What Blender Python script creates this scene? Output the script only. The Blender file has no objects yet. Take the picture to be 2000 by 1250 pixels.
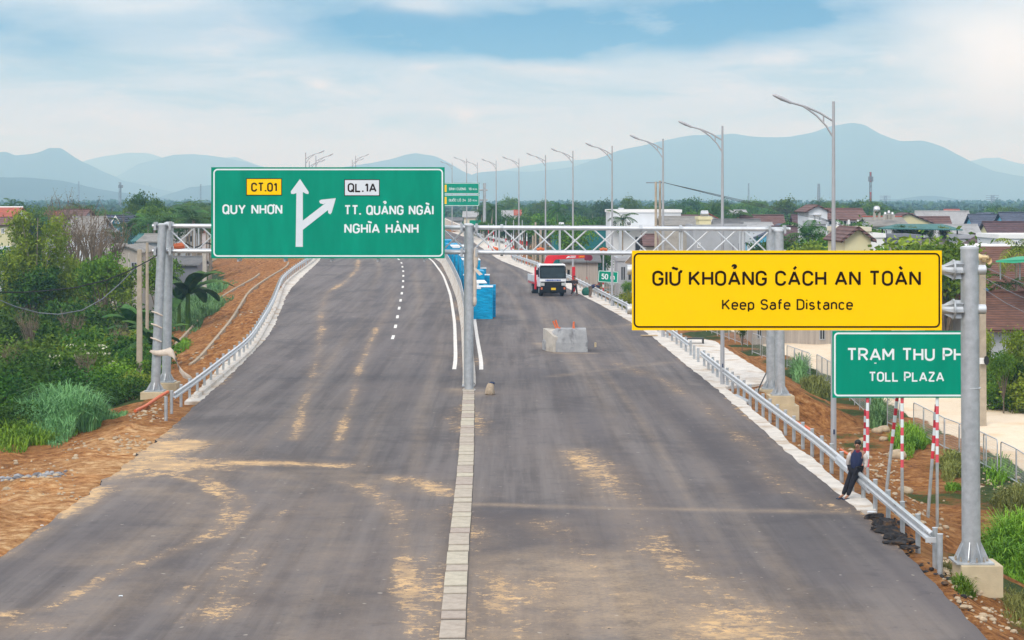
import bpy, bmesh, math, random
import numpy as np
from mathutils import Vector, Matrix, noise as mnoise

# ------------------------------------------------------------------ camera
F = 3889.0      # focal length in photo pixels (2000 wide)
H = 8.4         # camera height over the road
HY = 392.0      # horizon row in the photo
scene = bpy.context.scene
COL = scene.collection
cam_d = bpy.data.cameras.new("camera")
cam = bpy.data.objects.new("camera", cam_d)
COL.objects.link(cam)
cam.location = (0, 0, H)
cam.rotation_euler = (math.radians(90), 0, 0)
cam_d.sensor_width = 36.0
cam_d.lens = F / 2000.0 * 36.0
cam_d.shift_y = -(625.0 - HY) / 2000.0
cam_d.clip_start = 0.5
cam_d.clip_end = 40000
scene.camera = cam
scene.view_settings.view_transform = 'Standard'
scene.view_settings.look = 'None'
scene.view_settings.gamma = 1.0
scene.view_settings.exposure = EXPOSURE = 0.42
scene.cycles.use_denoising = True
scene.cycles.volume_bounces = 1
scene.cycles.max_bounces = 6
scene.cycles.transparent_max_bounces = 12
scene.cycles.volume_step_rate = 4.0

# ------------------------------------------------------------------ node helper
class NT:
    def __init__(s, tree):
        s.t = tree
    def n(s, typ, ins=None, **props):
        nd = s.t.nodes.new(typ)
        for k, v in props.items():
            setattr(nd, k, v)
        for k, v in (ins or {}).items():
            s.set(nd.inputs[k], v)
        return nd
    def set(s, sock, v):
        if isinstance(v, bpy.types.NodeSocket):
            s.t.links.new(v, sock)
        else:
            sock.default_value = v
    def m(s, op, a, b=0.0, c=None, clamp=False):
        nd = s.n('ShaderNodeMath', {0: a, 1: b}, operation=op, use_clamp=clamp)
        if c is not None:
            s.set(nd.inputs[2], c)
        return nd.outputs[0]
    def mix(s, fac, a, b, blend='MIX'):
        nd = s.n('ShaderNodeMix', {}, data_type='RGBA', blend_type=blend)
        s.set(nd.inputs[0], fac); s.set(nd.inputs[6], c4(a)); s.set(nd.inputs[7], c4(b))
        return nd.outputs[2]
    def noise(s, vec, scale, detail=4.0, rough=0.55, dist=0.0):
        nd = s.n('ShaderNodeTexNoise', {'Scale': scale, 'Detail': detail, 'Roughness': rough, 'Distortion': dist})
        if vec is not None:
            s.set(nd.inputs['Vector'], vec)
        return nd.outputs['Fac']
    def ramp(s, fac, stops):
        nd = s.n('ShaderNodeValToRGB')
        s.set(nd.inputs[0], fac)
        el = nd.color_ramp.elements
        while len(el) < len(stops):
            el.new(0.5)
        for e, (p, c) in zip(el, stops):
            e.position = p; e.color = c4(c)
        return nd.outputs[0]
    def sm(s, x, lo, hi):
        nd = s.n('ShaderNodeMapRange', {0: x, 1: lo, 2: hi, 3: 0.0, 4: 1.0}, interpolation_type='SMOOTHSTEP')
        return nd.outputs[0]
    def scale(s, vec, sc):
        return s.n('ShaderNodeMapping', {0: vec, 3: sc}).outputs[0]

def c4(c):
    if isinstance(c, bpy.types.NodeSocket):
        return c
    return tuple(c) if len(c) == 4 else (c[0], c[1], c[2], 1.0)

# ------------------------------------------------------------------ sky and light
SUN_EL, SUN_AZ = math.radians(44), math.radians(208)    # azimuth clockwise from +Y
world = bpy.data.worlds.new("World")
scene.world = world
world.use_nodes = True
wt = world.node_tree
wt.nodes.clear()
w = NT(wt)
sky = w.n('ShaderNodeTexSky', sky_type='NISHITA', sun_disc=False, sun_elevation=SUN_EL, sun_rotation=SUN_AZ)
gen = w.n('ShaderNodeTexCoord').outputs['Generated']
sx = w.n('ShaderNodeSeparateXYZ', {0: gen})
az = w.m('ARCTAN2', sx.outputs[0], sx.outputs[1])
elv = w.m('ARCSINE', sx.outputs[2])
U0 = w.m('MULTIPLY', az, 3.889)           # horizontal angle
V0 = w.m('MULTIPLY', elv, F / 392.0)      # height over the horizon, 1 = about six degrees
uv = w.n('ShaderNodeCombineXYZ', {0: U0, 1: w.m('MULTIPLY', V0, 0.8), 2: 0.0}).outputs[0]
warp = w.n('ShaderNodeTexNoise', {'Vector': uv, 'Scale': 2.2, 'Detail': 5.0, 'Roughness': 0.55})
ws = w.n('ShaderNodeSeparateColor', {0: warp.outputs['Color']})
U = w.m('ADD', U0, w.m('MULTIPLY', w.m('SUBTRACT', ws.outputs[0], 0.5), 0.42))
V = w.m('ADD', V0, w.m('MULTIPLY', w.m('SUBTRACT', ws.outputs[1], 0.5), 0.34))
def blob(cx, cy, rx, ry, u=None, v=None, p=1.0):
    a = w.m('DIVIDE', w.m('SUBTRACT', u or U, cx), rx)
    b = w.m('DIVIDE', w.m('SUBTRACT', v or V, cy), ry)
    d = w.m('ADD', w.m('MULTIPLY', a, a), w.m('MULTIPLY', b, b))
    return w.m('MULTIPLY', w.m('EXPONENT', w.m('MULTIPLY', d, -1.0)), p)
streak = w.noise(w.scale(uv, (1.1, 3.4, 1.0)), 1.9, 8.0, 0.62, 0.5)
puff = w.noise(w.scale(uv, (1.0, 1.7, 1.0)), 3.2, 9.0, 0.62, 0.25)
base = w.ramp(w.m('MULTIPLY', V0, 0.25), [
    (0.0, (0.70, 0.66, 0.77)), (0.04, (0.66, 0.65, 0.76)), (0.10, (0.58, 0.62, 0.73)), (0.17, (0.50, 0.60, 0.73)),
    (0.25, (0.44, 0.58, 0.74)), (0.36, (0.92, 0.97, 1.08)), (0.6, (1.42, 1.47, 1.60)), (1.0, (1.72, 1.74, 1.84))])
low = w.sm(V0, 0.06, 0.5)
c = w.mix(w.m('MULTIPLY', w.sm(streak, 0.44, 0.66), w.m('MULTIPLY', low, 0.62)), base, (0.19, 0.37, 0.53))
c = w.mix(w.m('MULTIPLY', w.sm(puff, 0.50, 0.72), w.m('MULTIPLY', low, 0.8)), c, (0.78, 0.77, 0.81))
c = w.mix(w.m('MULTIPLY', w.sm(puff, 0.46, 0.30), w.m('MULTIPLY', low, 0.6)), c, (0.27, 0.40, 0.53))
blue = w.m('ADD', blob(-0.10, 0.84, 0.36, 0.125, p=1.6), blob(0.06, 0.77, 0.20, 0.07, p=0.8))
blue = w.m('ADD', blue, blob(0.46, 0.92, 0.36, 0.13, p=1.35))
blue = w.m('ADD', blue, blob(-0.36, 0.96, 0.18, 0.07, p=0.6))
blue = w.m('ADD', blue, blob(-0.96, 0.77, 0.19, 0.12, p=0.85))
blue = w.m('MULTIPLY', blue, w.sm(puff, 0.22, 0.56), clamp=True)
c = w.mix(w.m('MULTIPLY', blue, 0.97, clamp=True), c, (0.0, 0.17, 0.42))
white = w.m('ADD', blob(0.97, 0.72, 0.20, 0.33, p=1.0), blob(-0.20, 0.98, 0.09, 0.05, p=0.5))
white = w.m('ADD', white, blob(-0.72, 0.95, 0.16, 0.05, p=0.35))
c = w.mix(w.m('MULTIPLY', white, 0.95, clamp=True), c, (0.93, 0.94, 0.95))
pink = w.m('ADD', blob(-0.12, 0.435, 0.030, 0.040, p=0.9), blob(-0.375, 0.545, 0.032, 0.022, p=0.8))
pink = w.m('ADD', pink, blob(0.725, 0.70, 0.03, 0.045, p=0.6))
pink = w.m('ADD', pink, blob(0.05, 0.63, 0.14, 0.035, p=0.35))
pink = w.m('ADD', pink, blob(-0.18, 0.63, 0.02, 0.02, p=0.5))
c = w.mix(w.m('MULTIPLY', pink, w.sm(puff, 0.3, 0.6), clamp=True), c, (0.80, 0.76, 0.75))
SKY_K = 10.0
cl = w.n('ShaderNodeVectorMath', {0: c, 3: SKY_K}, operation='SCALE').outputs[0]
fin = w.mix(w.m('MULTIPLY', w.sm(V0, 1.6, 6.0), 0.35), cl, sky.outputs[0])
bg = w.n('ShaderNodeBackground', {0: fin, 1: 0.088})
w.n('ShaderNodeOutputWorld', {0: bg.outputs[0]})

sun_d = bpy.data.lights.new("sun", 'SUN')
sun_d.energy = 1.5
sun_d.angle = math.radians(26)
sun_d.color = (1.0, 0.955, 0.88)
sun = bpy.data.objects.new("sun", sun_d)
COL.objects.link(sun)
_d = Vector((math.sin(SUN_AZ) * math.cos(SUN_EL), math.cos(SUN_AZ) * math.cos(SUN_EL), math.sin(SUN_EL)))
sun.rotation_euler = _d.to_track_quat('Z', 'Y').to_euler()

# ------------------------------------------------------------------ object helpers
def tag(o, label=None, cat=None, group=None, kind=None):
    if label: o['label'] = label
    if cat: o['category'] = cat
    if group: o['group'] = group
    if kind: o['kind'] = kind
    return o

def empty(name, loc=(0, 0, 0), rz=0.0, label=None, cat=None, group=None):
    o = bpy.data.objects.new(name, None)
    o.empty_display_size = 0.2
    o.location = loc
    o.rotation_euler = (0, 0, rz)
    COL.objects.link(o)
    return tag(o, label, cat, group)

def link(name, me, parent=None, loc=None):
    o = bpy.data.objects.new(name, me)
    COL.objects.link(o)
    if parent is not None:
        o.parent = parent
    if loc is not None:
        o.location = loc
    return o

def copy_tree(o, parent=None):
    c = o.copy()
    COL.objects.link(c)
    c.parent = parent
    for ch in list(o.children):
        copy_tree(ch, c)
    return c

def finish(me, mats, smooth=None):
    for m_ in (mats if isinstance(mats, (list, tuple)) else [mats]):
        me.materials.append(m_)
    if smooth is not None:
        me.polygons.foreach_set('use_smooth', [True] * len(me.polygons))
        me.set_sharp_from_angle(angle=math.radians(smooth))
    me.update()

class MB:
    """collects shapes, builds them as one mesh object"""
    def __init__(s):
        s.v, s.f, s.mi = [], [], []
    def add(s, vs, fs, mi=0):
        b = len(s.v)
        s.v += [tuple(p) for p in vs]
        s.f += [tuple(i + b for i in f) for f in fs]
        s.mi += [mi] * len(fs)
        return s
    def box(s, c, d, mi=0, rz=0.0, M=None, taper=None):
        hx, hy, hz = d[0] / 2, d[1] / 2, d[2] / 2
        t = taper or (1, 1)
        vs = []
        for z, k in ((-hz, (1, 1)), (hz, t)):
            for x, y in ((-hx, -hy), (hx, -hy), (hx, hy), (-hx, hy)):
                vs.append(Vector((x * k[0], y * k[1], z)))
        if rz:
            R = Matrix.Rotation(rz, 3, 'Z'); vs = [R @ p for p in vs]
        if M is not None:
            vs = [M @ p for p in vs]
        vs = [p + Vector(c) for p in vs]
        return s.add(vs, [(3, 2, 1, 0), (4, 5, 6, 7), (0, 1, 5, 4), (1, 2, 6, 5), (2, 3, 7, 6), (3, 0, 4, 7)], mi)
    def b2(s, x0, x1, y0, y1, z0, z1, mi=0):
        return s.box(((x0 + x1) / 2, (y0 + y1) / 2, (z0 + z1) / 2), (x1 - x0, y1 - y0, z1 - z0), mi)
    def tube(s, pts, r, n=8, mi=0, caps=True):
        pts = [Vector(p) for p in pts]
        rs = r if isinstance(r, (list, tuple)) else [r] * len(pts)
        rings = []
        prev = None
        for i, p in enumerate(pts):
            a = pts[max(i - 1, 0)]; b = pts[min(i + 1, len(pts) - 1)]
            d = (b - a)
            d = d.normalized() if d.length > 1e-9 else Vector((0, 0, 1))
            ref = prev if prev is not None else (Vector((1, 0, 0)) if abs(d.x) < 0.9 else Vector((0, 1, 0)))
            u = (ref - d * ref.dot(d))
            if u.length < 1e-6:
                u = d.orthogonal()
            u.normalize(); v = d.cross(u); prev = u
            rings.append([p + (u * math.cos(2 * math.pi * k / n) + v * math.sin(2 * math.pi * k / n)) * rs[i] for k in range(n)])
        vs = [q for R in rings for q in R]
        fs = []
        for i in range(len(rings) - 1):
            for k in range(n):
                k2 = (k + 1) % n
                fs.append((i * n + k, i * n + k2, (i + 1) * n + k2, (i + 1) * n + k))
        if caps:
            fs.append(tuple(range(n - 1, -1, -1)))
            fs.append(tuple((len(rings) - 1) * n + k for k in range(n)))
        return s.add(vs, fs, mi)
    def cyl(s, p0, p1, r0, r1=None, n=12, mi=0):
        return s.tube([p0, p1], [r0, r0 if r1 is None else r1], n, mi)
    def ell(s, c, r, nu=12, nv=8, mi=0, M=None):
        vs, fs = [], []
        for j in range(nv + 1):
            t = math.pi * j / nv
            for i in range(nu):
                a = 2 * math.pi * i / nu
                p = Vector((r[0] * math.sin(t) * math.cos(a), r[1] * math.sin(t) * math.sin(a), r[2] * math.cos(t)))
                if M is not None:
                    p = M @ p
                vs.append(p + Vector(c))
        for j in range(nv):
            for i in range(nu):
                i2 = (i + 1) % nu
                fs.append((j * nu + i, (j + 1) * nu + i, (j + 1) * nu + i2, j * nu + i2))
        return s.add(vs, fs, mi)
    def prism(s, poly, a, b, axis='y', mi=0):
        """polygon in the two other axes, extruded from a to b along axis"""
        def mk(p, q):
            return {'y': (p[0], q, p[1]), 'x': (q, p[0], p[1]), 'z': (p[0], p[1], q)}[axis]
        n = len(poly)
        vs = [mk(p, a) for p in poly] + [mk(p, b) for p in poly]
        fs = [tuple(range(n)), tuple(range(2 * n - 1, n - 1, -1))]
        fs += [(i, n + i, n + (i + 1) % n, (i + 1) % n) for i in range(n)]
        return s.add(vs, fs, mi)
    def build(s, name, mats, parent=None, smooth=None, loc=None, bevel=None):
        me = bpy.data.meshes.new(name)
        me.from_pydata(s.v, [], s.f)
        me.polygons.foreach_set('material_index', s.mi)
        bm = bmesh.new(); bm.from_mesh(me)
        bmesh.ops.recalc_face_normals(bm, faces=bm.faces)
        if bevel:
            eg = [e for e in bm.edges if e.is_manifold and e.calc_face_angle(0) > 0.6]
            bmesh.ops.bevel(bm, geom=eg, offset=bevel, segments=2, affect='EDGES', profile=0.6)
        bm.to_mesh(me); bm.free()
        finish(me, mats, smooth)
        return link(name, me, parent, loc)

def quads_mesh(name, q, mats, attr=None):
    """q: (N,4,3) array of quads"""
    q = np.asarray(q, dtype=np.float32)
    n = len(q)
    me = bpy.data.meshes.new(name)
    me.vertices.add(n * 4)
    me.vertices.foreach_set('co', q.reshape(-1))
    me.loops.add(n * 4)
    me.loops.foreach_set('vertex_index', np.arange(n * 4, dtype=np.int32))
    me.polygons.add(n)
    me.polygons.foreach_set('loop_start', np.arange(0, n * 4, 4, dtype=np.int32))
    if attr is not None:
        a = me.attributes.new('tint', 'FLOAT', 'FACE')
        a.data.foreach_set('value', np.asarray(attr, dtype=np.float32))
    me.update(calc_edges=True)
    me.validate()
    finish(me, mats)
    return me

def grid_mesh(name, P, attrs, mats, smooth=True):
    """P: (ny,nx,3); attrs: name -> (ny,nx)"""
    ny, nx = P.shape[:2]
    me = bpy.data.meshes.new(name)
    me.vertices.add(ny * nx)
    me.vertices.foreach_set('co', P.astype(np.float32).reshape(-1))
    idx = np.arange(ny * nx).reshape(ny, nx)
    f = np.stack([idx[:-1, :-1], idx[:-1, 1:], idx[1:, 1:], idx[1:, :-1]], -1).reshape(-1, 4)
    n = len(f)
    me.loops.add(n * 4)
    me.loops.foreach_set('vertex_index', f.astype(np.int32).reshape(-1))
    me.polygons.add(n)
    me.polygons.foreach_set('loop_start', np.arange(0, n * 4, 4, dtype=np.int32))
    me.update(calc_edges=True)
    for k, v in attrs.items():
        a = me.attributes.new(k, 'FLOAT', 'POINT')
        a.data.foreach_set('value', np.asarray(v, dtype=np.float32).reshape(-1))
    if smooth:
        me.polygons.foreach_set('use_smooth', [True] * n)
    me.validate()
    finish(me, mats)
    return me

# ------------------------------------------------------------------ materials
M = {}
def mat(name, col, rough=0.6, metal=0.0, var=0.12, scale=2.0, bump=0.0, bscale=20.0, spec=0.4, col2=None, c2=(0.5, 0.7), stretch=None, rnd=0.0):
    m_ = bpy.data.materials.new(name)
    m_.use_nodes = True
    t = NT(m_.node_tree)
    p = m_.node_tree.nodes['Principled BSDF']
    tc = t.n('ShaderNodeTexCoord').outputs['Object']
    if stretch:
        tc = t.scale(tc, stretch)
    nz = t.noise(tc, scale, 5.0, 0.6)
    lo = tuple(x * (1 - var) for x in col); hi = tuple(min(1, x * (1 + var)) for x in col)
    cc = t.ramp(nz, [(0.3, lo), (0.7, hi)])
    if col2 is not None:
        n2 = t.noise(tc, scale * 0.37, 6.0, 0.65, 0.3)
        cc = t.mix(t.sm(n2, c2[0], c2[1]), cc, col2)
    if rnd:
        oi = t.n('ShaderNodeObjectInfo').outputs['Random']
        v_ = t.m('ADD', t.m('MULTIPLY', oi, 2 * rnd), 1 - rnd)
        cc = t.n('ShaderNodeHueSaturation', {'Color': cc, 'Value': v_, 'Hue': t.m('ADD', t.m('MULTIPLY', oi, 0.05), 0.475)}).outputs[0]
    t.set(p.inputs['Base Color'], cc)
    p.inputs['Roughness'].default_value = rough
    p.inputs['Metallic'].default_value = metal
    p.inputs['Specular IOR Level'].default_value = spec
    if bump:
        b_ = t.noise(tc, bscale, 4.0, 0.6)
        bn = t.n('ShaderNodeBump', {'Strength': bump, 'Height': b_, 'Distance': 0.05})
        t.set(p.inputs['Normal'], bn.outputs[0])
    M[name] = m_
    return m_

def leafmat(name, lo, hi, trans=0.16, sc=0.6):
    m_ = bpy.data.materials.new(name)
    m_.use_nodes = True
    t = NT(m_.node_tree)
    p = m_.node_tree.nodes['Principled BSDF']
    out = m_.node_tree.nodes['Material Output']
    pos = t.n('ShaderNodeNewGeometry').outputs['Position']
    nz = t.noise(pos, sc, 3.0, 0.6)
    at_ = t.n('ShaderNodeAttribute', attribute_name='tint').outputs['Fac']
    f = t.m('ADD', t.m('MULTIPLY', t.sm(nz, 0.3, 0.7), 0.5), t.m('MULTIPLY', at_, 0.5))
    cc = t.mix(f, lo, hi)
    oi = t.n('ShaderNodeObjectInfo').outputs['Random']
    cc = t.n('ShaderNodeHueSaturation', {'Color': cc, 'Value': t.m('ADD', t.m('MULTIPLY', oi, 0.5), 0.75), 'Hue': t.m('ADD', t.m('MULTIPLY', oi, 0.03), 0.485)}).outputs[0]
    t.set(p.inputs['Base Color'], cc)
    p.inputs['Roughness'].default_value = 0.65
    p.inputs['Specular IOR Level'].default_value = 0.12
    tr = t.n('ShaderNodeBsdfTranslucent', {'Color': cc})
    mx = t.n('ShaderNodeMixShader', {0: trans, 1: p.outputs[0], 2: tr.outputs[0]})
    t.set(out.inputs[0], mx.outputs[0])
    M[name] = m_
    return m_

mat('galvanised', (0.47, 0.50, 0.52), 0.42, 0.55, 0.16, 5.0, spec=0.5, col2=(0.36, 0.39, 0.42), c2=(0.5, 0.75))
mat('galvanised_rail', (0.62, 0.65, 0.67), 0.4, 0.5, 0.1, 3.0, spec=0.5)
mat('galvanised_dark', (0.36, 0.39, 0.41), 0.5, 0.4, 0.15, 4.0)
mat('lamp_grey', (0.40, 0.41, 0.43), 0.5, 0.3, 0.1, 2.0)
mat('sign_green', (0.0, 0.265, 0.165), 0.55, 0, 0.14, 1.3, spec=0.06, stretch=(1, 1, .2))
mat('sign_green_edge', (0.01, 0.26, 0.17), 0.5, 0, 0.06, 0.5)
mat('sign_white', (0.74, 0.82, 0.83), 0.5, 0, 0.03, 2.0)
mat('badge_white', (0.66, 0.72, 0.76), 0.5, 0, 0.03, 2.0)
mat('sign_yellow', (0.98, 0.60, 0.0), 0.6, 0, 0.015, 0.7, spec=0.03)
mat('sign_black', (0.018, 0.008, 0.004), 0.6, 0, 0.1, 2.0, spec=0.05)
mat('concrete', (0.46, 0.43, 0.38), 0.85, 0, 0.15, 2.5, 0.3, 30, col2=(0.33, 0.30, 0.26), c2=(0.5, 0.75))
mat('concrete_pale', (0.60, 0.565, 0.51), 0.85, 0, 0.16, 1.8, 0.35, 25, col2=(0.43, 0.33, 0.23), c2=(0.50, 0.68))
mat('kerb_tan', (0.36, 0.29, 0.20), 0.9, 0, 0.2, 2.0)
mat('concrete_cream', (0.52, 0.43, 0.28), 0.85, 0, 0.14, 2.0, 0.2, 30)
mat('concrete_grey', (0.33, 0.34, 0.35), 0.85, 0, 0.16, 2.0, 0.25, 25, col2=(0.13, 0.13, 0.14), c2=(0.47, 0.62))
mat('slab', (0.42, 0.37, 0.30), 0.9, 0, 0.2, 3.0, 0.3, 25, col2=(0.30, 0.26, 0.21), c2=(0.5, 0.7), rnd=0.13)
mat('joint_dark', (0.10, 0.085, 0.07), 0.95, 0, 0.2, 3.0)
mat('paint_white', (0.74, 0.72, 0.68), 0.7, 0, 0.1, 4.0, col2=(0.5, 0.47, 0.43), c2=(0.58, 0.75))
mat('blue_wrap', (0.0, 0.29, 0.54), 0.5, 0, 0.3, 2.5, 1.0, 5.0, spec=0.15, stretch=(1, 1, 4.0), col2=(0.01, 0.42, 0.68), c2=(0.55, 0.7))
mat('white_wrap', (0.68, 0.74, 0.78), 0.5, 0, 0.1, 3.0, 0.5, 6.0)
mat('wood_pole', (0.40, 0.34, 0.26), 0.9, 0, 0.15, 3.0)
mat('bark', (0.16, 0.125, 0.09), 0.95, 0, 0.3, 4.0, 0.5, 12)
mat('bark_pale', (0.30, 0.25, 0.19), 0.95, 0, 0.25, 4.0)
mat('twig', (0.19, 0.145, 0.10), 0.95, 0, 0.25, 4.0)
mat('orange', (0.66, 0.15, 0.05), 0.5, 0, 0.1, 3.0)
mat('cloth_pale', (0.60, 0.52, 0.43), 0.9, 0, 0.12, 6.0, 0.4, 15)
mat('sack', (0.40, 0.32, 0.23), 0.9, 0, 0.2, 8.0, 0.6, 20)
mat('dark_blue', (0.02, 0.035, 0.08), 0.7, 0, 0.2, 6.0)
mat('black_rubber', (0.02, 0.02, 0.021), 0.8, 0, 0.2, 6.0)
mat('dark', (0.012, 0.013, 0.014), 0.5, 0, 0.2, 4.0)
mat('cable_black', (0.018, 0.018, 0.02), 0.7, 0, 0.1, 4.0)
mat('cable_grey', (0.16, 0.18, 0.20), 0.7, 0, 0.1, 4.0)
mat('red_paint', (0.60, 0.012, 0.022), 0.4, 0, 0.08, 3.0)
mat('post_red', (0.62, 0.03, 0.05), 0.45, 0, 0.08, 3.0)
mat('post_pink', (0.70, 0.09, 0.12), 0.45, 0, 0.08, 3.0)
mat('truck_white', (0.74, 0.76, 0.78), 0.35, 0, 0.04, 1.0, spec=0.5)
mat('truck_black', (0.010, 0.012, 0.014), 0.6, 0, 0.1, 3.0, spec=0.15)
mat('glass', (0.018, 0.030, 0.036), 0.2, 0, 0.3, 1.5, spec=0.22)
mat('window_dark', (0.035, 0.045, 0.055), 0.2, 0, 0.3, 1.0, spec=0.6)
mat('headlight', (0.5, 0.52, 0.5), 0.15, 0.2, 0.1, 8.0)
mat('plate_yellow', (0.8, 0.52, 0.0), 0.5, 0, 0.05, 3.0)
mat('text_blue', (0.03, 0.09, 0.38), 0.5, 0, 0.05, 3.0)
mat('stainless', (0.62, 0.63, 0.64), 0.25, 0.9, 0.08, 2.0)
mat('cream_horn', (0.66, 0.52, 0.29), 0.5, 0, 0.08, 4.0)
mat('box_white', (0.72, 0.73, 0.72), 0.6, 0, 0.05, 3.0)
mat('wall_white', (0.62, 0.66, 0.70), 0.85, 0, 0.08, 0.4, col2=(0.50, 0.53, 0.55), c2=(0.5, 0.75))
mat('wall_bright', (0.80, 0.81, 0.82), 0.85, 0, 0.04, 0.5)
mat('wall_grey', (0.36, 0.38, 0.41), 0.9, 0, 0.12, 0.5, col2=(0.27, 0.28, 0.29), c2=(0.5, 0.7))
mat('wall_slate', (0.19, 0.205, 0.235), 0.9, 0, 0.1, 0.5)
mat('wall_cream', (0.62, 0.58, 0.36), 0.85, 0, 0.07, 0.6)
mat('wall_pale', (0.66, 0.62, 0.50), 0.85, 0, 0.07, 0.6)
mat('wall_teal', (0.006, 0.14, 0.15), 0.7, 0, 0.08, 0.3)
mat('wall_blue', (0.12, 0.42, 0.62), 0.85, 0, 0.07, 0.6)
mat('wall_tin', (0.40, 0.36, 0.32), 0.7, 0.1, 0.2, 1.0, stretch=(8, 8, 0.3))
mat('wall_dirty', (0.40, 0.38, 0.34), 0.9, 0, 0.2, 0.8, col2=(0.16, 0.15, 0.14), c2=(0.5, 0.72))
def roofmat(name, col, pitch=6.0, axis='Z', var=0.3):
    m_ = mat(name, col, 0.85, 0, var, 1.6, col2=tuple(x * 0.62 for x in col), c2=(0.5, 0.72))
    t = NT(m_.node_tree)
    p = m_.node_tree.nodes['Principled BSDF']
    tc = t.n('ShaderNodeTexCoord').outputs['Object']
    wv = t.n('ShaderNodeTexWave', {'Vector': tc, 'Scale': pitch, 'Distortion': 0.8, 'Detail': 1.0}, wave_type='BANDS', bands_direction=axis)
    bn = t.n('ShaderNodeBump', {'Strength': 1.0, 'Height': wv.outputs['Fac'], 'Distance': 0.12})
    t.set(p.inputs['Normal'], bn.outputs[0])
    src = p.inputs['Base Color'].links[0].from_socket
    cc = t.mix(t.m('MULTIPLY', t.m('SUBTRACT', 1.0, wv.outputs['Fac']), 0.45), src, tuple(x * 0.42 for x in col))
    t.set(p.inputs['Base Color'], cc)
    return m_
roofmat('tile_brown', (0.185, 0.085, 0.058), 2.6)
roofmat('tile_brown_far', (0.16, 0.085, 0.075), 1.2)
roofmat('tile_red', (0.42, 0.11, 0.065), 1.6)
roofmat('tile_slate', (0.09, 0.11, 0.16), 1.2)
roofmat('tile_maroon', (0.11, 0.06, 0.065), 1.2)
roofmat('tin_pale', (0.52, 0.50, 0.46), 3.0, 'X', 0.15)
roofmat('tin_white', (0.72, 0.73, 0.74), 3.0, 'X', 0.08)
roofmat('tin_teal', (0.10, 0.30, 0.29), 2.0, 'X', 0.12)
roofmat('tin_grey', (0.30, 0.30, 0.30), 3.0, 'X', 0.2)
mat('tarp_blue', (0.08, 0.32, 0.60), 0.5, 0, 0.2, 2.0, 0.5, 5)
mat('awning_green', (0.03, 0.33, 0.18), 0.7, 0, 0.08, 1.0)
mat('skin', (0.34, 0.17, 0.105), 0.55, 0, 0.08, 8.0)
mat('hair', (0.010, 0.009, 0.009), 0.5, 0, 0.2, 20.0)
mat('navy', (0.016, 0.024, 0.072), 0.85, 0, 0.15, 12.0)
mat('maroon', (0.19, 0.015, 0.04), 0.85, 0, 0.15, 12.0)
mat('sleeve', (0.60, 0.55, 0.52), 0.9, 0, 0.14, 14.0, col2=(0.36, 0.30, 0.29), c2=(0.52, 0.62))
mat('trousers', (0.012, 0.012, 0.018), 0.9, 0, 0.2, 10.0)
mat('khaki', (0.17, 0.13, 0.10), 0.9, 0, 0.2, 10.0)
mat('brown_cloth', (0.05, 0.033, 0.03), 0.9, 0, 0.2, 10.0)
mat('bag_green', (0.008, 0.10, 0.07), 0.7, 0, 0.3, 6.0, 0.5, 10)
mat('stone', (0.42, 0.33, 0.22), 0.9, 0, 0.3, 3.0, 0.4, 10)
mat('asphalt_lump', (0.038, 0.036, 0.037), 0.95, 0, 0.5, 6.0, 1.0, 18, col2=(0.13, 0.08, 0.045), c2=(0.5, 0.65), spec=0.15)
mat('plank', (0.50, 0.38, 0.24), 0.85, 0, 0.2, 3.0)
mat('mast', (0.20, 0.23, 0.27), 0.6, 0, 0.1, 1.0)
mat('mast_red', (0.45, 0.09, 0.07), 0.6, 0, 0.1, 1.0)
leafmat('leaf_dark', (0.014, 0.049, 0.008), (0.076, 0.174, 0.017))
leafmat('leaf_mid', (0.035, 0.099, 0.011), (0.176, 0.305, 0.028))
leafmat('leaf_olive', (0.063, 0.114, 0.012), (0.300, 0.359, 0.034))
leafmat('leaf_bright', (0.047, 0.126, 0.011), (0.243, 0.384, 0.034))
leafmat('leaf_palm', (0.014, 0.056, 0.013), (0.086, 0.186, 0.032))
leafmat('leaf_palm_yellow', (0.058, 0.127, 0.013), (0.346, 0.429, 0.050))
leafmat('leaf_far', (0.014, 0.038, 0.017), (0.067, 0.119, 0.043), sc=0.12)
leafmat('leaf_brown', (0.072, 0.049, 0.032), (0.217, 0.152, 0.087))
leafmat('blade', (0.051, 0.152, 0.043), (0.232, 0.450, 0.174))
leafmat('blade_dry', (0.08, 0.10, 0.025), (0.26, 0.27, 0.07))
leafmat('blossom', (0.50, 0.48, 0.36), (0.72, 0.70, 0.55))
# ------------------------------------------------------------------ the lie of the land
_ky = np.arange(-200, 12001, 5.0)
_kz = np.interp(_ky, [0, 95, 130, 160, 200, 250, 300, 372, 450, 540, 640, 900, 12000],
                [0, 0, .25, .65, 1.3, 2.0, 2.75, 3.8, 4.7, 5.2, 5.0, 3.0, 3.0])
_k = np.ones(9) / 9
_kz = np.convolve(np.pad(_kz, 4, mode='edge'), _k, 'valid')
def Zr(y):
    return np.interp(y, _ky, _kz)
def g(px, py, dz=0.0):
    """point of the road surface seen at a photo pixel"""
    lo, hi = 20.0, 900.0
    s = (py - HY) / F
    for _ in range(50):
        mid = (lo + hi) / 2
        if H - s * mid - float(Zr(mid)) - dz > 0: lo = mid
        else: hi = mid
    return ((px - 1000) / F * lo, lo, float(Zr(lo)) + dz)
def at(px, py, y):
    return Vector(((px - 1000) * y / F, y, H - (py - HY) * y / F))

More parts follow.
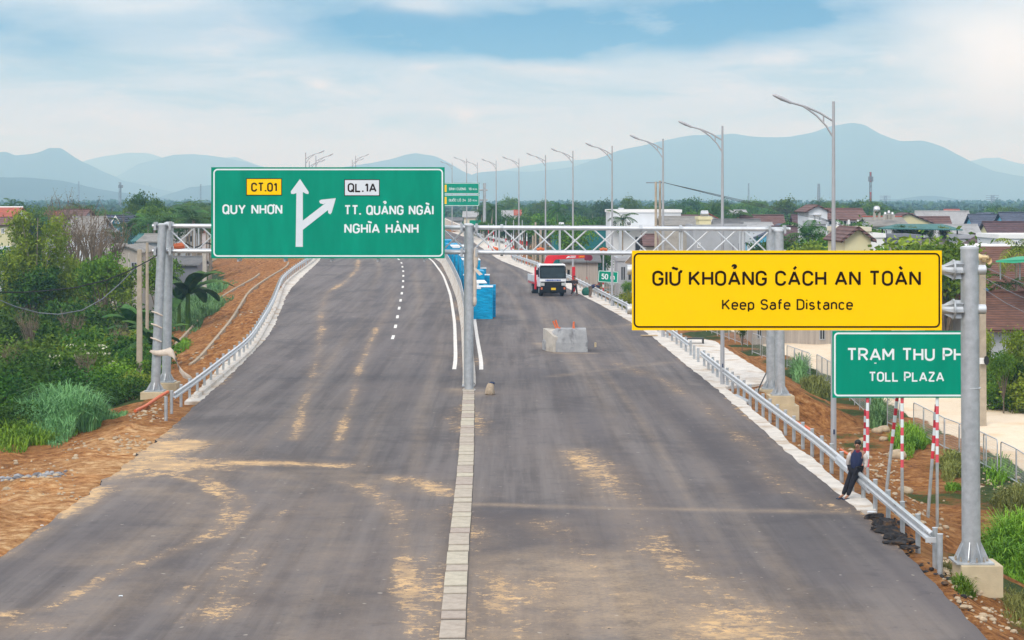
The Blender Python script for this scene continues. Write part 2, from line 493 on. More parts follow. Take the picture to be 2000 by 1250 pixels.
def curve(pts, extra_before=None, extra_after=None):
    P = [(g(*p)[1], g(*p)[0]) for p in pts]
    P = (extra_before or []) + P + (extra_after or [])
    P.sort()
    ys = np.array([p[0] for p in P]); xs = np.array([p[1] for p in P])
    yy = np.arange(0, 900, 2.0)
    xx = np.interp(yy, ys, xs)
    k = np.hanning(13); k /= k.sum()
    xx = np.convolve(np.pad(xx, 6, mode='reflect', reflect_type='odd'), k, 'valid')
    return lambda y: np.interp(y, yy, xx)
FAR_L = [(300, -29.0), (335, -33), (372, -38), (450, -51), (560, -75), (900, -140)]
FAR_R = [(300, -6.6), (335, -10.6), (372, -15.5), (450, -28), (560, -50), (900, -115)]
EL = curve([(0, 1090), (190, 950), (320, 850), (405, 770), (482, 700), (528, 650), (552, 592), (563, 568), (590, 540), (625, 508)], [(0, -11.7), (30, -11.8)], FAR_L)
ER = curve([(1925, 1250), (1820, 1130), (1690, 1000), (1547, 892), (1497, 842), (1380, 740), (1340, 712), (1282, 662), (1232, 627), (1194, 606), (1150, 583), (1090, 553), (1043, 535), (1010, 521), (978, 509)],
           [(0, 8.7), (30, 8.9)], FAR_R)
MED = curve([(884, 1250), (889, 1150), (900, 1030), (911, 900), (916, 765), (917, 735), (910, 640), (900, 585), (885, 548), (866, 512)], [(0, -0.6), (25, -0.9)],
            [(300, -16.5), (335, -20.6), (372, -25.5), (450, -38), (560, -60), (900, -125)])

# guard rail lines (post feet)
GL = curve([(344, 799), (362, 786), (397, 757), (439, 722), (485, 685), (531, 606), (549, 556), (572, 536), (612, 509)], [(0, -13.3), (70, -13.4)],
           [(300, -30.1), (335, -34.1), (372, -39.2), (450, -52.2), (560, -76), (900, -141)])
GR = curve([(1836, 1112), (1714, 1003), (1594, 890), (1525, 842), (1485, 806), (1419, 754), (1365, 708), (1300, 657), (1225, 612), (1165, 580), (1127, 560), (1060, 530), (1000, 509)],
           [(0, 9.75), (40, 9.75)], [(270, -0.5), (300, -5.2), (335, -9.3), (372, -14.2), (450, -26.7), (560, -48.5), (900, -114)])

def fbm(x, y, s, oct=4, seed=0.0):
    v = 0; a = 1.0; tot = 0
    for i in range(oct):
        v += a * mnoise.noise((x / s + seed, y / s - seed, i * 7.3 + seed)); tot += a
        a *= 0.5; s *= 0.5
    return v / tot

BASE_L = ([0, 70, 85, 100, 130, 170, 250, 330, 600, 1500], [-0.5, -0.5, -0.7, -1.2, -2.0, -2.6, -2.4, -1.6, -2.5, -4])
def smooth(t):
    t = min(1, max(0, t)); return t * t * (3 - 2 * t)
def ZL(x, y):
    """left of the road"""
    d = float(GL(y)) - 0.5 - x
    zr = float(Zr(y)); zb = float(np.interp(y, *BASE_L))
    if d <= 0: return zr - 0.12
    s = 3.1 if y > 110 else 3.1 + (110 - y) * 0.08
    return max(zb, zr - 0.05 - d / s) if zb < zr else zb
def ZRt(x, y):
    """right of the road"""
    x0 = float(GR(y)) + 0.35
    if y < 52: x0 = float(ER(y)) + 0.15 + 0.3 * smooth((y - 40) / 12)
    if 88 < y < 123: x0 += 2.4 * smooth((y - 88) / 3) * smooth((123 - y) / 4)
    d = x - x0
    zr = float(Zr(y)); zb = -1.75 if y < 300 else -1.75 - (y - 300) * 0.002
    zb = max(zb, -4)
    if d <= 0: return zr - 0.12
    z = max(zb, zr - 0.06 - d / 2.05)
    return z
def ground_z(x, y, rough=True):
    m_ = float(MED(y)) if y > 0 else -0.6
    l, r = float(EL(y)), float(ER(y))
    if y > 800:
        z = -3.0 - min(1.0, (y - 800) / 1500)
        return z
    if x > l - 0.2 and x < r + 0.2:
        return float(Zr(y)) - 0.16
    z = ZL(x, y) if x < m_ else ZRt(x, y)
    d = (l - x) if x < m_ else (x - r)
    if y > 560:
        t = (y - 560) / 240
        z = z * (1 - t) + t * -3.0
    if rough:
        k = smooth((d - 0.5) / 1.5)
        amp = 0.22 if y < 130 else 0.32
        z += k * amp * fbm(x, y, 3.0, 4, 3.1) + k * 0.11 * fbm(x, y, 0.9, 2, 9.0)
        if x < m_ and y < 85:            # heaps of tipped earth beside the entrance
            z += k * 0.35 * max(0, fbm(x, y, 2.2, 3, 5.5)) * smooth((x + 26) / 6)
        if x < m_ and y > 105 and 1.0 < d < 14:   # rills down the bank
            z += 0.16 * math.sin((y * 1.7 + d * 0.9) + 3 * fbm(x, y, 6, 2, 1.0)) + 0.25 * fbm(x, y, 1.6, 3, 12.0)
        if x > m_ and 0.9 < d < 5.5 and y < 130:
            z += 0.05 * math.sin(y * 3.1 + d * 0.9 + 3 * fbm(x, y, 3, 2, 2.0))
    return z

def axis(dense, lo, hi, grow=1.16):
    a = list(dense); s = a[1] - a[0]; x = a[0]
    left = []
    while x > lo:
        s *= grow; x -= s; left.append(max(x, lo))
    s = a[-1] - a[-2]; x = a[-1]; right = []
    while x < hi:
        s *= grow; x += s; right.append(min(x, hi))
    return np.array(left[::-1] + a + right)
xs = axis(list(np.concatenate([np.arange(-46, -24, 0.8), np.arange(-24, -10, 0.28), np.arange(-10, 8, 2.0), np.arange(8, 20, 0.28), np.arange(20, 48, 0.8)])), -6300, 6300, 1.2)
ys = axis(list(np.concatenate([np.arange(32, 90, 0.28), np.arange(90, 135, 0.5), np.arange(135, 320, 1.6), np.arange(320, 620, 6.0)])), -60, 10900, 1.18)
GP = np.zeros((len(ys), len(xs), 3)); GA = np.zeros((len(ys), len(xs))); GS = np.zeros_like(GA); GD = np.zeros_like(GA)
GRASS_B = ([0, 66, 72, 80, 88, 100, 130, 160, 200, 260, 310, 400, 800], [-40, -26, -21.5, -18.6, -17.0, -18.4, -22.5, -27.5, -32, -38, -47, -62, -150])
def sand_x(y):   # middle of the sand lane on the right
    return float(np.interp(y, [0, 60, 85, 100, 120, 150, 200, 300], [23, 22.6, 21.8, 21.4, 21.0, 20.0, 17.5, 12]))
for j, y in enumerate(ys):
    gb = float(np.interp(y, *GRASS_B)); sxx = sand_x(y); med = float(MED(max(y, 0))) if y < 800 else 0
    er = float(ER(max(y, 0))); gl = float(GL(max(y, 0)))
    for i, x in enumerate(xs):
        GP[j, i] = (x, y, ground_z(x, y))
        n = fbm(x, y, 5, 3, 11.0) if y < 620 else 0
        if y > 620:
            a = 1.0
        elif x < med:
            a = smooth((gb + 2.5 * n - x) / 1.6 + 0.5)
        else:
            a = 0.0
            if x > er + 4.0: a = smooth(0.25 + 1.1 * n + smooth((x - er - 4) / 6) * 0.3)
            if y < 52 and x > er + 1.2: a = max(a, smooth(0.35 + 1.2 * n + (x - er - 2.0) * 0.12))
            if x > sxx + 3.0: a = max(a, smooth((x - sxx - 3.2) / 1.5 + 0.6 * n))
        GA[j, i] = a
        hw = 2.75 + 0.45 * n
        if y < 300 and x > med:
            GS[j, i] = smooth((hw - abs(x - sxx)) / 0.7 + 0.4)
            if 108 < y < 135 and x > sxx: GS[j, i] = max(GS[j, i], smooth((8 - abs(x - sxx - 4)) / 3))
        if x < med and y < 75: GD[j, i] = smooth((x + 17.0) / 3.5 + n)      # trodden pale soil along the asphalt
me_mat = bpy.data.materials.new('soil')
me_mat.use_nodes = True
t = NT(me_mat.node_tree); p = me_mat.node_tree.nodes['Principled BSDF']
pos = t.n('ShaderNodeNewGeometry').outputs['Position']
big = t.noise(pos, 0.35, 5.0, 0.6); fine = t.noise(pos, 2.6, 8.0, 0.72); peb = t.noise(pos, 9.0, 3.0, 0.7)
soil = t.ramp(fine, [(0.34, (0.13, 0.048, 0.014)), (0.46, (0.36, 0.145, 0.042)), (0.57, (0.55, 0.25, 0.078)), (0.70, (0.72, 0.46, 0.22))])
soil = t.mix(t.m('MULTIPLY', t.sm(big, 0.42, 0.68), 0.45), soil, (0.46, 0.24, 0.095))
soil = t.mix(t.m('MULTIPLY', t.sm(peb, 0.64, 0.72), 0.6), soil, (0.50, 0.42, 0.32))
pale = t.ramp(fine, [(0.34, (0.26, 0.115, 0.04)), (0.49, (0.47, 0.25, 0.10)), (0.64, (0.72, 0.49, 0.26))])
ga = t.n('ShaderNodeAttribute', attribute_name='grass').outputs['Fac']
gs = t.n('ShaderNodeAttribute', attribute_name='sand').outputs['Fac']
gd = t.n('ShaderNodeAttribute', attribute_name='trodden').outputs['Fac']
soil = t.mix(t.m('MULTIPLY', gd, t.sm(big, 0.3, 0.6)), soil, pale)
grn = t.ramp(fine, [(0.3, (0.022, 0.045, 0.010)), (0.5, (0.055, 0.095, 0.018)), (0.72, (0.16, 0.165, 0.045))])
sandc = t.mix(fine, (0.62, 0.50, 0.36), (0.82, 0.70, 0.54))
sandc = t.mix(t.m('MULTIPLY', t.sm(big, 0.5, 0.7), 0.5), sandc, (0.62, 0.42, 0.22))
gmask = t.sm(t.m('ADD', t.m('MULTIPLY', ga, 1.2), t.m('MULTIPLY', t.m('SUBTRACT', fine, 0.5), 1.2)), 0.45, 0.75)
cc = t.mix(gmask, soil, grn)
cc = t.mix(t.sm(t.m('ADD', gs, t.m('MULTIPLY', t.m('SUBTRACT', fine, 0.5), 0.7)), 0.4, 0.6), cc, sandc)
t.set(p.inputs['Base Color'], cc)
p.inputs['Roughness'].default_value = 0.95
p.inputs['Specular IOR Level'].default_value = 0.15
t.set(p.inputs['Normal'], t.n('ShaderNodeBump', {'Strength': t.m('SUBTRACT', 1.0, t.m('ADD', t.m('MULTIPLY', gs, 0.85), t.m('MULTIPLY', gd, 0.35)), clamp=True), 'Height': t.m('ADD', fine, t.m('MULTIPLY', peb, 0.35)), 'Distance': 0.5}).outputs[0])
ground = link('ground', grid_mesh('ground', GP, {'grass': GA, 'sand': GS, 'trodden': GD}, [me_mat]))
tag(ground, kind='structure')

# ------------------------------------------------------------------ asphalt
def seg_dist(X, Y, pts):
    d = np.full(X.shape, 1e9); al = np.zeros(X.shape)
    for (ax, ay), (bx, by) in zip(pts[:-1], pts[1:]):
        dx, dy = bx - ax, by - ay
        L2 = dx * dx + dy * dy + 1e-9
        tt = np.clip(((X - ax) * dx + (Y - ay) * dy) / L2, 0, 1)
        d = np.minimum(d, np.hypot(X - ax - tt * dx, Y - ay - tt * dy))
    return d
rows = np.concatenate([np.arange(20, 100, 0.2), np.arange(100, 150, 0.4), np.arange(150, 330, 1.2), np.arange(330, 700, 4.0)])
cols = np.linspace(0, 1, 117)
l_ = EL(rows) + np.array([(0.12 + 0.45 * math.exp(-((y - 64) / 9) ** 2)) * fbm(0, y, 1.6, 4, 4.0) if y < 150 else 0 for y in rows])
r_ = ER(rows) + np.array([0.09 * fbm(5, y, 1.3, 3, 8.0) if y < 150 else 0 for y in rows])
RX = l_[:, None] + (r_ - l_)[:, None] * cols[None, :]
RY = np.repeat(rows[:, None], len(cols), 1)
RZ = np.repeat(Zr(rows)[:, None], len(cols), 1)
def wl(pts): return [g(*q)[:2] for q in pts]
dirt = np.zeros_like(RX); pal = np.zeros_like(RX)
def stain(pts, wd, k):
    global dirt, pal
    dd_ = seg_dist(RX, RY, wl(pts))
    pal = np.maximum(pal, 0.45 * k * np.exp(-(dd_ / (wd * 1.4)) ** 2))
    dirt = np.maximum(dirt, k * np.exp(-(dd_ / wd) ** 2))
stain([(190, 902), (330, 893), (430, 904), (560, 905), (655, 910)], 0.85, 0.80)
stain([(200, 915), (300, 905), (360, 908)], 2.0, 1.05)
stain([(190, 930), (290, 890), (340, 868)], 1.6, 1.0)
stain([(120, 1010), (200, 950)], 0.6, 0.75)
stain([(0, 1090), (90, 1030)], 0.4, 0.7)
stain([(230, 935), (330, 925), (400, 945), (438, 972), (446, 1000), (425, 1030), (380, 1060), (300, 1090), (200, 1130), (90, 1190), (0, 1200)], 0.42, 0.66)
stain([(300, 925), (400, 930), (470, 968), (482, 990), (465, 1020), (420, 1050)], 0.35, 0.62)
stain([(400, 915), (480, 920), (560, 935), (620, 945), (600, 985), (545, 1030), (490, 1070), (400, 1130), (330, 1180)], 0.30, 0.52)
stain([(660, 940), (715, 952), (758, 984), (775, 1012), (783, 1050), (790, 1100), (800, 1170), (815, 1250)], 0.55, 0.64)
stain([(785, 935), (830, 945), (885, 966)], 0.75, 0.68)
stain([(700, 507), (697, 527), (674, 550), (637, 574), (627, 605), (628, 640), (622, 690), (600, 770), (575, 860)], 0.35, 0.55)
stain([(735, 640), (700, 725), (690, 770), (668, 835), (653, 890)], 0.28, 0.58)
stain([(935, 1040), (950, 1100), (985, 1170), (1000, 1250)], 0.9, 0.52)
stain([(840, 1000), (850, 1100), (840, 1250)], 0.8, 0.46)
stain([(1130, 880), (1170, 930), (1230, 1000), (1300, 1080), (1400, 1160), (1560, 1250)], 1.0, 0.50)
stain([(1080, 1020), (1110, 1060), (1160, 1120), (1250, 1200)], 0.9, 0.53)
stain([(1250, 1180), (1420, 1230)], 2.4, 0.58)
stain([(1090, 1130), (1150, 1220)], 1.6, 0.5)
stain([(560, 1000), (480, 1090), (400, 1200)], 0.9, 0.47)
stain([(0, 1215), (60, 1225)], 1.2, 0.62)
stain([(1180, 640), (1260, 630)], 0.7, 0.42)
stain([(310, 860), (330, 840)], 1.0, 0.62)
stain([(1180, 700), (1300, 745), (1420, 830), (1540, 960)], 0.6, 0.36)
stain([(1650, 1000), (1560, 960)], 0.5, 0.40)
dirt = np.maximum(dirt, 0.40 * np.exp(-((RX - MED(rows)[:, None]) / 1.1) ** 2))
edge = np.minimum(RX - l_[:, None], r_[:, None] - RX)
dirt = np.maximum(dirt, 0.42 * np.exp(-(edge / 0.35) ** 2))
def film(pts, wd, k):
    global pal
    pal = np.maximum(pal, k * np.exp(-(seg_dist(RX, RY, wl(pts)) / wd) ** 2))
film([(920, 985), (1200, 992), (1620, 1000)], 0.35, 0.6)
film([(1000, 1230), (1250, 1170), (1500, 1230)], 2.6, 0.6)
film([(1080, 735), (1300, 708)], 0.5, 0.35)
film([(230, 950), (330, 960), (400, 985), (380, 1030), (200, 1090)], 1.3, 0.4)
film([(900, 760), (930, 770)], 0.8, 0.7)
film([(1050, 670), (1090, 690), (1160, 690)], 0.35, 0.7)
film([(1010, 1250), (1080, 1160), (1180, 1120), (1330, 1150), (1480, 1250)], 1.6, 0.62)
film([(1120, 1110), (1200, 1180), (1350, 1230)], 2.6, 0.95)
film([(0, 1240), (150, 1200), (330, 1130)], 1.4, 0.3)
film([(560, 940), (620, 1000), (640, 1100), (640, 1250)], 1.6, 0.25)
film([(300, 905), (420, 930), (640, 925), (800, 950)], 1.6, 0.4)
film([(1300, 1100), (1450, 1180), (1600, 1250)], 1.0, 0.5)
for k, (x_, wd_, s_) in enumerate(((2.2, .25, .32), (3.6, .4, .42), (4.6, .2, .38), (5.6, .35, .30), (7.2, .25, .34), (-3.6, .3, .3), (-5.2, .3, .35), (-7.4, .35, .34), (-9.0, .3, .35))):
    pal = np.maximum(pal, s_ * np.exp(-((RX - MED(rows)[:, None] - 1.9 - x_ + 0.15 * np.sin(RY * .11 + k)) / wd_) ** 2) * (0.55 + 0.45 * np.sin(RY * .05 + k * 2)))
dark_ = np.zeros_like(RX)
def rub(pts, wd, k):
    global dark_
    dark_ = np.maximum(dark_, k * np.exp(-(seg_dist(RX, RY, wl(pts)) / wd) ** 2))
rub([(930, 1010), (1060, 1010), (1100, 1060)], 2.2, 0.55)
rub([(1250, 740), (1350, 830), (1480, 960), (1640, 1130)], 1.3, 0.5)
rub([(1050, 720), (1130, 800), (1180, 870), (1320, 1020), (1480, 1130)], 0.8, 0.4)
rub([(760, 600), (700, 780), (560, 1180)], 0.9, 0.28)
rub([(640, 620), (520, 860), (260, 1130)], 0.9, 0.28)
rub([(830, 640), (800, 800), (740, 1200)], 0.8, 0.25)
rub([(100, 1100), (200, 1040), (330, 1000)], 1.5, 0.3)
rub([(700, 1130), (1000, 1100)], 1.2, 0.25)
for k, (x_, wd_, s_) in enumerate(((2.9, .35, .5), (5.1, .3, .5), (6.4, .4, .45), (8.3, .3, .5), (-4.4, .3, .4), (-6.3, .4, .4), (-8.2, .3, .4))):
    dark_ = np.maximum(dark_, s_ * np.exp(-((RX - MED(rows)[:, None] - 1.9 - x_ + 0.2 * np.sin(RY * .09 + k)) / wd_) ** 2) * (0.5 + 0.5 * np.sin(RY * .06 + k * 1.7)))
dark_ = np.maximum(dark_, 0.5 * np.exp(-(edge / 0.25) ** 2) * (RX > 0))
am = bpy.data.materials.new('asphalt')
am.use_nodes = True
t = NT(am.node_tree); p = am.node_tree.nodes['Principled BSDF']
pos = t.n('ShaderNodeNewGeometry').outputs['Position']
lane = t.noise(t.scale(pos, (1.0, 0.035, 1.0)), 1.15, 5.0, 0.62)
patch = t.noise(t.scale(pos, (1.0, 0.5, 1.0)), 0.22, 5.0, 0.6, 0.6)
grain = t.noise(pos, 26.0, 4.0, 0.75); mid = t.noise(pos, 3.2, 6.0, 0.7)
lane2 = t.noise(t.scale(pos, (1.0, 0.02, 1.0)), 3.4, 6.0, 0.7)
lane = t.m('ADD', t.m('MULTIPLY', lane, 0.62), t.m('MULTIPLY', lane2, 0.38))
asp = t.mix(t.sm(lane, 0.36, 0.64), (0.080, 0.069, 0.068), (0.180, 0.160, 0.150))
asp = t.mix(t.m('MULTIPLY', t.sm(patch, 0.45, 0.70), 0.55), asp, (0.175, 0.150, 0.143))
asp = t.mix(t.m('MULTIPLY', t.sm(patch, 0.50, 0.32), 0.70), asp, (0.064, 0.056, 0.058))
rough_ = t.noise(pos, 1.4, 8.0, 0.75)
asp = t.mix(t.m('MULTIPLY', t.sm(rough_, 0.50, 0.72), 0.48), asp, (0.205, 0.175, 0.160))
asp = t.mix(t.m('MULTIPLY', t.sm(rough_, 0.48, 0.30), 0.62), asp, (0.060, 0.054, 0.060))
asp = t.mix(t.m('MULTIPLY', grain, 0.40), asp, (0.055, 0.05, 0.052))
asp = t.mix(t.m('MULTIPLY', t.sm(grain, 0.62, 0.74), 0.22), asp, (0.30, 0.27, 0.25))
dk = t.n('ShaderNodeAttribute', attribute_name='rubbed').outputs['Fac']
asp = t.mix(t.m('MULTIPLY', dk, t.sm(lane, 0.2, 0.6)), asp, (0.055, 0.050, 0.060))
pl = t.n('ShaderNodeAttribute', attribute_name='film').outputs['Fac']
asp = t.mix(t.m('MULTIPLY', pl, t.sm(t.m('ADD', t.m('MULTIPLY', t.noise(pos, 0.9, 3.0, 0.5), 0.45), t.m('MULTIPLY', t.noise(pos, 7.0, 6.0, 0.8), 0.55)), 0.25, 0.80)), asp, (0.44, 0.325, 0.205))
spots = t.noise(pos, 1.7, 3.0, 0.6, 0.2); spots2 = t.noise(pos, 4.6, 8.0, 0.85)
scat = t.m('MULTIPLY', t.sm(t.noise(t.scale(pos, (1, 0.3, 1)), 0.30, 3.0, 0.5), 0.38, 0.66), 0.38)
ds = t.m('ADD', t.n('ShaderNodeAttribute', attribute_name='dirt').outputs['Fac'], scat)
msk = t.m('ADD', t.m('MULTIPLY', t.m('SUBTRACT', spots, 0.5), 0.95), t.m('MULTIPLY', t.m('SUBTRACT', spots2, 0.5), 2.3))
msk = t.m('ADD', msk, t.m('SUBTRACT', t.m('MULTIPLY', ds, 0.95), 0.72))
dm = t.sm(msk, -0.01, 0.17)
dcol = t.mix(mid, (0.50, 0.29, 0.12), (0.78, 0.55, 0.28))
haze_d = t.m('MULTIPLY', t.sm(ds, 0.30, 0.95), 0.30)
asp = t.mix(t.m('MULTIPLY', haze_d, mid), asp, (0.36, 0.23, 0.12))
fade_ = t.m('ADD', 0.35, t.m('MULTIPLY', t.sm(t.noise(pos, 1.1, 4.0, 0.6), 0.38, 0.62), 0.5))
asp = t.mix(t.m('MULTIPLY', dm, fade_), asp, dcol)
white_s = t.noise(pos, 4.4, 2.0, 0.4)
asp = t.mix(t.m('MULTIPLY', t.sm(white_s, 0.735, 0.76), 0.5), asp, (0.5, 0.45, 0.38))
black_s = t.noise(pos, 6.1, 2.0, 0.4)
asp = t.mix(t.m('MULTIPLY', t.sm(black_s, 0.755, 0.775), 0.85), asp, (0.02, 0.018, 0.018))
t.set(p.inputs['Base Color'], asp)
p.inputs['Roughness'].default_value = 0.8
p.inputs['Specular IOR Level'].default_value = 0.3
t.set(p.inputs['Normal'], t.n('ShaderNodeBump', {'Strength': 0.35, 'Height': grain, 'Distance': 0.012}).outputs[0])
road = link('road', grid_mesh('road', np.stack([RX, RY, RZ], -1), {'dirt': dirt, 'film': pal, 'rubbed': dark_}, [am]))
tag(road, kind='structure')
# cut edge of the asphalt sheet
eb = MB()
for arr, sg in ((l_, -1), (r_, 1)):
    for i in range(len(rows) - 1):
        if rows[i] > 150: break
        y0, y1 = rows[i], rows[i + 1]; x0, x1 = arr[i], arr[i + 1]
        z0, z1 = float(Zr(y0)), float(Zr(y1))
        eb.add([(x0, y0, z0), (x1, y1, z1), (x1 + sg * .06, y1, z1 - .2), (x0 + sg * .06, y0, z0 - .2)], [(0, 1, 2, 3)])
tag(eb.build('road_edge', M['asphalt_lump']), kind='structure')

def strip(name, y0, y1, fa, fb, dz, m_, step=1.0, thick=0.0, jag=0.0, seed=0.0, uneven=0.0):
    """a sheet between two lines that follow the road"""
    yy = np.arange(y0, y1 + 1e-6, step)
    mb = MB(); n = len(yy)
    vs = []
    for i, y in enumerate(yy):
        z = float(Zr(y)) + dz
        a = float(fa(y)); b = float(fb(y))
        ja = jag * fbm(seed, y, 1.2, 3, 2.2 + seed); jb = jag * fbm(seed + 3, y, 1.2, 3, 6.2 + seed)
        q = [(a + ja, y, z), (b + jb, y, z)]
        if thick: q += [(a + ja, y, z - thick), (b + jb, y, z - thick)]
        vs += q
    k = 4 if thick else 2
    fs = []
    for i in range(n - 1):
        o = i * k
        fs.append((o, o + 1, o + k + 1, o + k))
        if thick:
            fs.append((o + 2, o, o + k, o + k + 2)); fs.append((o + 1, o + 3, o + k + 3, o + k + 1))
    if thick:
        fs.append((0, 2, 3, 1)); o = (n - 1) * k; fs.append((o, o + 1, o + 3, o + 2))
    mb.add(vs, fs)
    return mb.build(name, m_)
# pale concrete strips beside the asphalt
tag(strip('concrete_gutter', 83, 330, lambda y: EL(y) - 0.62 - 0.25 * smooth((y - 83) / 20), lambda y: EL(y) + 0.05, 0.012, M['concrete_pale'], 0.5, 0.15, 0.16), kind='structure')
tag(strip('kerb', 84.5, 330, lambda y: GL(y) + 0.16, lambda y: GL(y) + 0.36, 0.15, M['concrete_pale'], 1.0, 0.35), kind='structure')
tag(strip('concrete_gutter', 54, 89.6, lambda y: ER(y) - 0.06, lambda y: ER(y) + 0.47 + 0.05 * math.sin(y * 0.7), 0.010, M['concrete_pale'], 0.4, 0.12, 0.14, 2.0), kind='structure')
tag(strip('concrete_apron', 89.6, 122, lambda y: ER(y) - 0.05, lambda y: ER(y) + 0.55 + 2.75 * smooth((y - 89.6) / 2.2) * smooth((122.5 - y) / 6), 0.014, M['concrete_pale'], 0.6, 0.14, 0.12, 4.0), kind='structure')
tag(strip('concrete_gutter', 122.0, 330, lambda y: ER(y) - 0.05, lambda y: GR(y) + 0.45, 0.012, M['concrete_pale'], 1.0, 0.14, 0.14, 6.0), kind='structure')
# kerb lines lying down the left bank
for q0, (off, ya, yb) in enumerate(((2.9, 108, 235), (6.2, 135, 230))):
    mb = MB(); pp = []
    for y in np.arange(ya, yb, 2.0):
        x = float(GL(y)) - off
        pp.append((x, y, ground_z(x, y, False) + 0.24))
    for a, b in zip(pp[:-1], pp[1:]):
        mb.add([(a[0] - .08, a[1], a[2] + .02), (a[0] + .08, a[1], a[2] + .02), (b[0] + .08, b[1], b[2] + .02), (b[0] - .08, b[1], b[2] + .02),
                (a[0] - .15, a[1], a[2] - .3), (a[0] + .15, a[1], a[2] - .3), (b[0] + .15, b[1], b[2] - .3), (b[0] - .15, b[1], b[2] - .3)],
               [(0, 1, 2, 3), (0, 4, 5, 1), (1, 5, 6, 2), (3, 2, 6, 7), (0, 3, 7, 4)])
    tag(mb.build('kerb', M['kerb_tan']), kind='structure')
# painted lines
WL = curve([(890.5, 711), (888, 629), (880, 576), (866, 538), (844, 508)], [(0, -2.4)], [(300, -17.6), (372, -26.6), (450, -39), (900, -126)])
WR = curve([(942, 714), (933, 667), (927, 625)], [(0, -1.3)], [(165, -3.35), (200, -5.2), (240, -7.9), (300, -15.4), (372, -24.4), (450, -37), (900, -124)])
tag(strip('road_marking', 98.6, 420, lambda y: WL(y) - 0.10, lambda y: WL(y) + 0.10, 0.004, M['paint_white'], 0.5, 0, 0.012), kind='structure')
tag(strip('road_marking', 98.4, 420, lambda y: WR(y) - 0.10, lambda y: WR(y) + 0.10, 0.004, M['paint_white'], 0.5, 0, 0.012, 3), kind='structure')
DL = curve([(766, 668), (772, 640), (780, 600), (787, 560), (788, 530), (783, 508)], [(0, -5.6)], [(300, -23.4), (372, -32.4), (450, -45), (900, -131)])
for k in range(14):
    y0 = 118.5 + k * 9.0 - 0.2
    tag(strip('road_marking', y0, y0 + 3.0, lambda y: DL(y) - 0.09, lambda y: DL(y) + 0.09, 0.004, M['paint_white'], 0.5, 0, 0.012, k), kind='structure')
    # drain covers down the middle, from the camera to the gantry
tag(strip('median_drain', 30, 88, lambda y: MED(y) - 0.262, lambda y: MED(y) + 0.262, 0.006, M['joint_dark'], 1.0, 0, 0.02), kind='structure')
rng = random.Random(4)
y = 33.0; k = 0; slab_me = {}
while y < 87.2:
    Ls = 1.72 if k % 2 == 0 else 0.86
    key = k % 2
    if key not in slab_me:
        b = MB().box((0, Ls / 2 - 0.03, -0.006), (0.50, Ls - 0.17, 0.07))
        o = b.build('drain_cover', M['slab'], bevel=0.012); slab_me[key] = o.data
    else:
        o = link('drain_cover', slab_me[key])
    o.location = (float(MED(y + Ls / 2)), y, float(Zr(y)) + rng.uniform(-0.004, 0.01))
    o.rotation_euler = (0, rng.uniform(-.008, .008), math.atan2(-(float(MED(y + Ls)) - float(MED(y))), Ls) + rng.uniform(-.008, .008))
    if key == 0: tag(o, 'long pale concrete drain cover laid in the strip between the two carriageways', 'drain cover', 'long concrete drain covers in the median strip')
    else: tag(o, 'short pale concrete drain cover laid in the strip between the two carriageways', 'drain cover', 'short concrete drain covers in the median strip')
    y += Ls; k += 1

# ------------------------------------------------------------------ mountains and air
hm = bpy.data.materials.new('forest_slope')
hm.use_nodes = True
t = NT(hm.node_tree); p = hm.node_tree.nodes['Principled BSDF']
pos = t.n('ShaderNodeNewGeometry').outputs['Position']
t.set(p.inputs['Base Color'], t.mix(t.noise(pos, 0.012, 8.0, 0.7), (0.012, 0.026, 0.014), (0.055, 0.075, 0.035)))
p.inputs['Roughness'].default_value = 0.95
p.inputs['Specular IOR Level'].default_value = 0.05
def ridge(dist, pts, depth=900, seed=0.0, nx=420):
    dist *= 1.15
    P0 = [(q[0] - 1000) * dist / F for q in pts]; Z0 = [H + (HY - q[1]) * dist / F for q in pts]
    X = np.linspace(P0[0], P0[-1], nx)
    Zc = np.interp(X, P0, Z0)
    k = np.hanning(11); k /= k.sum()
    Zc = np.convolve(np.pad(Zc, 5, mode='edge'), k, 'valid')
    rows_ = [-1, -.75, -.5, -.32, -.18, -.08, 0, .12, .35, 1]
    G = np.zeros((len(rows_), nx, 3))
    for j, r in enumerate(rows_):
        for i, x in enumerate(X):
            f = max(0.0, 1 - abs(r)) ** 1.15
            fold = fbm(x, r * depth, 420, 4, seed)
            hgt = (Zc[i] + 6) * (f + 0.32 * fold * (1 - f) * f * 2) - 6
            if abs(r) < .2: hgt += 4.5 * fbm(x, r * depth, 90, 5, seed + 2)
            G[j, i] = (x * (1 + r * depth / dist), dist + r * depth + 60 * fold * (1 - abs(r)), hgt)
    o = link('hills', grid_mesh('hills', G, {}, [hm]))
    return tag(o, kind='structure')
ridge(8600, [(-80, 340), (130, 325), (200, 305), (255, 298), (290, 299), (330, 312), (400, 312), (460, 306), (500, 321), (560, 340), (700, 352)], 700, 1.0)
ridge(8300, [(900, 350), (990, 331), (1060, 318), (1130, 312), (1200, 309), (1260, 312), (1400, 330), (1700, 345)], 600, 4.0)
ridge(8500, [(1800, 345), (1870, 320), (1920, 309), (1950, 308), (1985, 318), (2060, 330), (2150, 345)], 600, 5.0)
ridge(7000, [(170, 382), (215, 350), (270, 320), (340, 302), (380, 301), (440, 308), (490, 319), (560, 345), (640, 372)], 900, 2.0)
ridge(5600, [(-120, 320), (-60, 305), (0, 297), (12, 297), (28, 303), (70, 298), (95, 290), (118, 290), (140, 302), (158, 313), (200, 334), (240, 352), (330, 374), (400, 384)], 900, 3.0)
ridge(6400, [(480, 372), (560, 345), (640, 330), (700, 322), (760, 312), (790, 303), (812, 299), (850, 305), (880, 319), (905, 335), (940, 350), (1010, 372)], 900, 6.0)
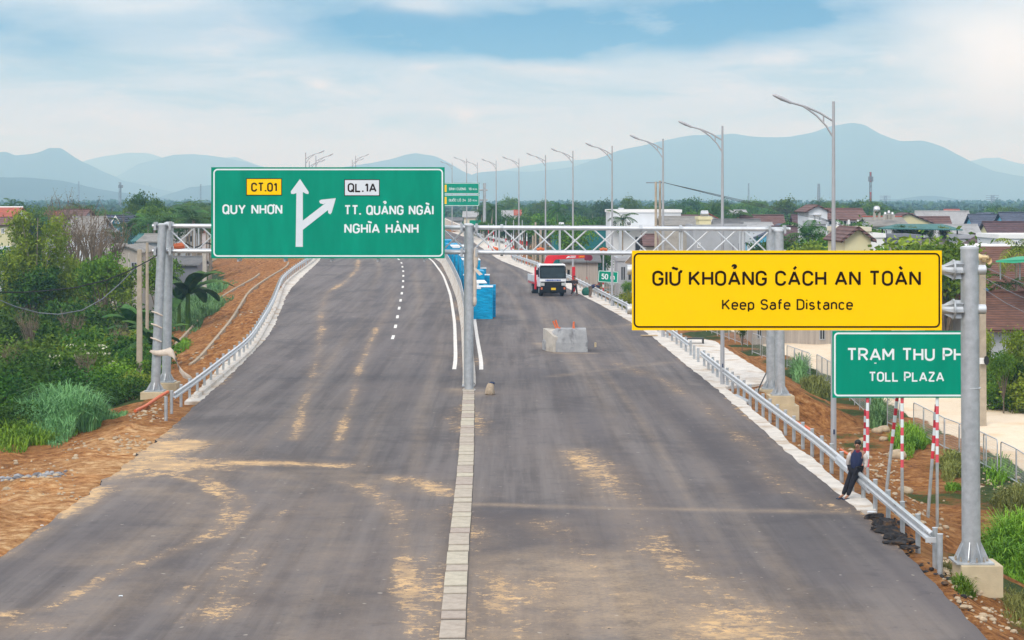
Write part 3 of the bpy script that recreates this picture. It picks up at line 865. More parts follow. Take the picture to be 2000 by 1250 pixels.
ridge(6200, [(860, 375), (900, 350), (930, 338), (970, 333), (1030, 336), (1075, 332), (1120, 326), (1200, 297), (1270, 280), (1340, 265), (1400, 263), (1432, 261), (1480, 268), (1540, 268), (1590, 258),
             (1620, 247), (1662, 240), (1690, 244), (1720, 262), (1760, 276), (1800, 274), (1840, 285), (1890, 312), (1940, 334), (2000, 345), (2080, 365), (2160, 378)], 1000, 7.0)
ridge(3600, [(-80, 352), (0, 346), (60, 347), (120, 352), (190, 368), (250, 378), (330, 388)], 500, 8.0)
ridge(4400, [(300, 388), (370, 366), (430, 360), (500, 364), (600, 384)], 500, 9.0)
ridge(4000, [(1700, 392), (1725, 389), (1760, 388), (1800, 384), (1830, 383), (1860, 387), (1900, 392)], 300, 10.0, 80)
hb = MB().b2(-6500, 6500, -120, 11200, -16, 330)
hz = bpy.data.materials.new('air'); hz.use_nodes = True
t = NT(hz.node_tree)
hz.node_tree.nodes.remove(hz.node_tree.nodes['Principled BSDF'])
HAZE_D = 0.00030
vol = t.n('ShaderNodeVolumePrincipled', {'Color': (0.37, 0.675, 1.0, 1), 'Density': HAZE_D, 'Anisotropy': 0.0, 'Absorption Color': (1, 1, 1, 1)})
t.t.links.new(vol.outputs[0], hz.node_tree.nodes['Material Output'].inputs['Volume'])
haze = hb.build('haze', hz)
tag(haze, kind='stuff')
# ------------------------------------------------------------------ lettering: strokes of even width, built as flat vinyl
def arc(cx, cy, rx, ry, a0, a1, n=9):
    return [(cx + rx * math.cos(math.radians(a0 + (a1 - a0) * i / n)), cy + ry * math.sin(math.radians(a0 + (a1 - a0) * i / n))) for i in range(n + 1)]
def stad(w_, h=1.0, y0=0.0):
    r = w_ / 2
    return arc(r, y0 + h - r, r, r, 0, 180) + arc(r, y0 + r, r, r, 180, 360) + [(w_, y0 + h - r)]
W = 0.56
GLY = {
 'A': (0.66, [[(0, 0), (.33, 1), (.66, 0)], [(.12, .30), (.54, .30)]]),
 'C': (.55, [[(.55, .74)] + arc(.275, .725, .275, .275, 0, 180) + arc(.275, .275, .275, .275, 180, 360) + [(.55, .26)]]),
 'D': (W, [[(0, 0), (0, 1), (.27, 1)] + arc(.27, .71, .29, .29, 90, 0) + arc(.27, .29, .29, .29, 0, -90) + [(0, 0)]]),
 'G': (.56, [[(.56, .74)] + arc(.28, .72, .28, .28, 0, 180) + arc(.28, .28, .28, .28, 180, 360) + [(.56, .46), (.32, .46)]]),
 'H': (W, [[(0, 0), (0, 1)], [(W, 0), (W, 1)], [(0, .5), (W, .5)]]),
 'I': (0.0, [[(0, 0), (0, 1)]]),
 'K': (.58, [[(0, 0), (0, 1)], [(.56, 1), (.0, .36)], [(.2, .56), (.58, 0)]]),
 'L': (.48, [[(0, 1), (0, 0), (.48, 0)]]),
 'M': (.68, [[(0, 0), (0, 1), (.34, .32), (.68, 1), (.68, 0)]]),
 'N': (.58, [[(0, 0), (0, 1), (.58, 0), (.58, 1)]]),
 'O': (W, [stad(W)]),
 'P': (.54, [[(0, 0), (0, 1), (.28, 1)] + arc(.28, .72, .27, .28, 90, -90) + [(0, .44)]]),
 'Q': (W, [stad(W), [(.34, .24), (.62, -.06)]]),
 'R': (.56, [[(0, 0), (0, 1), (.28, 1)] + arc(.28, .73, .26, .27, 90, -90) + [(0, .46)], [(.28, .46), (.56, 0)]]),
 'S': (.54, [[(.53, .80)] + arc(.27, .75, .26, .25, 15, 180) + [(.02, .70)] + arc(.27, .72, .25, .22, 190, 255, 4) + arc(.27, .29, .27, .22, 75, 0, 5) + arc(.27, .26, .27, .26, 0, -165)]),
 'T': (.56, [[(0, 1), (.56, 1)], [(.28, 1), (.28, 0)]]),
 'U': (W, [[(0, 1)] + arc(W / 2, W / 2, W / 2, W / 2, 180, 360) + [(W, 1)]]),
 'Y': (.62, [[(0, 1), (.31, .44), (.62, 1)], [(.31, .44), (.31, 0)]]),
 'Z': (.54, [[(0, 1), (.54, 1), (0, 0), (.54, 0)]]),
 '0': (.52, [stad(.52)]),
 '1': (.22, [[(0, .76), (.22, 1), (.22, 0)]]),
 '2': (.52, [arc(.26, .74, .26, .26, 165, 0) + [(.5, .62), (0, 0), (.53, 0)]]),
 '3': (.52, [[(.02, 1), (.5, 1), (.24, .6)] + arc(.25, .3, .27, .3, 90, -165)]),
 '4': (.58, [[(.36, 1), (0, .24), (.58, .24)], [(.42, .5), (.42, 0)]]),
 '5': (.52, [[(.48, 1), (.06, 1), (.03, .55)] + arc(.25, .32, .27, .32, 120, -160)]),
 '8': (.52, [stad(.46, .48, .52) and [(x + .03, y) for x, y in stad(.46, .48, .52)], stad(.52, .52, 0)]),
 'a': (.44, [[(.03, .64)] + arc(.23, .5, .21, .2, 140, 0) + [(.44, 0)], [(.44, .42), (.2, .42)] + arc(.19, .21, .19, .21, 90, 270) + [(.26, 0)] + [(.44, .10)]]),
 'c': (.42, [[(.42, .58)] + arc(.22, .48, .22, .22, 30, 180) + arc(.22, .22, .22, .22, 180, 330)]),
 'e': (.46, [[(.02, .36), (.46, .36)] + arc(.23, .48, .23, .22, 0, 180) + arc(.23, .22, .23, .22, 180, 325)]),
 'f': (.30, [[(.11, 0), (.11, .82)] + arc(.27, .84, .16, .16, 180, 90, 5) + [(.32, 1)], [(0, .68), (.30, .68)]]),
 'i': (.0, [[(0, 0), (0, .7)], [(0, .9), (0, 1.02)]]),
 'm': (.74, [[(0, 0), (0, .7)], [(0, .46)] + arc(.185, .50, .185, .2, 180, 0) + [(.37, 0)], [(.37, .46)] + arc(.555, .50, .185, .2, 180, 0) + [(.74, 0)]]),
 'n': (.42, [[(0, 0), (0, .7)], [(0, .46)] + arc(.21, .49, .21, .21, 180, 0) + [(.42, 0)]]),
 'p': (.44, [[(0, -.26), (0, .7)], [(0, .22)] + arc(.22, .22, .22, .22, 180, 360) + arc(.22, .48, .22, .22, 0, 180) + [(0, .22)]]),
 's': (.40, [[(.38, .60)] + arc(.2, .53, .18, .17, 30, 180) + arc(.2, .53, .18, .17, 180, 265, 4) + arc(.2, .18, .2, .18, 85, 0, 5) + arc(.2, .18, .2, .18, 0, -155)]),
 't': (.32, [[(.11, .92), (.11, .2)] + arc(.27, .17, .16, .17, 180, 265, 5) + [(.33, 0)], [(0, .68), (.32, .68)]]),
 '.': (.04, [[(.02, -.05), (.02, .12)]]),
}
GLY['Đ'] = (.62, [[(x + .06, y) for x, y in s_] for s_ in GLY['D'][1]] + [[(-.06, .5), (.28, .5)]])
GLY['Ơ'] = (W, GLY['O'][1] + [[(.46, .93), (.60, .97), (.66, 1.10)]])
GLY['Ư'] = (W, GLY['U'][1] + [[(W, .98), (.66, 1.0), (.70, 1.13)]])
HOOK = arc(0, 1.42, .10, .09, 200, -60, 8) + [(0, 1.27), (0, 1.22)]
TILDE = [(-.18, 1.24), (-.10, 1.31), (0, 1.26), (.10, 1.21), (.18, 1.29)]
def mark(ch, m_):
    a, s_ = GLY[ch]; c_ = a / 2
    return (a, s_ + [[(x + c_, y) for x, y in m_]])
GLY['Ả'] = mark('A', HOOK)
GLY['Ạ'] = mark('A', [(0, -.33), (0, -.25)])
GLY['Ã'] = mark('A', TILDE)
GLY['Á'] = mark('A', [(-.04, 1.2), (.12, 1.40)])
GLY['À'] = mark('A', [(.05, 1.2), (-.12, 1.40)])
GLY['Ĩ'] = mark('I', TILDE)
GLY['Ì'] = mark('I', [(.05, 1.2), (-.12, 1.40)])
GLY['Í'] = mark('I', [(-.04, 1.2), (.12, 1.40)])
GLY['Ữ'] = mark('Ư', TILDE)
GLY['Ố'] = (W, GLY['O'][1] + [[(.1, 1.16), (.28, 1.30), (.46, 1.16)], [(.46, 1.3), (.58, 1.42)]])
GLY['Ộ'] = (W, GLY['O'][1] + [[(.1, 1.16), (.28, 1.30), (.46, 1.16)], [(.28, -.33), (.28, -.25)]])

def stroke_quads(pts, wd):
    """a flat band along a polyline in 2D, mitred"""
    P = [Vector((x, y)) for x, y in pts]
    Q = [P[0]]
    for q in P[1:]:
        if (q - Q[-1]).length > 1e-5: Q.append(q)
    closed = (Q[0] - Q[-1]).length < 1e-3 and len(Q) > 3
    if closed: Q = Q[:-1]
    n = len(Q); out = []
    for i in range(n):
        a = Q[i - 1] if (i > 0 or closed) else None
        b = Q[(i + 1) % n] if (i < n - 1 or closed) else None
        d1 = (Q[i] - a).normalized() if a is not None else None
        d2 = (b - Q[i]).normalized() if b is not None else None
        d = d1 or d2
        if d1 is not None and d2 is not None:
            tv = (d1 + d2)
            tv = tv.normalized() if tv.length > 1e-4 else d1
            nv = Vector((-tv.y, tv.x)); n1 = Vector((-d1.y, d1.x))
            k = min(1.9, 1 / max(0.35, nv.dot(n1)))
            nv = nv * k
        else:
            nv = Vector((-d.y, d.x))
        out.append((Q[i] + nv * wd / 2, Q[i] - nv * wd / 2))
    seg = [(i, (i + 1) % n) for i in range(n if closed else n - 1)]
    return out, seg
def put_strokes(mb, strokes, wd, y, ox=0, oz=0, sc=1.0, sx=1.0, mi=0, step=0.0012):
    parts_ = []
    for s_ in strokes:                       # split at sharp corners, so every limb keeps its width
        cur = [s_[0]]
        for i in range(1, len(s_)):
            cur.append(s_[i])
            if i < len(s_) - 1:
                d1 = Vector(s_[i]) - Vector(s_[i - 1]); d2 = Vector(s_[i + 1]) - Vector(s_[i])
                if d1.length > 1e-5 and d2.length > 1e-5 and d1.angle(d2) > 1.75:
                    parts_.append(cur); cur = [s_[i]]
        parts_.append(cur)
    for k, s_ in enumerate(parts_):
        out, seg = stroke_quads([(ox + px * sc * sx, oz + pz * sc) for px, pz in s_], wd)
        yy = y - step * (k % 4)
        vs = []
        for a, b in out: vs += [(a.x, yy, a.y), (b.x, yy, b.y)]
        mb.add(vs, [(2 * i, 2 * i + 1, 2 * j + 1, 2 * j) for i, j in seg], mi)
def text(mb, s_, x0, x1, z0, cap, y, wd=0.17, gap=0.27, mi=0, space=0.50):
    """fit the words between x0 and x1; cap = height of a capital"""
    sw = wd * cap
    sc = cap - sw
    adv = []; tot = 0; first = True
    for ch in s_:
        if ch == ' ':
            tot += space; adv.append(None); continue
        if not first: tot += gap
        adv.append(tot); tot += GLY[ch][0]; first = False
    sx = ((x1 - x0) - sw) / (tot * sc)
    for ch, a in zip(s_, adv):
        if a is None: continue
        put_strokes(mb, GLY[ch][1], sw, y, x0 + sw / 2 + a * sc * sx, z0 + sw / 2, sc, sx, mi)
def rrect(x0, x1, z0, z1, r, n=6):
    return (arc(x1 - r, z1 - r, r, r, 0, 90, n) + arc(x0 + r, z1 - r, r, r, 90, 180, n) + arc(x0 + r, z0 + r, r, r, 180, 270, n) + arc(x1 - r, z0 + r, r, r, 270, 360, n) + [(x1, z1 - r)])

# a sign drawn in photo pixels on a board standing at depth y
class Board:
    def __init__(s, y): s.y = y; s.k = y / F
    def X(s, px): return (px - 1000) * s.k
    def Z(s, py): return H - (py - HY) * s.k
def panel(par, B, x0, x1, y0, y1, m_, th=0.06, name='panel'):
    mb = MB().b2(B.X(x0), B.X(x1), B.y, B.y + th, B.Z(y1), B.Z(y0))
    return mb.build(name, m_, par, loc=-par.location)
def child(mb, name, m_, par, smooth=None, bevel=None):
    """build a world-space shape as a part of a thing that stands at its own place"""
    o = mb.build(name, m_, par, smooth=smooth, bevel=bevel)
    o.data.transform(Matrix.Translation(-par.location))
    return o

# --- green direction sign on the gantry
GY = 88.2
B = Board(GY - 0.95)
ds_ = empty('direction_sign', (B.X(640), B.y, B.Z(505)), 0, 'wide green direction sign on the gantry with white forked arrow and place names', 'road sign')
mb = MB().b2(B.X(412.5), B.X(868.5), B.y, B.y + 0.07, B.Z(504.5), B.Z(326.5)); child(mb, 'panel', M['sign_green'], ds_)
mb = MB(); put_strokes(mb, [rrect(B.X(418), B.X(864), B.Z(500), B.Z(331), 0.16)], 0.062, B.y - 0.004); child(mb, 'border', M['sign_white'], ds_)
mb = MB()
text(mb, 'QUY NHƠN', B.X(434.5), B.X(551.5), B.Z(418.5), 19.5 * B.k, B.y - 0.004)
text(mb, 'TT. QUẢNG NGÃI', B.X(672.5), B.X(847), B.Z(420), 19.5 * B.k, B.y - 0.004)
text(mb, 'NGHĨA HÀNH', B.X(672.5), B.X(817.5), B.Z(456), 19.5 * B.k, B.y - 0.004)
child(mb, 'lettering', M['sign_white'], ds_)
def badge(x0, x1, y0, y1, txt, tx0, tx1, tz, cap, m_):
    b_ = MB().b2(B.X(x0), B.X(x1), B.y - 0.012, B.y - 0.002, B.Z(y1), B.Z(y0)); o = child(b_, 'route_badge', m_, ds_)
    e = MB(); put_strokes(e, [[(B.X(x0), B.Z(y0)), (B.X(x1), B.Z(y0)), (B.X(x1), B.Z(y1)), (B.X(x0), B.Z(y1)), (B.X(x0), B.Z(y0))]], 0.03, B.y - 0.016)
    text(e, txt, B.X(tx0), B.X(tx1), B.Z(tz), cap * B.k, B.y - 0.016)
    lt = e.build('lettering', M['sign_black'], o); lt.data.transform(Matrix.Translation(-ds_.location))
    return o
tag(badge(481.5, 550, 349, 381, 'CT.01', 490.5, 541, 374.5, 18, M['sign_yellow']), 'yellow route badge')
tag(badge(673, 741, 351, 382, 'QL.1A', 679, 735.5, 375.5, 18, M['badge_white']), 'white route badge')
mb = MB()
def apoly(pts, yy):
    mb.add([(B.X(a), yy, B.Z(b)) for a, b in pts], [tuple(range(len(pts)))])
apoly([(577.5, 482), (579, 374), (591.5, 374), (591.5, 482)], B.y - 0.004)
apoly([(579, 377), (573, 379), (568.5, 378.5), (568, 374), (586, 349.5), (603, 375), (602.5, 379), (598, 378.5), (591.5, 375)], B.y - 0.0055)
apoly([(590, 432), (640, 393.5), (648.5, 404), (590, 450)], B.y - 0.0065)
apoly([(637, 396), (631.5, 399), (625, 397), (623.5, 392.5), (627, 390), (656, 387), (648, 415), (645, 418.5), (641, 416), (640.5, 408)], B.y - 0.0075)
child(mb, 'arrow', M['badge_white'], ds_)

# --- overhead gantry
GANT = empty('overhead_gantry', (-2.0, GY, 0), 0, 'galvanised steel gantry with three pole pairs and a box truss across both carriageways', 'gantry')
DEPTH = 1.75
def gp(px, py, y=GY): return at(px, py, y)
def gpole(pxt, pyt, pxb, pyb, r, y, foot):
    a = gp(pxb, pyb, y); b_ = gp(pxt, pyt, y)
    mb = MB().cyl(a, b_, r, r * 0.97, 20); o = child(mb, 'post', M['galvanised'], GANT, 35)
    cp = MB().tube([b_ + Vector((0, 0, -.01)), b_ + Vector((0, 0, .05)), b_ + Vector((0, 0, .09))], [r + .02, r + .02, r * .6], 20)
    c_ = cp.build('cap', M['galvanised_rail'], o, 35); c_.data.transform(Matrix.Translation(-GANT.location))
    mb = MB().box(a + Vector((0, 0, -.02)), (.82, .82, .05) if foot else (.56, .56, .05))
    for k in range(8 if foot else 0):
        an = k * math.pi / 4
        d = Vector((math.cos(an), math.sin(an), 0))
        q = a + d * (r - .01); s2 = a + d * (r + .17)
        sd = Vector((-d.y, d.x, 0)) * .012
        mb.add([q + sd, s2 + sd, s2 + sd + Vector((0, 0, .06)), q + sd + Vector((0, 0, .36)), q - sd, s2 - sd, s2 - sd + Vector((0, 0, .06)), q - sd + Vector((0, 0, .36))],
               [(0, 1, 2, 3), (7, 6, 5, 4), (1, 5, 6, 2), (2, 6, 7, 3), (0, 4, 5, 1), (0, 3, 7, 4)])
    child(mb, 'base_plate', M['galvanised'], GANT)
    if foot:
        mb = MB().box(a + Vector((0, 0, -.26)), (1.12, 1.12, .42))
        if foot > 1: mb.box(a + Vector((.1 * foot - .3, .1, -.8)), (1.7, 1.5, .66))
        child(mb, 'footing', M['concrete_cream'], GANT, bevel=0.02)
    return o
gpole(317.5, 440, 303, 762, .205, GY, 2)
gpole(330.5, 437, 324.5, 744, .205, GY + DEPTH, 1)
gpole(916.5, 441, 916, 761, .20, GY, 0)
gpole(914.8, 440, 914.5, 752, .20, GY + DEPTH, 0)
gpole(1521, 452, 1524, 769, .215, GY, 2)
gpole(1506, 450, 1506, 757, .215, GY + DEPTH, 1)
# truss: four chords, braces on each face
def tl(px, lo=False, back=False):
    f = (px - 300) / 1220.0
    py = (490.5 + 5.5 * f) if lo else (441.5 + 6.5 * f)
    v = gp(px, py, GY)
    return v + Vector((0, 1.25 if back else 0.0, 0)) + Vector((0, .22, 0))
mb = MB()
for lo in (0, 1):
    for bk in (0, 1):
        mb.tube([tl(300 + (0 if not bk else 8), lo, bk), tl(1545, lo, bk)], .095, 10)
child(mb, 'chord', M['galvanised_rail'], GANT, 40)
mb = MB(); NB = 20; nodes = [318 + (1512 - 318) * i / NB for i in range(NB + 1)]
for bk in (0, 1):
    for i in range(NB):
        a, b_ = nodes[i], nodes[i + 1]
        lo = (i + bk) % 2
        mb.tube([tl(a + 4, lo, bk), tl(b_ - 4, 1 - lo, bk)], .036, 7)
    for i in range(1, NB, 2):
        mb.tube([tl(nodes[i], 0, bk), tl(nodes[i], 1, bk)], .036, 7)
for i in range(0, NB + 1):
    mb.tube([tl(nodes[i], 0, 0), tl(nodes[i], 0, 1)], .03, 6)
    mb.tube([tl(nodes[i], 1, 0), tl(nodes[i], 1, 1)], .03, 6)
child(mb, 'bracing', M['galvanised_rail'], GANT, 40)
mb = MB()
for i in range(1):
    a, b_ = tl(305, 1, 0), tl(1530, 1, 0)
    mb.add([a + Vector((0, .2, .02)), b_ + Vector((0, .2, .02)), b_ + Vector((0, .95, .02)), a + Vector((0, .95, .02)),
            a + Vector((0, .2, -.03)), b_ + Vector((0, .2, -.03)), b_ + Vector((0, .95, -.03)), a + Vector((0, .95, -.03))],
           [(0, 1, 2, 3), (7, 6, 5, 4), (0, 4, 5, 1), (2, 6, 7, 3)])
child(mb, 'walkway', M['galvanised'], GANT)
mb = MB()
for px in (980, 1252, 1330):
    for lo in (0, 1):
        q = tl(px, lo, 0); mb.tube([q + Vector((-.06, 0, 0)), q + Vector((.06, 0, 0))], .16, 12)
for px in (318, 916, 1518):
    for lo in (0, 1):
        q = tl(px, lo, 0)
        for sg in (-1, 1):
            mb.box(q + Vector((sg * .33, -.1, 0)), (.10, .55, .36))
        if px != 916: mb.tube([q + Vector((-.5, 0, 0)), q + Vector((.55, 0, 0))], .10, 10)
child(mb, 'flange', M['galvanised'], GANT)
for xa in (470, 560, 650, 740, 830):           # brackets that carry the sign board
    mb = MB(); q = at(xa, 441, GY); v = at(xa, 492, GY)
    mb.b2(q.x - .04, q.x + .04, GY - .86, GY + .2, v.z - .4, q.z + .5)
    child(mb, 'bracket', M['galvanised'], GANT)
tag(MB().tube([tl(335, 1, 0) + Vector((0, .5, .18)), tl(355, 1, 0) + Vector((0, .5, .25))], .14, 8).build('cable_bundle', M['orange']), 'orange bundle tucked in the truss beside the left gantry post', 'bundle')
mb = MB(); pts = [tl(340 + 6 * i, 1, 0) + Vector((0, .55, .26 + .10 * math.sin(i * .8))) for i in range(14)]
tag(mb.tube(pts, .03, 5).build('cable', M['cable_black']), 'black cable lying along the truss left of the green sign', 'cable')
for px, nm in ((967, 'left'), (1056, 'middle'), (1180, 'right')):
    q = tl(px, 1, 0) + Vector((0, .5, .12))
    o = MB().tube([q + Vector((-.16, 0, 0)), q + Vector((0, 0, .05)), q + Vector((.16, .05, 0))], .07, 7).build('cable_tie', M['orange'], smooth=40)
    tag(o, {'left': 'orange wrap on the truss just right of the middle gantry post', 'middle': 'orange wrap on the truss above the flatbed truck', 'right': 'orange wrap on the truss above the small distance sign'}[nm], 'wrap')
# strips of cloth left on the poles
mb = MB(); q = lambda a, b_: at(a, b_, GY - .25)
for rr in ((612, 8), (636, 10), (663, 8), (690, 9)):
    c_ = at(311.5 - (rr[0] - 540) * .045, rr[0], GY)
    mb.tube([c_ + Vector((-.24, -.2, .10)), c_ + Vector((0, -.23, .02)), c_ + Vector((.24, -.14, -.10))], [.03, .05, .03], 6)
tag(mb.build('cloth_strip', M['cloth_pale'], smooth=50), 'pale cloth strip wound round the left gantry post', 'cloth')
pts = [(298, 688), (312, 690), (328, 688), (337, 688), (343, 697), (346, 712), (354, 726), (364, 734), (376, 738)]
mb = MB(); vs = []; fs = []
for i, pq in enumerate(pts):
    a = q(*pq); wd = (.10, .12, .14, .22, .30, .30, .26, .18, .10)[i]
    vs += [a + Vector((-.1, 0, wd)), a + Vector((.1 if i > 3 else 0, -.05, -wd))]
fs = [(2 * i, 2 * i + 1, 2 * i + 3, 2 * i + 2) for i in range(len(pts) - 1)]
mb.add(vs, fs)
o = mb.build('cloth_strip', M['cloth_pale'], smooth=60)
so = o.modifiers.new('thick', 'SOLIDIFY'); so.thickness = .02
tag(o, 'loose cloth streamer blown from the left gantry post to the guardrail', 'cloth')
mb = MB(); mb.ell(at(929, 505, GY), (.12, .12, .5)); mb.ell(at(927, 560, GY), (.09, .10, .9)); mb.ell(at(927, 587, GY), (.10, .11, .25))
vs = [at(926, 500, GY - .1), at(932, 503, GY - .1), at(928, 522, GY - .1), at(943, 536, GY - .2), at(936, 538, GY - .2), at(925, 526, GY - .1)]
mb.add(vs, [(0, 1, 2, 5), (5, 2, 3, 4)])
tag(mb.build('cloth_strip', M['cloth_pale'], smooth=60), 'pale cloth hanging down the right side of the middle gantry post', 'cloth')

# --- yellow warning sign on its cantilever post
CY = 45.4
CP = empty('cantilever_post', at(1895, 1085, CY), 0, 'thick galvanised post with two stub arms, nearest the camera at the right', 'sign post')
a = at(1897, 1094, CY); b_ = at(1893.5, 484, CY)
child(MB().tube([a, b_], [.212, .203], 32), 'pole', M['galvanised'], CP, 35)
child(MB().tube([b_ + Vector((0, 0, -.03)), b_ + Vector((0, 0, .02)), b_ + Vector((0, 0, .05))], [.212, .212, .10], 32), 'cap', M['galvanised_rail'], CP, 35)
child(MB().tube([a + Vector((0, 0, 3.92)), a + Vector((0, 0, 3.94))], [.214, .214], 32), 'weld', M['galvanised_rail'], CP, 35)
child(MB().box(a + Vector((0, 0, -.015)), (.86, .86, .045)), 'base_plate', M['galvanised'], CP, bevel=.006)
for k in range(8):
    an = k * math.pi / 4 + math.pi / 8
    d = Vector((math.cos(an), math.sin(an), 0)); sd = Vector((-d.y, d.x, 0)) * .009
    q0 = a + d * .2; q1 = a + d * .38
    U_ = Vector((0, 0, 1))
    mb = MB().add([q0 + sd, q1 + sd, q1 + sd + U_ * .08, q0 + sd + U_ * .46, q0 - sd, q1 - sd, q1 - sd + U_ * .08, q0 - sd + U_ * .46],
                  [(0, 1, 2, 3), (7, 6, 5, 4), (1, 5, 6, 2), (2, 6, 7, 3), (0, 4, 5, 1), (0, 3, 7, 4)])
    child(mb, 'rib', M['galvanised'], CP)
for k in range(12):
    an = k * math.pi / 6 + .13
    q0 = a + Vector((math.cos(an) * .36, math.sin(an) * .36, 0))
    child(MB().tube([q0, q0 + Vector((0, 0, .045)), q0 + Vector((0, 0, .05)), q0 + Vector((0, 0, .11))], [.026, .026, .013, .013], 6), 'bolt', M['bark_pale'], CP)
child(MB().box(a + Vector((.13, -.05, -.40)), (.94, .98, .72)), 'footing', M['concrete_cream'], CP, bevel=.015)
for py in (527, 604):
    cz = at(1880, py, CY).z
    xl = at(1225, py, CY).x; xr = at(1924, py, CY).x
    yy = CY + .0
    mb = MB().tube([(xl, yy, cz), (xr, yy, cz)], .112, 20)
    mb.tube([(xr, yy, cz), (xr + .012, yy, cz)], [.112, .10], 20)
    child(mb, 'arm', M['galvanised_rail'], CP, 35)
    xf = at(1862, py, CY).x
    child(MB().tube([(xf - .02, yy, cz), (xf + .02, yy, cz)], .235, 24), 'flange', M['galvanised'], CP, 35)
    for k in range(6):
        an = k * math.pi / 3 + .3
        d = Vector((0, math.cos(an), math.sin(an))); sd = Vector((0, -d.z, d.y)) * .008
        q0 = Vector((xf, yy, cz)) + d * .11
        xp = at(1888, py, CY).x - .1; xl2 = xf - .22
        mb = MB()
        for (xa, xb) in ((xf + .02, xp), (xf - .02, xl2)):
            p_ = [Vector((xa, 0, 0)) + (q0 - Vector((xf, 0, 0))), Vector((xb, 0, 0)) + (q0 - Vector((xf, 0, 0))), Vector((xb, 0, 0)) + (q0 - Vector((xf, 0, 0))) + d * (.10 if xb > xf else .005), Vector((xa, 0, 0)) + (q0 - Vector((xf, 0, 0))) + d * .105]
            mb.add([p + sd for p in p_] + [p - sd for p in p_], [(0, 1, 2, 3), (7, 6, 5, 4), (1, 5, 6, 2), (2, 6, 7, 3), (0, 4, 5, 1), (0, 3, 7, 4)])
        child(mb, 'rib', M['galvanised'], CP)
B = Board(CY - .24)
ws_ = empty('warning_sign', (B.X(1536), B.y, B.Z(645)), 0, 'long yellow safety sign with black words and black border', 'road sign')
TW = lambda v, k: v     # board hangs a touch askew
mb = MB(); x0, x1, z0, z1 = B.X(1234.5), B.X(1839.5), B.Z(645), B.Z(489.5)
mb.b2(x0, x1, B.y, B.y + .05, z0, z1); child(mb, 'panel', M['sign_yellow'], ws_)
mb = MB(); put_strokes(mb, [rrect(B.X(1239), B.X(1834.5), B.Z(638.5), B.Z(495.5), .10)], .038, B.y - .004); child(mb, 'border', M['sign_black'], ws_)
mb = MB()
text(mb, 'GIỮ KHOẢNG CÁCH AN TOÀN', B.X(1274), B.X(1798.5), B.Z(558.5), 30 * B.k, B.y - .004, .16, .26, 0, .42)
text(mb, 'Keep Safe Distance', B.X(1410), B.X(1666), B.Z(605.5), 21.5 * B.k, B.y - .004, .15, .26, 0, .42)
child(mb, 'lettering', M['sign_black'], ws_)
for xa in (1300, 1536, 1780):
    child(MB().b2(B.X(xa) - .04, B.X(xa) + .04, B.y + .05, B.y + .14, B.Z(632), B.Z(500)), 'bracket', M['galvanised'], ws_)

# --- toll plaza sign
TY = 57.8
B = Board(TY)
ts = empty('toll_sign', (B.X(1765), TY, B.Z(992)), 0, 'green toll plaza sign on three red and white posts behind the thick post', 'road sign')
child(MB().b2(B.X(1626), B.X(1909), B.y, B.y + .05, B.Z(777), B.Z(646.5)), 'panel', M['sign_green'], ts)
mb = MB(); put_strokes(mb, [rrect(B.X(1630.5), B.X(1904.5), B.Z(772.5), B.Z(651), .10)], .05, B.y - .004); child(mb, 'border', M['sign_white'], ts)
mb = MB()
text(mb, 'TRẠM THU PHÍ', B.X(1654), B.X(1889), B.Z(705), 25.5 * B.k, B.y - .004, .16, .24, 0, .46)
text(mb, 'TOLL PLAZA', B.X(1697), B.X(1844), B.Z(745.5), 19.5 * B.k, B.y - .004, .16, .25, 0, .46)
child(mb, 'lettering', M['sign_white'], ts)
def striped(parent, p0, p1, r, za, zb, n, red, name='post', start=0):
    """round post, bands between heights za..zb (fractions of length)"""
    p0, p1 = Vector(p0), Vector(p1)
    mb = MB()
    L = lambda f: p0 + (p1 - p0) * f
    mb.tube([L(0), L(za)], r, 12, 0, True)
    for i in range(n):
        f0 = za + (zb - za) * i / n; f1 = za + (zb - za) * (i + 1) / n
        mb.tube([L(f0), L(f1)], r * 1.02, 12, 1 + (i + start) % 2, True)
    mb.tube([L(zb), p1], r, 12, 0, True)
    o = mb.build(name, [M['galvanised'], red, M['sign_white']], parent, 40)
    if parent: o.data.transform(Matrix.Translation(-parent.location))
    return o
for px, pyb, pya in ((1694.5, 970, 912), (1762, 996, 913), (1830.5, 1034, 903)):
    a = at(px, pyb, TY + .09); t_ = at(px, 650, TY + .09)
    za = (pyb - pya) / (pyb - 650.0)
    striped(ts, a, t_, .047, za, za + 9 * 15.7 / (pyb - 650.0), 9, M['post_pink'])
for k, (xb, yb, xt, yt, yd, za, lb) in enumerate(((1730, 970, 1753, 770, TY + 1.2, .52, 'leaning red and white post between the left and middle toll sign posts'),
                                           (1811, 1025, 1829, 790, TY + 1.0, .55, 'leaning red and white post beside the right toll sign post'),
                                           (1687, 948, 1691, 800, TY + 1.6, .42, 'thin leaning red and white post behind the left toll sign post'))):
    a = at(xb, yb, yd); b_ = at(xt, yt, yd)
    tag(striped(None, a, b_, .05, za, 1.0, 7, M['post_red'], 'striped_post'), lb, 'post')

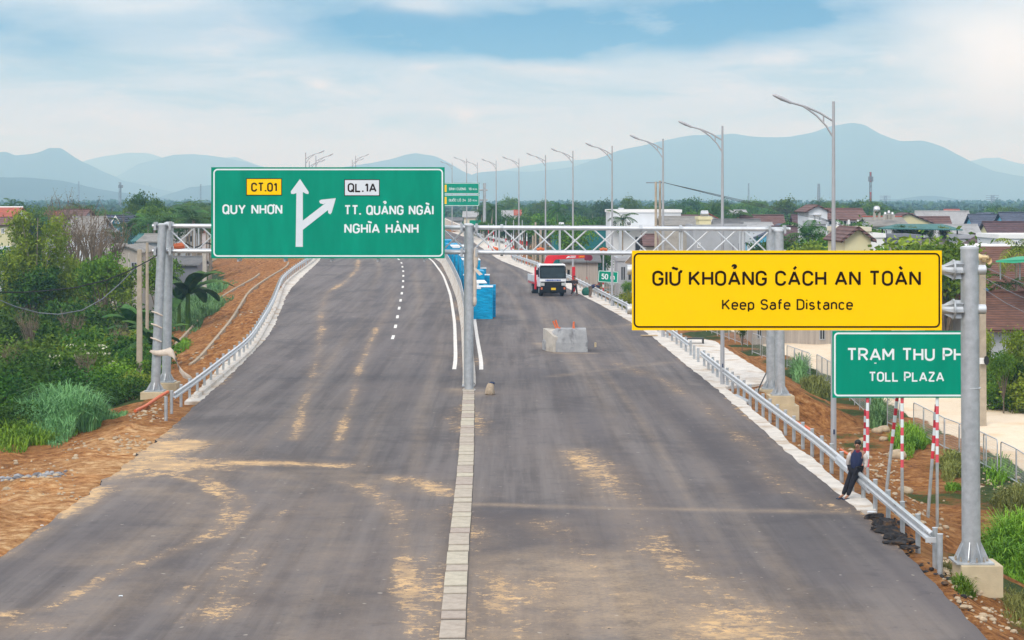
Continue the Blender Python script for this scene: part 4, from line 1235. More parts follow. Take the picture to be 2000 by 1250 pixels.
# --- 50 m board
Y5 = 166.0
B = Board(Y5)
d5 = empty('distance_sign', at(1178, 568, Y5), 0, 'small green distance sign reading 50 m on a striped post', 'road sign')
cx, cz = B.X(1187.5), B.Z(540.5)
R5 = Matrix.Translation((cx, Y5, cz)) @ Matrix.Rotation(math.radians(4.0), 4, 'Y') @ Matrix.Translation((-cx, -Y5, -cz))
for nm, m_ in (('panel', 'sign_green'), ('border', 'sign_white'), ('lettering', 'sign_white')):
    mb = MB()
    if nm == 'panel': mb.b2(B.X(1168), B.X(1207), Y5 - .12, Y5 - .08, B.Z(552), B.Z(529))
    if nm == 'border': put_strokes(mb, [rrect(B.X(1169), B.X(1206), B.Z(551), B.Z(530), .06)], .045, Y5 - .124)
    if nm == 'lettering': text(mb, '50 m', B.X(1174.5), B.X(1200.5), B.Z(546), 11.0 * B.k, Y5 - .124, .17, .24, 0, .5)
    o = mb.build(nm, M[m_], d5); o.data.transform(Matrix.Translation(-d5.location) @ R5)
a = at(1178, 572, Y5); b_ = at(1178.5, 496, Y5)
striped(d5, a, b_, .06, .05, .30, 3, M['post_red'], 'post')

# --- distance sign far behind
B = Board(292.0)
fs_ = empty('distance_sign', (B.X(946), 293.0, float(Zr(293)) - .2), 0, 'far green sign in two boards with yellow bars and place distances', 'road sign')
for (ya, yb, ty, words_, x0_, n_, x1_, x2_) in ((357, 379, 371.5, 'ĐÌNH CƯƠNG', 877, '18', 915, 921), (380.5, 402.5, 393.5, 'QUỐC LỘ 24', 877, '33', 914, 920.5)):
    o = child(MB().b2(B.X(845), B.X(936.5), B.y, B.y + .12, B.Z(yb), B.Z(ya)), 'panel', M['sign_green'], fs_)
    m1 = MB(); put_strokes(m1, [rrect(B.X(846), B.X(935.5), B.Z(yb - 1), B.Z(ya + 1), .2)], .07, B.y - .01)
    text(m1, words_, B.X(x0_), B.X(910), B.Z(ty), 5 * B.k, B.y - .01, .13)
    text(m1, n_, B.X(x1_), B.X(x2_), B.Z(ty), 5 * B.k, B.y - .01, .13); text(m1, 'Km', B.X(923.5), B.X(931.5), B.Z(ty), 4 * B.k, B.y - .01, .13)
    l_o = m1.build('lettering', M['sign_white'], o); l_o.data.transform(Matrix.Translation(-fs_.location))
    m2 = MB().b2(B.X(868), B.X(872.3), B.y - .03, B.y - .005, B.Z(yb - 4), B.Z(ya + 4))
    l_o = m2.build('bar', M['sign_yellow'], o); l_o.data.transform(Matrix.Translation(-fs_.location))
pb = Vector((B.X(946), 293.0, float(Zr(293)) - .2))
child(MB().cyl(pb, (pb.x, pb.y, B.Z(357.5)), .24, .22, 14), 'post', M['galvanised'], fs_, 40)
for py in (371, 390.5):
    child(MB().tube([(B.X(850), 293, B.Z(py)), (B.X(952), 293, B.Z(py))], .13, 10), 'arm', M['galvanised'], fs_, 40)
B = Board(352.0)
f2 = empty('exit_board', (B.X(930), 352, float(Zr(352))), 0, 'tiny green sign board beyond the gantry near the far parapet', 'road sign')
child(MB().b2(B.X(917), B.X(939), B.y, B.y + .1, B.Z(441.5), B.Z(430)), 'panel', M['sign_green'], f2)
for px in (921, 935): child(MB().b2(B.X(px) - .07, B.X(px) + .07, B.y + .1, B.y + .25, float(Zr(352)) - .3, B.Z(432)), 'post', M['galvanised'], f2)
# ------------------------------------------------------------------ guard rails
WP = [(-.015, .155), (-.075, .12), (-.075, .06), (-.02, .025), (-.02, -.025), (-.075, -.06), (-.075, -.12), (-.015, -.155)]
def guardrail(label, fn, y0, y1, side, step=2.0, zg=None, zbias=0.0, extra_posts=(), h0=.62, skip_end=True, cy=None):
    """side: -1 beam faces +x (left of the road), +1 beam faces -x"""
    x0 = float(fn(y0))
    root = empty('guardrail', (x0, y0, float(Zr(y0))), 0, label, 'guardrail')
    n = max(2, int((y1 - y0) / 1.0))
    yy = np.linspace(y0, y1, n + 1)
    vs = []; fs = []
    k = len(WP)
    for y in yy:
        z = float(Zr(y)) + h0 + zbias
        for off, dz in WP:
            o2 = off * side
            vs.append((float(fn(y)) + o2 - .055 * side, y, z + dz))
    for i in range(len(yy) - 1):
        for j in range(k - 1):
            a = i * k + j
            fs.append((a, a + 1, a + k + 1, a + k))
    mb = MB().add(vs, fs)
    rail = child(mb, 'rail', M['galvanised_rail'], root, 50)
    sm_ = rail.modifiers.new('thick', 'SOLIDIFY'); sm_.thickness = .006
    ys_ = list(np.arange(y0 + .35, y1, step)) + list(extra_posts)
    me = None; bme = None
    if len(ys_) > 95:
        ys_ = ys_[:95]
    for y in ys_:
        if me is None:
            p_ = MB().tube([(0, 0, -.9), (0, 0, .80)], .062, 12)
            p_.tube([(0, 0, .80), (0, 0, .812)], [.070, .070], 12, 1)
            o = p_.build('post', [M['galvanised'], M['galvanised_rail']], root, 40); me = o.data
            bo = MB().box((-.075 * side, 0, .62), (.05, .10, .16)).build('block', M['galvanised'], o); bme = bo.data
        else:
            o = link('post', me, root); bo = link('block', bme, o)
        o.location = (float(fn(y)) + .055 * side - root.location.x, y - y0, float(Zr(y)) - root.location.z + .0)
    # bolts where lengths of rail lap
    mb = MB()
    for y in np.arange(y0 + .35, min(y1, 120), 4.0):
        for dy in (-.08, .08):
            for dz in (.09, -.09):
                xx = float(fn(y + dy)) - (.055 + .078) * side
                mb.box((xx, y + dy, float(Zr(y)) + h0 + dz), (.012, .035, .03))
    if mb.v: child(mb, 'bolt', M['dark'], root)
    return root
grn_near = guardrail('long silver guardrail along the right edge of the asphalt, the man leans on it', lambda y: GR(y), 45.9, 100.5, 1)
grn_far = guardrail('silver guardrail on the right beyond the gap, running past the truck', lambda y: GR(y), 106.5, 330, 1, 2.5)
grn_left = guardrail('silver guardrail curving along the left edge of the left carriageway', lambda y: GL(y), 79.2, 330, -1, 2.65)
# single posts with no rail yet
for (px, py, lb) in ((1836, 1112, 'free standing guardrail post at the near end of the right guardrail'),
                     (324, 816, 'free standing guardrail post at the near end of the left guardrail')):
    x, y, z = g(px, py)
    o = MB().tube([(0, 0, -.6), (0, 0, .80)], .066, 14).tube([(0, 0, .80), (0, 0, .812)], .074, 14, 1)
    if px > 1000: o.box((-.2, .06, .66), (.24, .05, .12), 1)
    o = o.build('guardrail_post', [M['galvanised'], M['galvanised_rail']], smooth=40)
    o.location = (x, y, z); tag(o, lb, 'post')
for k, y in enumerate((102.6, 104.6)):
    o = MB().tube([(0, 0, -.6), (0, 0, .80)], .066, 14).tube([(0, 0, .80), (0, 0, .812)], .074, 14, 1).build('guardrail_post', [M['galvanised'], M['galvanised_rail']], smooth=40)
    o.location = (float(GR(y)), y, 0)
    tag(o, ('nearer', 'farther')[k] + ' bare guardrail post in the gap of the right guardrail', 'post')
# spare beam laid over the rail behind the man
mb = MB(); vs = []; fs = []
for i, (px, py, y) in enumerate(((1632, 897, 57.2), (1660, 922, 56.6), (1700, 958, 55.6))):
    a = at(px, py, y)
    vs += [a + Vector((.05, 0, .10)), a + Vector((-.03, -.02, .05)), a + Vector((.03, -.02, -.02)), a + Vector((-.03, -.02, -.09))]
for i in range(2):
    for j in range(3): fs.append((i * 4 + j, i * 4 + j + 1, i * 4 + 5 + j, i * 4 + 4 + j))
mb.add(vs, fs); o = mb.build('loose_rail', M['galvanised_rail'], smooth=50)
o.modifiers.new('thick', 'SOLIDIFY').thickness = .008
tag(o, 'spare length of rail laid on the guardrail behind the man', 'rail')

# ------------------------------------------------------------------ median barrier, one run with its anti-glare fence
def mline(off): return lambda y: MED(y) + off
mb = MB(); prof = [(-.31, 0), (-.30, .10), (-.16, .32), (-.10, .88), (.10, .88), (.16, .32), (.30, .10), (.31, 0)]
yy = np.arange(90.3, 430, 1.0); k = len(prof); vs = []; fs = []
for y in yy:
    tp = min(1.0, .62 + (y - 90.3) * .02)
    for a, z in prof: vs.append((float(MED(y)) + a, y, float(Zr(y)) + z * tp))
for i in range(len(yy) - 1):
    for j in range(k - 1): fs.append((i * k + j, i * k + j + 1, (i + 1) * k + j + 1, (i + 1) * k + j))
fs.append(tuple(range(k)))
mb.add(vs, fs)
bar = empty('median_barrier', (float(MED(90.3)), 90.3, 0), 0, 'concrete median barrier with a grey anti-glare fence on top, curving away', 'barrier')
child(mb, 'barrier_wall', M['concrete_pale'], bar, 30)
mb = MB(); vs = []; fs = []
yy = np.arange(104, 420, 1.0)
for y in yy:
    z = float(Zr(y)) + .87
    x = float(MED(y)); hh = .62 * smooth((y - 104) / 20)
    vs += [(x - .02, y, z), (x - .02, y, z + hh), (x + .02, y, z + hh), (x + .02, y, z)]
for i in range(len(yy) - 1):
    for j in range(3): fs.append((i * 4 + j, i * 4 + j + 1, i * 4 + 5 + j, i * 4 + 4 + j))
mb.add(vs, fs); child(mb, 'fence_sheet', M['galvanised_dark'], bar)
mb = MB()
for y in np.arange(106, 300, 2.5):
    x = float(MED(y)); mb.box((x - .05, y, float(Zr(y)) + 1.15), (.06, .06, .68))
mb.tube([(float(MED(y)) , y, float(Zr(y)) + 1.5) for y in np.arange(120, 330, 3)], .03, 6)
child(mb, 'fence_frame', M['galvanised'], bar)
# parapet of the far ramp
mb = MB(); pts = [(866, 447, 376), (880, 452, 352), (895, 459, 330), (910, 467, 305), (918, 473, 290)]
for (a, b_) in zip(pts[:-1], pts[1:]):
    p0 = at(*a); p1 = at(*b_)
    for q in (p0, p1): q.z = float(Zr(q.y)) - .1
    u = Vector((0, 0, 1.35)); s_ = Vector((.4, .1, 0))
    mb.add([p0, p1, p1 + u, p0 + u, p0 + s_, p1 + s_, p1 + s_ + u, p0 + s_ + u], [(0, 1, 2, 3), (3, 2, 6, 7), (4, 7, 6, 5), (0, 3, 7, 4), (1, 5, 6, 2)])
tag(mb.build('ramp_parapet', M['concrete_pale']), 'pale concrete parapet of the far ramp left of the tall poles', 'parapet')
# gore nose and sack
blk = empty('concrete_block', g(1108, 688), 0, 'raw concrete crash block with orange sleeves on its top', 'concrete block')
Yb = g(1108, 688)[1]
def bx(px): return (px - 1108) * Yb / F
def plan(z, pts): return [Vector((bx(px), dy, z)) for px, dy in pts]
# outline of the bowed block: (photo column, depth behind the nose)
low = [(1084, .10), (1096, 0), (1148, 0), (1150, 1.6), (1060, 1.9), (1068, .9)]
mb = MB()
n = len(low)
P0 = plan(-.1, low); P1 = plan(.52, [(px, d + .02) for px, d in low]); top = [(1092, .34), (1102, .16), (1145, .16), (1146, 1.5), (1094, 1.5), (1086, .9)]
P2 = plan(1.26, top)
mb.add(P0 + P1 + P2, [(i, (i + 1) % n, n + (i + 1) % n, n + i) for i in range(n)] + [(n + i, n + (i + 1) % n, 2 * n + (i + 1) % n, 2 * n + i) for i in range(n)] + [tuple(range(2 * n, 3 * n))])
child_o = mb.build('block_body', M['concrete_grey'], blk, bevel=.03)
wing = [(1068, .75), (1083, .06), (1100, .3), (1094, 1.6), (1062, 2.2)]
Q0 = plan(-.1, wing); Q1 = [Vector((v.x, v.y, 1.18 - .35 * (1 if i in (1, 2) else 0))) for i, v in enumerate(plan(0, wing))]
n = len(wing)
MB().add(Q0 + Q1, [(i, (i + 1) % n, n + (i + 1) % n, n + i) for i in range(n)] + [tuple(range(n, 2 * n))]).build('block_wing', M['concrete'], blk, bevel=.03)
for (xa, za, xb, zb, dy) in ((1091, 1.0, 1081, 1.65, .9), (1094, 1.0, 1086, 1.70, 1.0), (1091, 1.0, 1094, 1.32, .6), (1120, 1.24, 1122, 1.62, .8), (1122.5, 1.24, 1121, 1.5, .7)):
    MB().tube([(bx(xa), dy, za), (bx(xb), dy + .05, zb)], [.04, .055], 8).build('sleeve', M['orange'], blk, 50)
x, y, z = g(957, 771)
sk = empty('sack', (x, y, z), .2, 'tied beige sack standing beside the middle gantry post', 'sack')
mb = MB(); mb.tube([(0, 0, 0), (0, 0, .05), (0, 0, .25), (.02, 0, .40), (.05, 0, .5)], [.17, .21, .2, .15, .12], 12)
for i, v in enumerate(mb.v):
    mb.v[i] = (v[0] * (1 + .12 * math.sin(v[2] * 21 + v[1] * 9)), v[1] * (1 + .1 * math.sin(v[0] * 17)), v[2])
mb.build('sack_body', M['sack'], sk, 50)
mb = MB().ell((.07, 0, .5), (.15, .13, .07), 10, 6); mb.build('sack_top', M['dark_blue'], sk, 60)
x, y, z = g(1163, 678)
o = MB().tube([(0, 0, 0), (0, 0, .26)], .06, 12).build('core_sample', M['concrete_cream'], smooth=40); o.location = (x, y, z)
tag(o, 'short round concrete core standing right of the crash block', 'core')
x, y, z = g(1268, 657)
o = MB().box((0, 0, .06), (1.0, .3, .06), rz=.1).build('plank', M['plank'], bevel=.01); o.location = (x, y, z)
tag(o, 'short timber plank on the asphalt edge under the yellow sign', 'plank')

# blue wrapped stacks
def blue_stack(px0, px1, ytop, yd, label, dep=1.2, white=.12, rz=0.0, topm=True, z0=None):
    p0 = at(px0, 500, yd); p1 = at(px1, ytop, yd)
    zb = float(Zr(yd)) if z0 is None else z0
    cxx = (p0.x + p1.x) / 2; wd = p1.x - p0.x; hh = p1.z - zb
    root = empty('wrapped_stack', (cxx, yd + dep / 2, zb), rz, label, 'wrapped stack')
    bm = bmesh.new()
    bmesh.ops.create_cube(bm, size=1.0)
    bmesh.ops.subdivide_edges(bm, edges=bm.edges, cuts=9, use_grid_fill=True)
    for v in bm.verts:
        nn = fbm(v.co.x * wd * 1.0 + px0, v.co.z * hh * 2.6, .55, 3, px0 * .1 + v.co.y * 2)
        v.co = Vector((v.co.x * (wd + .05 * nn), v.co.y * (dep + .05 * nn), (v.co.z + .5) * hh + .02 * nn))
    me = bpy.data.meshes.new('wrap'); bm.to_mesh(me); bm.free(); finish(me, M['blue_wrap'], 55); link('wrap', me, root)
    if topm:
        mb = MB().box((0, 0, hh + .03), (wd + .06, dep + .06, .07))
        mb.box((-wd * .2, -dep / 2 - .02, hh - white * .5), (wd * .5, .03, white)); mb.build('top_sheet', M['white_wrap'], root, bevel=.02)
    return root
blue_stack(912, 962, 561, 135.5, 'nearest and tallest blue wrapped stack beside the middle gantry post', 1.3)
blue_stack(944, 968, 557, 137.4, 'blue wrapped stack tucked behind the right side of the nearest one', 1.1, topm=False)
blue_stack(905, 956, 538, 163, 'blue wrapped stack with a broad white top, second row from the camera', 1.4)
blue_stack(900, 949, 525, 186, 'low blue wrapped stack in the third row', 1.6)
blue_stack(902, 934, 514, 204, 'small blue bundle in the fourth row, only its right end showing', 1.6, topm=False)
for k, (yd, hh_, wd_, lb) in enumerate(((149, 1.7, 1.3, 'squat blue stack between the nearest one and the barrier'), (158, 2.15, 1.4, 'blue stack hugging the barrier, second along the fence'), (171, 2.45, 1.5, 'tall blue stack with torn white film, third along the fence'), (184, 2.3, 1.5, 'blue stack hugging the barrier, fourth along the fence'),
                                       (197, 2.1, 1.6, 'blue stack hugging the barrier, fifth along the fence'), (210, 2.1, 1.6, 'blue stack hugging the barrier, sixth along the fence'), (223, 1.9, 1.6, 'blue stack hugging the barrier, seventh along the fence'), (236, 1.9, 1.6, 'blue stack at the bend of the barrier, eighth along the fence'))):
    xa = float(MED(yd)) + .42; zt_ = float(Zr(yd)) + hh_
    blue_stack(1000 + xa * F / yd, 1000 + (xa + wd_) * F / yd, HY + (H - zt_) * F / yd, yd, lb, 7.5 if k > 2 else 5.0, white=.45 if k == 2 else .14, topm=k in (0, 2, 3, 5), rz=.05)
blue_stack(889, 902, 480, 292, 'blue stack glimpsed through the truss left of the middle post', 3.0)
blue_stack(868, 882, 467, 318, 'far blue stack at the right edge of the green sign', 3.0)

# ------------------------------------------------------------------ street lamps
def lamp_mesh(rootname, hgt, side, label):
    root = empty(rootname, (0, 0, 0), 0, label, 'street lamp')
    MB().tube([(0, 0, -1.2), (0, 0, hgt * .5), (0, 0, hgt)], [.105, .08, .045], 12).build('pole', M['lamp_grey'], root, 40)
    s_ = side
    up = [(0, hgt - .66), (.45, hgt - .38), (.9, hgt - .18), (1.45, hgt - .02), (1.75, hgt + .06)]
    lo = [(0, hgt - 1.2), (.25, hgt - .80), (.55, hgt - .48), (.85, hgt - .26), (1.05, hgt - .13)]
    mb = MB().tube([(s_ * a, 0, b_) for a, b_ in up], .035, 8).tube([(s_ * a, 0, b_) for a, b_ in lo], .03, 8).tube([(s_ * .33, 0, hgt - .45), (s_ * .33, 0, hgt - .70)], .025, 6)
    mb.build('arm', M['lamp_grey'], root, 50)
    mb = MB().tube([(s_ * 1.40, 0, hgt - .05), (s_ * 1.55, 0, hgt + .02), (s_ * 1.72, 0, hgt + .10), (s_ * 1.95, 0, hgt + .20), (s_ * 2.02, 0, hgt + .22)], [.045, .055, .07, .05, .015], 8)
    mb.build('lamp_head', M['lamp_grey'], root, 50)
    return root
ordn = ['nearest', 'second', 'third', 'fourth', 'fifth', 'sixth', 'seventh', 'eighth', 'ninth', 'tenth', 'eleventh']
for k, (px, yd, pyt) in enumerate(((1628, 65.8, 198), (1411, 90.7, 246), (1295, 120, 271), (1195.5, 149, 285), (1119, 180, 294.5), (1065.5, 209, 303), (1013.5, 240, 309.5), (969, 270, 313.5), (911.5, 303, 309.5), (883, 338, 317.5), (932.5, 372, 317.5))):
    t_ = at(px, pyt, yd)
    zb = ground_z(t_.x, yd, False) - .1
    r_o = lamp_mesh('street_lamp', t_.z - zb, -1, '%s street lamp from the camera in the row on the right' % ordn[k])
    r_o.location = (t_.x, yd, zb)
    r_o['group'] = 'street lamps along the right side'
    if k < 3:
        MB().box((0, -.11, 1.1), (.05, .03, .16)).build('hatch', M['dark_blue'], r_o)
for k, (px, yd, pyt, lb) in enumerate(((597, 212, 298, 'tallest street lamp above the left part of the green sign'), (604, 250, 315, 'short far street lamp between the two tall ones over the green sign'),
                                   (617, 230, 304, 'street lamp just right of the tallest one above the green sign'), (694.5, 300, 304, 'street lamp alone above the middle of the green sign'), (688, 345, 312, 'faintest street lamp behind the lone one above the green sign'))):
    t_ = at(px, pyt, yd)
    zb = ground_z(t_.x, yd, False) - .1
    r_o = lamp_mesh('street_lamp', t_.z - zb, 1, lb)
    r_o.location = (t_.x, yd, zb)
    r_o['group'] = 'street lamps along the left side'

# bare striped posts beyond the truss
for k, (px, y0, y1, yd, lb) in enumerate(((954, 470, 437, 262, 'short striped post nearest the far sign pole'), (964, 474, 438, 255, 'striped post second right of the far sign pole'), (999, 490, 456, 232, 'low striped post leaning beside a taller one beyond the truss'),
                                      (1003, 488, 430, 235, 'tall striped post in the pair beyond the truss'), (1016, 488, 455, 230, 'low striped post left of the tall one near the sixth lamp'), (1020, 488, 430, 230, 'tall thin striped post left of the concrete poles'),
                                      (1029, 489, 455, 226, 'low striped post right of the tall thin one'), (988, 489, 431, 238, 'plain upper striped post between the seventh and sixth lamp'))):
    t_ = at(px, y1, yd); b_ = Vector((t_.x, yd, min(at(px, y0, yd).z, ground_z(t_.x, yd, False)) - .3))
    tag(striped(None, b_, t_, .055, .12, .62 if y0 - y1 > 45 else .9, 6, M['post_red'], 'striped_post'), lb, 'post')

# utility poles
def upole(px, pyt, pyb, yd, r0, r1, m_, label, cross=None, sq=False):
    a = at(px, pyb, yd); b_ = at(px, pyt, yd)
    a.z = min(a.z, ground_z(a.x, yd, False)) - .2
    root = empty('utility_pole', a, 0, label, 'utility pole')
    mb = MB()
    if sq: mb.box((0, 0, (b_.z - a.z) / 2), (r0 * 2, r0 * 2, b_.z - a.z), taper=(r1 / r0, r1 / r0))
    else: mb.tube([(0, 0, 0), (0, 0, b_.z - a.z)], [r0, r1], 12)
    mb.build('pole', M[m_], root, 40)
    for (dz, wdt) in (cross or []):
        MB().box((0, 0, b_.z - a.z - dz), (wdt, .1, .1)).build('crossarm', M['mast'], root)
    return root
P1 = upole(1281, 355, 520, 205, .17, .12, 'wood_pole', 'left one of the two slim concrete poles standing together right of centre', [(.1, 2.0)])
P2 = upole(1289, 353, 520, 206, .17, .12, 'wood_pole', 'right one of the two slim concrete poles standing together right of centre')
upole(1046, 434, 500, 240, .13, .10, 'wood_pole', 'tall slim concrete pole seen through the truss above the truck crane')
upole(1041, 460, 505, 232, .12, .10, 'wood_pole', 'short concrete pole left of the tall slim one beyond the truss')
upole(1056, 448, 505, 236, .17, .15, 'wood_pole', 'stout concrete pole right of the tall slim one beyond the truss')
upole(272.5, 487, 712, 101, .14, .10, 'wood_pole', 'square brown concrete pole in the bushes beside the left gantry posts', sq=True)
upole(287.5, 474, 640, 128, .12, .09, 'wood_pole', 'thin concrete pole just left of the left gantry posts')
upole(399.5, 492, 562, 172, .17, .15, 'concrete', 'pale concrete pole at the foot of the left bank under the sign', sq=True)
upole(252, 494, 560, 185, .10, .08, 'concrete', 'thinnest pale pole in front of the old tin barn')
P3 = upole(1919, 497, 772, 90, .15, .12, 'wood_pole', 'concrete utility pole right behind the thick sign post with loudspeakers', sq=True)
P4 = upole(1742, 475, 560, 170, .2, .17, 'wood_pole', 'stout utility pole with steel arms above the yellow sign', [(.1, 2.6), (1.0, 2.6)], sq=True)
P5 = upole(1665, 470, 560, 165, .11, .09, 'bark', 'thin dark pole in front of the cream gable wall')
# horn speakers
hs = at(1928, 508, 89.7)
for k, (px, py, ang) in enumerate(((1927, 509, .35), (1919, 502, -2.4))):
    c_ = at(px, py, 89.6)
    root = empty('horn_speaker', c_, ang, ('round cream horn speaker facing the road on the utility pole', 'second horn speaker turned away on the utility pole')[k], 'loudspeaker')
    mb = MB().tube([(0, -.20, 0), (0, -.17, 0), (0, -.05, 0), (0, .10, 0), (0, .28, 0)], [.155, .15, .09, .055, .05], 16, caps=False)
    mb.tube([(0, .10, 0), (0, .30, 0)], .075, 12); mb.build('horn', M['cream_horn'], root, 50)
    MB().ell((0, -.06, 0), (.05, .08, .05)).build('driver', M['cream_horn'], root, 50)
o = MB().box((0, 0, 0), (.22, .16, .28)).build('meter_box', M['box_white'], bevel=.02); o.location = at(1918, 705, 89.7); tag(o, 'white meter box strapped to the utility pole behind the thick post', 'meter box')
o = MB().tube([(0, -.05, 0), (0, .05, 0)], .2, 16).build('cable_coil', M['cable_black']); o.location = at(1926.5, 704, 89.6); o.scale = (.55, 1, 1); tag(o, 'black coil of cable hung beside the meter box', 'cable coil')

# wires
def wire(pts, r, m_, label, sag=0.0, n=14):
    a, b_ = Vector(pts[0]), Vector(pts[-1])
    if len(pts) == 2:
        P = [a.lerp(b_, i / n) - Vector((0, 0, sag * 4 * (i / n) * (1 - i / n))) for i in range(n + 1)]
    else:
        P = [Vector(p) for p in pts]
    tag(MB().tube(P, r, 5).build('overhead_wire', M[m_]), label, 'wire')
wire([at(-20, 570, 78), at(40, 571, 79), at(90, 568, 80), at(150, 561, 82), at(205, 548, 84), at(250, 530, 86), at(290, 509, 87.5), at(306, 499, 88)], .025, 'cable_black', 'thick black cable sagging from the left gantry post into the trees')
wire([at(-20, 578, 96), at(30, 599, 97), at(75, 611, 98), at(115, 614, 98), at(160, 606, 99), at(200, 584, 100), at(232, 556, 101), at(268, 520, 101)], .025, 'cable_grey', 'grey cable drooping across the bushes at the left')
for k in range(3):
    wire([at(1290 + k * 3, 355 + k * .8, 206), at(1480, 398 + 2.4 * k, 190), at(1600, 424 + 2 * k, 180), at(1742, 478 - 6 * k, 170)], .022, 'cable_black', ('upper', 'middle', 'lower')[k] + ' power line running down from the twin poles to the right')
for k in range(3):
    wire([at(1921, 520 + 22 * k, 89.8), at(1965, 540 + 26 * k, 86), at(2030, 568 + 28 * k, 82)], .012, 'cable_grey', ('top', 'middle', 'bottom')[k] + ' thin wire leaving the utility pole to the right edge')

# ------------------------------------------------------------------ mesh fence by the lane
fm = MB(); wdt, hg, rr = 1.9, 1.25, .14
path = [(0, 0), (0, hg - rr)] + [(rr - rr * math.cos(math.radians(a)), hg - rr + rr * math.sin(math.radians(a))) for a in (30, 60, 90)] + \
       [(wdt - rr + rr * math.sin(math.radians(a)), hg - rr + rr * math.cos(math.radians(a))) for a in (0, 30, 60, 90)] + [(wdt, 0), (wdt, -.1)]
fm.tube([(a, 0, b_) for a, b_ in path], .024, 8); fm.tube([(0, 0, .08), (wdt, 0, .08)], .02, 6)
fo = fm.build('frame', M['galvanised'], smooth=50); frame_me = fo.data; bpy.data.objects.remove(fo)
wm = MB()
for i in range(1, 20): wm.box((i * wdt / 20, 0, hg / 2 + .04), (.004, .004, hg - .08))
for i in range(1, 13): wm.box((wdt / 2, .006, i * hg / 13 + .02), (wdt - .03, .004, .004))
wo = wm.build('mesh', M['galvanised']); wire_me = wo.data; bpy.data.objects.remove(wo)
def fence_line(pts, label, skip=()):
    root = empty('mesh_fence', pts[0], 0, label, 'fence')
    k = 0
    for a, b_ in zip(pts[:-1], pts[1:]):
        a, b_ = Vector(a), Vector(b_); d = b_ - a; n = max(1, int(round(d.length / 2.02)))
        for i in range(n):
            k += 1
            if k in skip: continue
            q = a + d * i / n
            f_ = link('fence_panel', frame_me, root); f_.location = q - Vector(pts[0]); f_.rotation_euler = (0, -math.asin(max(-1, min(1, d.z / d.length))), math.atan2(d.y, d.x))
            link('mesh', wire_me, f_)
    return root
def fx(px, py, z): 
    y = F * (H - z) / (py - HY); return ((px - 1000) * y / F, y, z)
fence_line([fx(2075, 1012, -1.75), fx(1985, 945, -1.70), fx(1948, 925, -1.65), fx(1905, 902, -1.62), fx(1845, 877, -1.58), fx(1785, 843, -1.52)], 'galvanised mesh fence of round-cornered panels beside the sand lane, nearest run')
fence_line([fx(1757, 838, -1.55), fx(1732, 828, -1.55)], 'short tilted length of mesh fence in tall weeds under the toll sign')
fence_line([fx(1700, 815, -1.6), fx(1650, 770, -1.5), fx(1595, 735, -1.45)], 'mesh fence run hidden partly behind the toll sign')
fence_line([fx(1582, 733, -1.45), fx(1538, 716, -1.4)], 'mesh fence run right of the right gantry posts')
fence_line([fx(1505, 702, -1.35), fx(1466, 688, -1.25)], 'mesh fence run just left of the right gantry posts')
fence_line([fx(1460, 676, -1.2), fx(1330, 626, -1.0), fx(1245, 596, -.8), fx(1180, 566, -.4)], 'far mesh fence run behind the yellow sign')
# ------------------------------------------------------------------ plants
NR = np.random.RandomState(7)
def rand_dirs(n, up=0.3):
    d = NR.normal(size=(n, 3)); d[:, 2] = np.abs(d[:, 2]) * 0.7 + up
    return d / np.linalg.norm(d, axis=1, keepdims=True)
def leaf_quads(C, size, asp=0.55, up=0.25, jitter=0.35):
    n = len(C)
    nrm = rand_dirs(n, up)
    a = NR.normal(size=(n, 3)); a -= nrm * (a * nrm).sum(1, keepdims=True); a /= np.linalg.norm(a, axis=1, keepdims=True)
    b = np.cross(nrm, a)
    s = size * (1 + jitter * NR.uniform(-1, 1, size=(n, 1)))
    a = a * s * .5; b = b * s * .5 * asp
    return np.stack([C - a, C - b * .9, C + a, C + b * .9], 1)       # pointed, leaf-like
def crown_pts(lobes, per, clump=0.30, shell=0.6, ntw=9):
    """clumps of leaves set through the outer part of each lobe"""
    out = []
    for (cx, cy, cz, rx, ry, rz) in lobes:
        nc = max(3, per // ntw)
        d = NR.normal(size=(nc, 3)); d /= np.linalg.norm(d, axis=1, keepdims=True)
        r = shell + (1 - shell) * NR.uniform(size=(nc, 1)) ** .6
        c = np.array([cx, cy, cz]) + d * r * np.array([rx, ry, rz])
        sg = clump * (0.6 + 0.8 * NR.uniform(size=(nc, 1, 1)))
        out.append((c[:, None, :] + NR.normal(size=(nc, ntw, 3)) * sg * np.array([1, 1, .6])).reshape(-1, 3))
    return np.concatenate(out)
def foliage_mesh(name, C, size, m_, asp=.55, up=.25):
    q = leaf_quads(C, size, asp, up)
    z = C[:, 2]
    return quads_mesh(name, q, m_, attr=NR.uniform(0, 1, len(C)))
def proto(name, parts):
    """parts: list of (part name, mesh)"""
    return (name, parts)
def wood(limbs, m_):
    mb = MB()
    for pts, rs in limbs: mb.tube(pts, rs, 6)
    o = mb.build('trunk', M[m_], smooth=60); me = o.data; bpy.data.objects.remove(o)
    return me
def limbs_for(lobes, h0, r0, seed=0):
    rg = random.Random(seed)
    L = []
    top = max(l[2] for l in lobes)
    L.append(([(0, 0, -.3), (rg.uniform(-.1, .1), rg.uniform(-.1, .1), h0 * .6), (rg.uniform(-.2, .2), rg.uniform(-.2, .2), h0), (rg.uniform(-.3, .3), 0, top)], [r0, r0 * .8, r0 * .65, r0 * .15]))
    for l in lobes:
        m_ = (l[0] * .45, l[1] * .45, h0 + (l[2] - h0) * .45 - .1)
        L.append(([(0, 0, h0 * .75), m_, (l[0], l[1], l[2])], [r0 * .5, r0 * .34, r0 * .1]))
    return L
